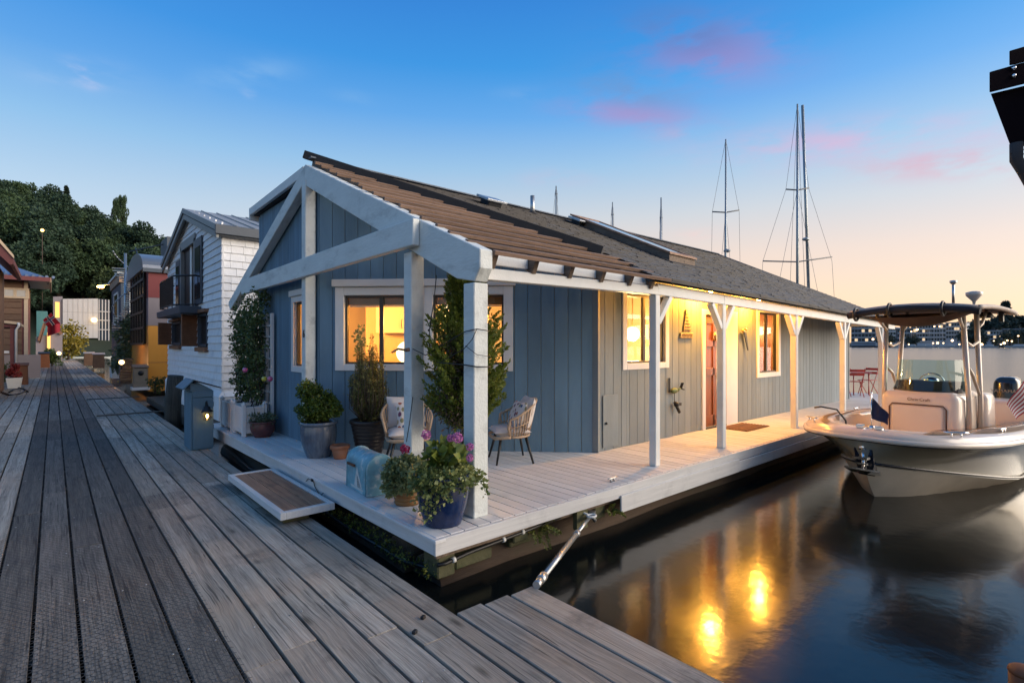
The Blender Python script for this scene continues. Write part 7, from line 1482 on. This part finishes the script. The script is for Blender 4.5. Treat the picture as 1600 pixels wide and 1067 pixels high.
# ================================================================ sailing yachts behind the houseboat: masts show above the roof
mat('mast_grey', (.32, .36, .38), .35, .08, 4, metal=.5); mat('yacht_white', (.6, .6, .6), .2, .03, 2); mat('rig_wire', (.16, .17, .18), .5); mat('navy_canvas', (.02, .026, .05), .8, .15, 5)
def yacht(u, vtop, dist, lab, spread, rig=.012, mast_r=.1, hull=True, vb=460, twin=None, lean=0.):
    top = P(u, vtop, t=dist); base = P(u + lean, vb, t=dist); b0 = Vector((base.x, base.y, WZ)); t_ = thing('sailing_yacht', lab, 'sailing yacht', (b0.x, b0.y, WZ), 0, None); z1_ = top.z - WZ
    k = MB(); k.tube([(0, 0, .9), (0, 0, z1_ * .5), (0, 0, z1_)], [mast_r, mast_r, mast_r * .6], 10); k.build('mast', 'mast_grey', t_, 0, False)
    sdv = rgt; L_ = [];
    for (v, hw) in spread:
        z = P(u, v, t=dist).z - WZ; w_ = hw / F * dist; k = MB(); k.tube([-sdv * w_ + Vector((0, 0, z)), Vector((0, 0, z - .05)), sdv * w_ + Vector((0, 0, z + w_ * .12))], .045, 6); k.build('spreader', 'rig_wire', t_, 0, False); L_.append((w_, z))
    for sg in (-1, 1):
        k = MB(); pts = [(0, 0, z1_)] + [tuple(sdv * (sg * w_) + Vector((0, 0, z))) for w_, z in L_] + [tuple(sdv * (sg * (L_[-1][0] * 1.18 if L_ else 1.4)) + Vector((0, 0, .9)))]; k.tube(pts, rig, 4); k.build('shroud', 'rig_wire', t_, 0, False)
        if L_: k = MB(); k.tube([(0, 0, L_[0][1]), tuple(sdv * (sg * L_[-1][0]) + Vector((0, 0, .9)))], rig, 4); k.build('shroud', 'rig_wire', t_, 0, False)
    k = MB(); k.tube([(0, 0, z1_), (3.6, 2, 1)], rig, 4); k.tube([(0, 0, z1_), (-4.0, -2, 1)], rig, 4); k.build('stay', 'rig_wire', t_, 0, False)
    k = MB(); rows = []
    for q in np.linspace(0, 1, 10):
        hb = 1.5 * math.sin(math.pi * min(.97, q * .82 + .12)) * (1 if q < .98 else .8); x = -5 + 9.5 * (1 - q); rows.append([(x, y * hb * w_, z) for y, w_, z in ((-1, 1, .95), (-1, .9, .4), (-1, .3, -.2), (1, .3, -.2), (1, .9, .4), (1, 1, .95))])
    k.sheet(rows); k.sheet([[r[5], r[0]] for r in rows]); h_ = k.build('hull', 'yacht_white', t_, 0, False); h_.rotation_euler = (0, 0, .5)
    k = MB(); k.hexa([(-2, -.8, .9), (1.5, -.7, .9), (1.5, .7, .9), (-2, .8, .9), (-1.8, -.6, 1.4), (1, -.5, 1.35), (1, .5, 1.35), (-1.8, .6, 1.4)]); o = k.build('cabin', 'yacht_white', t_, .05, False); o.rotation_euler = (0, 0, .5)
    return t_
ya = yacht(1254, 163, 34, 'largest sailing yacht with two tall masts behind the roof', ((296, 18), (408, 54)), vb=450, lean=-8, mast_r=.085)
q = P(1254, 165, t=34.2) - Vector(ya.location); q2 = P(1264, 470, t=34.2) - Vector(ya.location); k = MB(); k.tube([q, q.lerp(q2, .5), q2], .09, 10); k.build('mast', 'mast_grey', ya, 0, False); q3 = P(1259, 374, t=34.0) - Vector(ya.location); k = MB(); k.ball(q3, .22, 10, 8, (1.4, 1, .5)); k.build('radar', 'mast_grey', ya, 0, False)
yb = yacht(1134, 218, 36, 'sailing yacht whose single mast stands left of the tallest mast', ((331, 21),), vb=420, mast_r=.08); q3 = P(1136, 392, t=36) - Vector(yb.location); k = MB(); k.ball(q3, .2, 10, 8, (1.2, 1.2, .6)); k.build('radar', 'mast_grey', yb, 0, False)
yacht(1033, 309, 40, 'sailing yacht with a short thin mast right of the skylight top', ((340, 2),), .010, .09, vb=390); yacht(957, 316, 42, 'sailing yacht with the shortest mast tip, above the skylight', ((335, 2),), .010, .07, vb=370); yacht(869, 291, 40, 'sailing yacht with the leftmost mast, above the vent pipe', ((303, 2),), .010, .08, vb=360)
# covered cruiser beyond the end of the porch
cr_ = P(1350, 600, D=11); cc = thing('cruiser', 'white cruiser with dark blue canvas cover beyond the porch end', 'motorboat', (25.5, 10.2, WZ), R(8))
k = MB(); rows = []
for q in np.linspace(0, 1, 9): hb = 1.5 * (1 - (q) ** 3.2) + .02; x = -4 + 9 * q; rows.append([(x, y * hb * w_, z + .35 * q * q) for y, w_, z in ((-1, 1, 1.25), (-1, .92, .6), (-1, .5, -.2), (1, .5, -.2), (1, .92, .6), (1, 1, 1.25))])
k.sheet(rows); k.sheet([[r[5], r[0]] for r in rows]); k.add([rows[0][i] for i in range(6)], [tuple(range(6))]); k.build('hull', 'yacht_white', cc, 0, False)
k = MB(); k.hexa([(-3.9, -1.4, 1.3), (2.0, -1.3, 1.4), (2.0, 1.3, 1.4), (-3.9, 1.4, 1.3), (-3.6, -1.2, 2.25), (.8, -1.1, 2.3), (.8, 1.1, 2.3), (-3.6, 1.2, 2.25)]); k.build('canvas_cover', 'navy_canvas', cc, .06, False)
k = MB(); k.hexa([(-3.6, -1.22, 2.26), (.9, -1.15, 2.3), (.9, 1.15, 2.3), (-3.6, 1.22, 2.26), (-3.2, -1.1, 3.15), (-.2, -1.0, 3.2), (-.2, 1.0, 3.2), (-3.2, 1.1, 3.15)]); k.build('enclosure', 'navy_canvas', cc, .06, False)
for i in range(3): k = MB(); k.hexa([(-3.2 + i * 1.15, -1.24, 2.4), (-2.3 + i * 1.15, -1.22, 2.4), (-2.3 + i * 1.15, -1.1, 2.4), (-3.2 + i * 1.15, -1.1, 2.4), (-3.1 + i * 1.1, -1.15, 3.0), (-2.35 + i * 1.1, -1.13, 3.0), (-2.35 + i * 1.1, -1.0, 3.0), (-3.1 + i * 1.1, -1.0, 3.0)]); k.build('clear_panel', 'sky_pane', cc, 0, False)
for y0 in (-1.28, -1.15): k = MB(); k.hexa([(-3.66, y0 + .03 if y0 > -1.2 else -1.0, 2.42), (-3.64, .9, 2.42), (-3.6, .9, 2.42), (-3.6, -1.0, 2.42), (-3.36, -.95, 3.0), (-3.36, .85, 3.0), (-3.3, .85, 3.0), (-3.3, -.95, 3.0)]); k.build('clear_panel', 'sky_pane', cc, 0, False); break
k = MB(); k.tube([(-4.05, -.9 + .28 * math.cos(a), 1.55 + .28 * math.sin(a)) for a in np.linspace(0, 6.28, 16)], .07, 8); k.build('life_ring', 'yacht_white', cc, 0, False)
k = MB(); k.tube([(-4, -1.3, 1.3), (-4, -1.3, 2.0), (-4, 1.3, 2.0), (-4, 1.3, 1.3)], .025, 6); k.build('stern_rail', 'chrome', cc, 0, False)
# ---- red bistro set on the far end of the deck
mat('bistro_red', (.42, .035, .025), .4, .08, 6, rand=0)
def bistro_chair(loc, rz, lab):
    t_ = thing('bistro_chair', lab, 'folding chair', loc, rz, 'red bistro chairs')
    for sx_ in (-.19, .19):
        k = MB(); k.tube([(sx_, .22, 0), (sx_, -.02, .45), (sx_, -.24, .86)], .012, 6); k.build('leg', 'bistro_red', t_, 0, False); k = MB(); k.tube([(sx_ * .9, -.24, 0), (sx_ * .9, .2, .45)], .012, 6); k.build('leg', 'bistro_red', t_, 0, False)
    for i in range(6): k = MB(); k.box((0, -.14 + i * .07, .455), (.40, .05, .014)); k.build('seat_slat', 'bistro_red', t_, 0, False)
    for z in (.68, .80): k = MB(); k.box((0, -.17 - (z - .68) * .5, z), (.40, .012, .075)); k.build('back_slat', 'bistro_red', t_, 0, False)
    return t_
c1 = P(1347, 610, z=ZD); c2 = P(1392, 606, z=ZD)
bistro_chair((18.55, 5.05, ZD), R(-60), 'red folding chair left of the little red table'); bistro_chair((19.7, 5.0, ZD), R(75), 'red folding chair right of the little red table')
t_ = thing('bistro_table', 'small red folding table between the red chairs', 'table', (19.15, 5.05, ZD), .3); k = MB(); k.box((0, 0, .71), (.55, .55, .02)); k.build('table_top', 'bistro_red', t_, .004, False)
for sg in (-1, 1):
    for y in (-.2, .2): k = MB(); k.tube([(sg * .24, y, 0), (-sg * .22, y, .70)], .012, 6); k.build('leg', 'bistro_red', t_, 0, False)

# ================================================================ far shore: buildings, trees, boats, lights
mat('far_pale', (.58, .60, .64), .6, .1, .1, rand=.15); mat('far_dark', (.22, .25, .30), .6, .1, .1, rand=.2); mat('far_glass', (.03, .04, .05), .2); glow('far_lit', (1, .68, .36), .7); glow('far_lamp', (1, .66, .34), 5.); glow('far_lamp_green', (.3, 1, .75), 4.); mat('far_boat', (.42, .42, .43), .4)
XF = 566.
def FX(u, v, X=XF): return P(u, v, E=X)
def far_building(u0, u1, v0, v1, lab, m_='far_pale', floors=4, bays=9, lit=.25, X=XF + 14, depth=22):
    a, b2 = FX(u0, v1, X), FX(u1, v0, X); y0, y1 = min(a.y, b2.y), max(a.y, b2.y); t_ = thing('lakeside_building', lab, 'building', (X + depth / 2, (y0 + y1) / 2, 0)); zb = min(a.z, 1.0)
    k = MB(); k.bb(X, X + depth, y0, y1, zb, b2.z); k.build('wall', m_, t_); k = MB(); k.bb(X - .8, X + depth, y0 - .5, y1 + .5, b2.z, b2.z + .5); k.build('roof', 'far_dark', t_)
    fh = (b2.z - a.z) / floors; bw = (y1 - y0) / bays
    for f in range(floors):
        k = MB(); k.bb(X - .9, X, y0, y1, a.z + f * fh + fh * .02, a.z + f * fh + fh * .12); k.build('floor_edge', 'far_pale', t_)
        for c in range(bays):
            k = MB(); k.bb(X - .25, X + .0, y0 + (c + .1) * bw, y0 + (c + .9) * bw, a.z + f * fh + fh * .25, a.z + f * fh + fh * .85); k.build('window', 'far_lit' if random.random() < lit * .5 else 'far_glass', t_)
    return t_
for args in ((1432, 1478, 507, 534, 'long pale office block in the middle of the far shore', 'far_pale', 4, 10, .22), (1402, 1432, 513, 536, 'lower grey block left of the long office across the lake', 'far_dark', 3, 6, .3), (1478, 1508, 504, 530, 'grey office with lit top floor behind the boat top legs', 'far_pale', 4, 7, .3), (1538, 1566, 517, 530, 'pale flat roofed building with bright yellow windows across the lake', 'far_pale', 2, 6, .6), (1568, 1604, 514, 526, 'small dark building at the far right shore', 'far_dark', 2, 6, .3), (1330, 1368, 506, 535, 'dark block across the lake behind the covered cruiser', 'far_dark', 4, 7, .3), (1368, 1400, 512, 537, 'block with scattered lit windows left of the boat canopy', 'far_pale', 4, 7, .35)): far_building(*args)
for (u, v, lab) in ((1530, 502, 'low building with glowing roof edge high on the far hill'), (1548, 503, 'second low lit building on the far hill crest')): far_building(u - 8, u + 8, v - 1, v + 6, lab, 'far_dark', 1, 4, .8, 690, 12)
leafmat('far_leaf', (.03, .045, .04), (.07, .10, .08), .8, .0); fc = [crown_mesh('crown', 'far_leaf', 14, 6.5, 22, 26, 2.2), crown_mesh('crown', 'far_leaf', 12, 5.5, 20, 26, 2.2), fir_mesh('crown', 'far_leaf', 22, 5, 22, 2.0)]
FG = 'trees on the far shore'; i = 0; ctr = [0, 0]
for (u, v, X, kd, sc) in sorted([(1520, 541, 563, 0, 1.1), (1508, 541, 565, 1, 1.0), (1529, 541, 566, 1, 1.0), (1380, 541, 562, 1, .8), (1390, 541, 562, 0, .7), (1428, 541, 562, 1, .75), (1420, 541, 561, 0, .6), (1578, 540, 566, 0, .9), (1592, 540, 566, 1, 1.0), (1604, 540, 568, 0, 1.), (1556, 541, 562, 1, .5), (1500, 512, 660, 0, .9), (1512, 511, 670, 1, .9), (1524, 510, 680, 0, .9), (1541, 508, 690, 1, .9), (1556, 507, 690, 0, 1.), (1571, 506, 690, 2, 1.25), (1567, 508, 680, 0, .9), (1581, 508, 690, 1, 1.), (1592, 506, 700, 0, 1.05), (1602, 505, 700, 1, 1.1), (1612, 505, 700, 0, 1.1), (1488, 513, 660, 1, .8), (1474, 514, 660, 0, .8), (1460, 515, 660, 1, .8), (1446, 515, 660, 0, .8), (1430, 516, 650, 1, .8), (1415, 516, 650, 0, .8), (1400, 517, 650, 1, .8), (1385, 517, 650, 0, .8), (1368, 517, 650, 1, .8), (1350, 517, 650, 0, .8)]):
    ctr[X < 600] += kd < 2
    p_ = P(u, v, E=X); low = X < 600; tree('shore_tree' if kd < 2 else 'shore_fir', ('dark tree at the far water edge, ' + ORD[ctr[1] - 1] + ' from the left' if low else 'dark tree on the ridge across the lake, ' + ORD[ctr[0] - 1] + ' from the left') if kd < 2 else 'tall pointed fir on the far skyline at right', (p_.x, p_.y, (1.0 if low else p_.z - 6)), fc[kd], 14, sc, i * 1.3, FG if kd < 2 else None); i += 1
k = MB()
for j, (u, v, gr) in enumerate(sorted(((1410, 521, 0), (1424, 518, 0), (1433, 515, 0), (1460, 510, 0), (1468, 510, 0), (1392, 536, 0), (1458, 536, 0), (1465, 536, 0), (1488, 532, 0), (1512, 538, 0), (1534, 538, 0), (1553, 533, 0), (1564, 538, 0), (1569, 536, 0), (1574, 532, 0), (1581, 533, 0), (1591, 525, 0), (1382, 515, 1), (1474, 536, 0), (1499, 538, 0), (1420, 538, 0), (1364, 530, 0), (1588, 541, 0)))):
    p_ = P(u, v, E=560); t_ = thing('shore_light', 'greenish lamp glowing on the far shore' if gr else 'warm point of light along the far shore, ' + ORD[j] + ' from the left', 'lamp', (p_.x, p_.y, min(p_.z - .5, 1.2)), 0, None if gr else 'lights along the far shore'); k = MB(); k.ball((0, 0, p_.z - t_.location.z), .55 + .35 * (j % 3 == 0), 8, 6); k.build('lamp_head', 'far_lamp_green' if gr else 'far_lamp', t_, 0, False); k = MB(); k.tube([(0, 0, -.5), (0, 0, p_.z - t_.location.z)], .12, 5); k.build('pole', 'far_dark', t_, 0, False)
for j, (u, L_) in enumerate(sorted(((1440, 12), (1452, 10), (1472, 9), (1512, 14), (1524, 11), (1545, 12), (1590, 16), (1404, 9), (1425, 10), (1486, 10)))):
    p_ = P(u, 542, E=552); t_ = thing('moored_boat', 'small white boat along the far shore, ' + ORD[j] + ' from the left', 'boat', (p_.x, p_.y, WZ), 0, 'boats along the far shore'); k = MB(); k.hexa([(-1.6, -L_ / 2 + 1, -.1), (1.6, -L_ / 2 + 1, -.1), (1.6, L_ / 2 - 2, -.1), (-1.6, L_ / 2 - 2, -.1), (-1.9, -L_ / 2, 1.3), (1.9, -L_ / 2, 1.3), (1.9, L_ / 2, 1.7), (-1.9, L_ / 2, 1.7)]); k.build('hull', 'far_boat', t_, 0, False); k = MB(); k.hexa([(-1.2, -L_ / 4, 1.3), (1.2, -L_ / 4, 1.3), (1.2, L_ / 5, 1.4), (-1.2, L_ / 5, 1.4), (-1, -L_ / 5, 2.7), (1, -L_ / 5, 2.7), (1, L_ / 10, 2.7), (-1, L_ / 10, 2.7)]); k.build('cabin', 'far_boat', t_, 0, False)
    if j in (3, 4, 7): k = MB(); k.tube([(0, 0, 1), (0, 0, 15)], .12, 5); k.build('mast', 'far_boat', t_, 0, False)
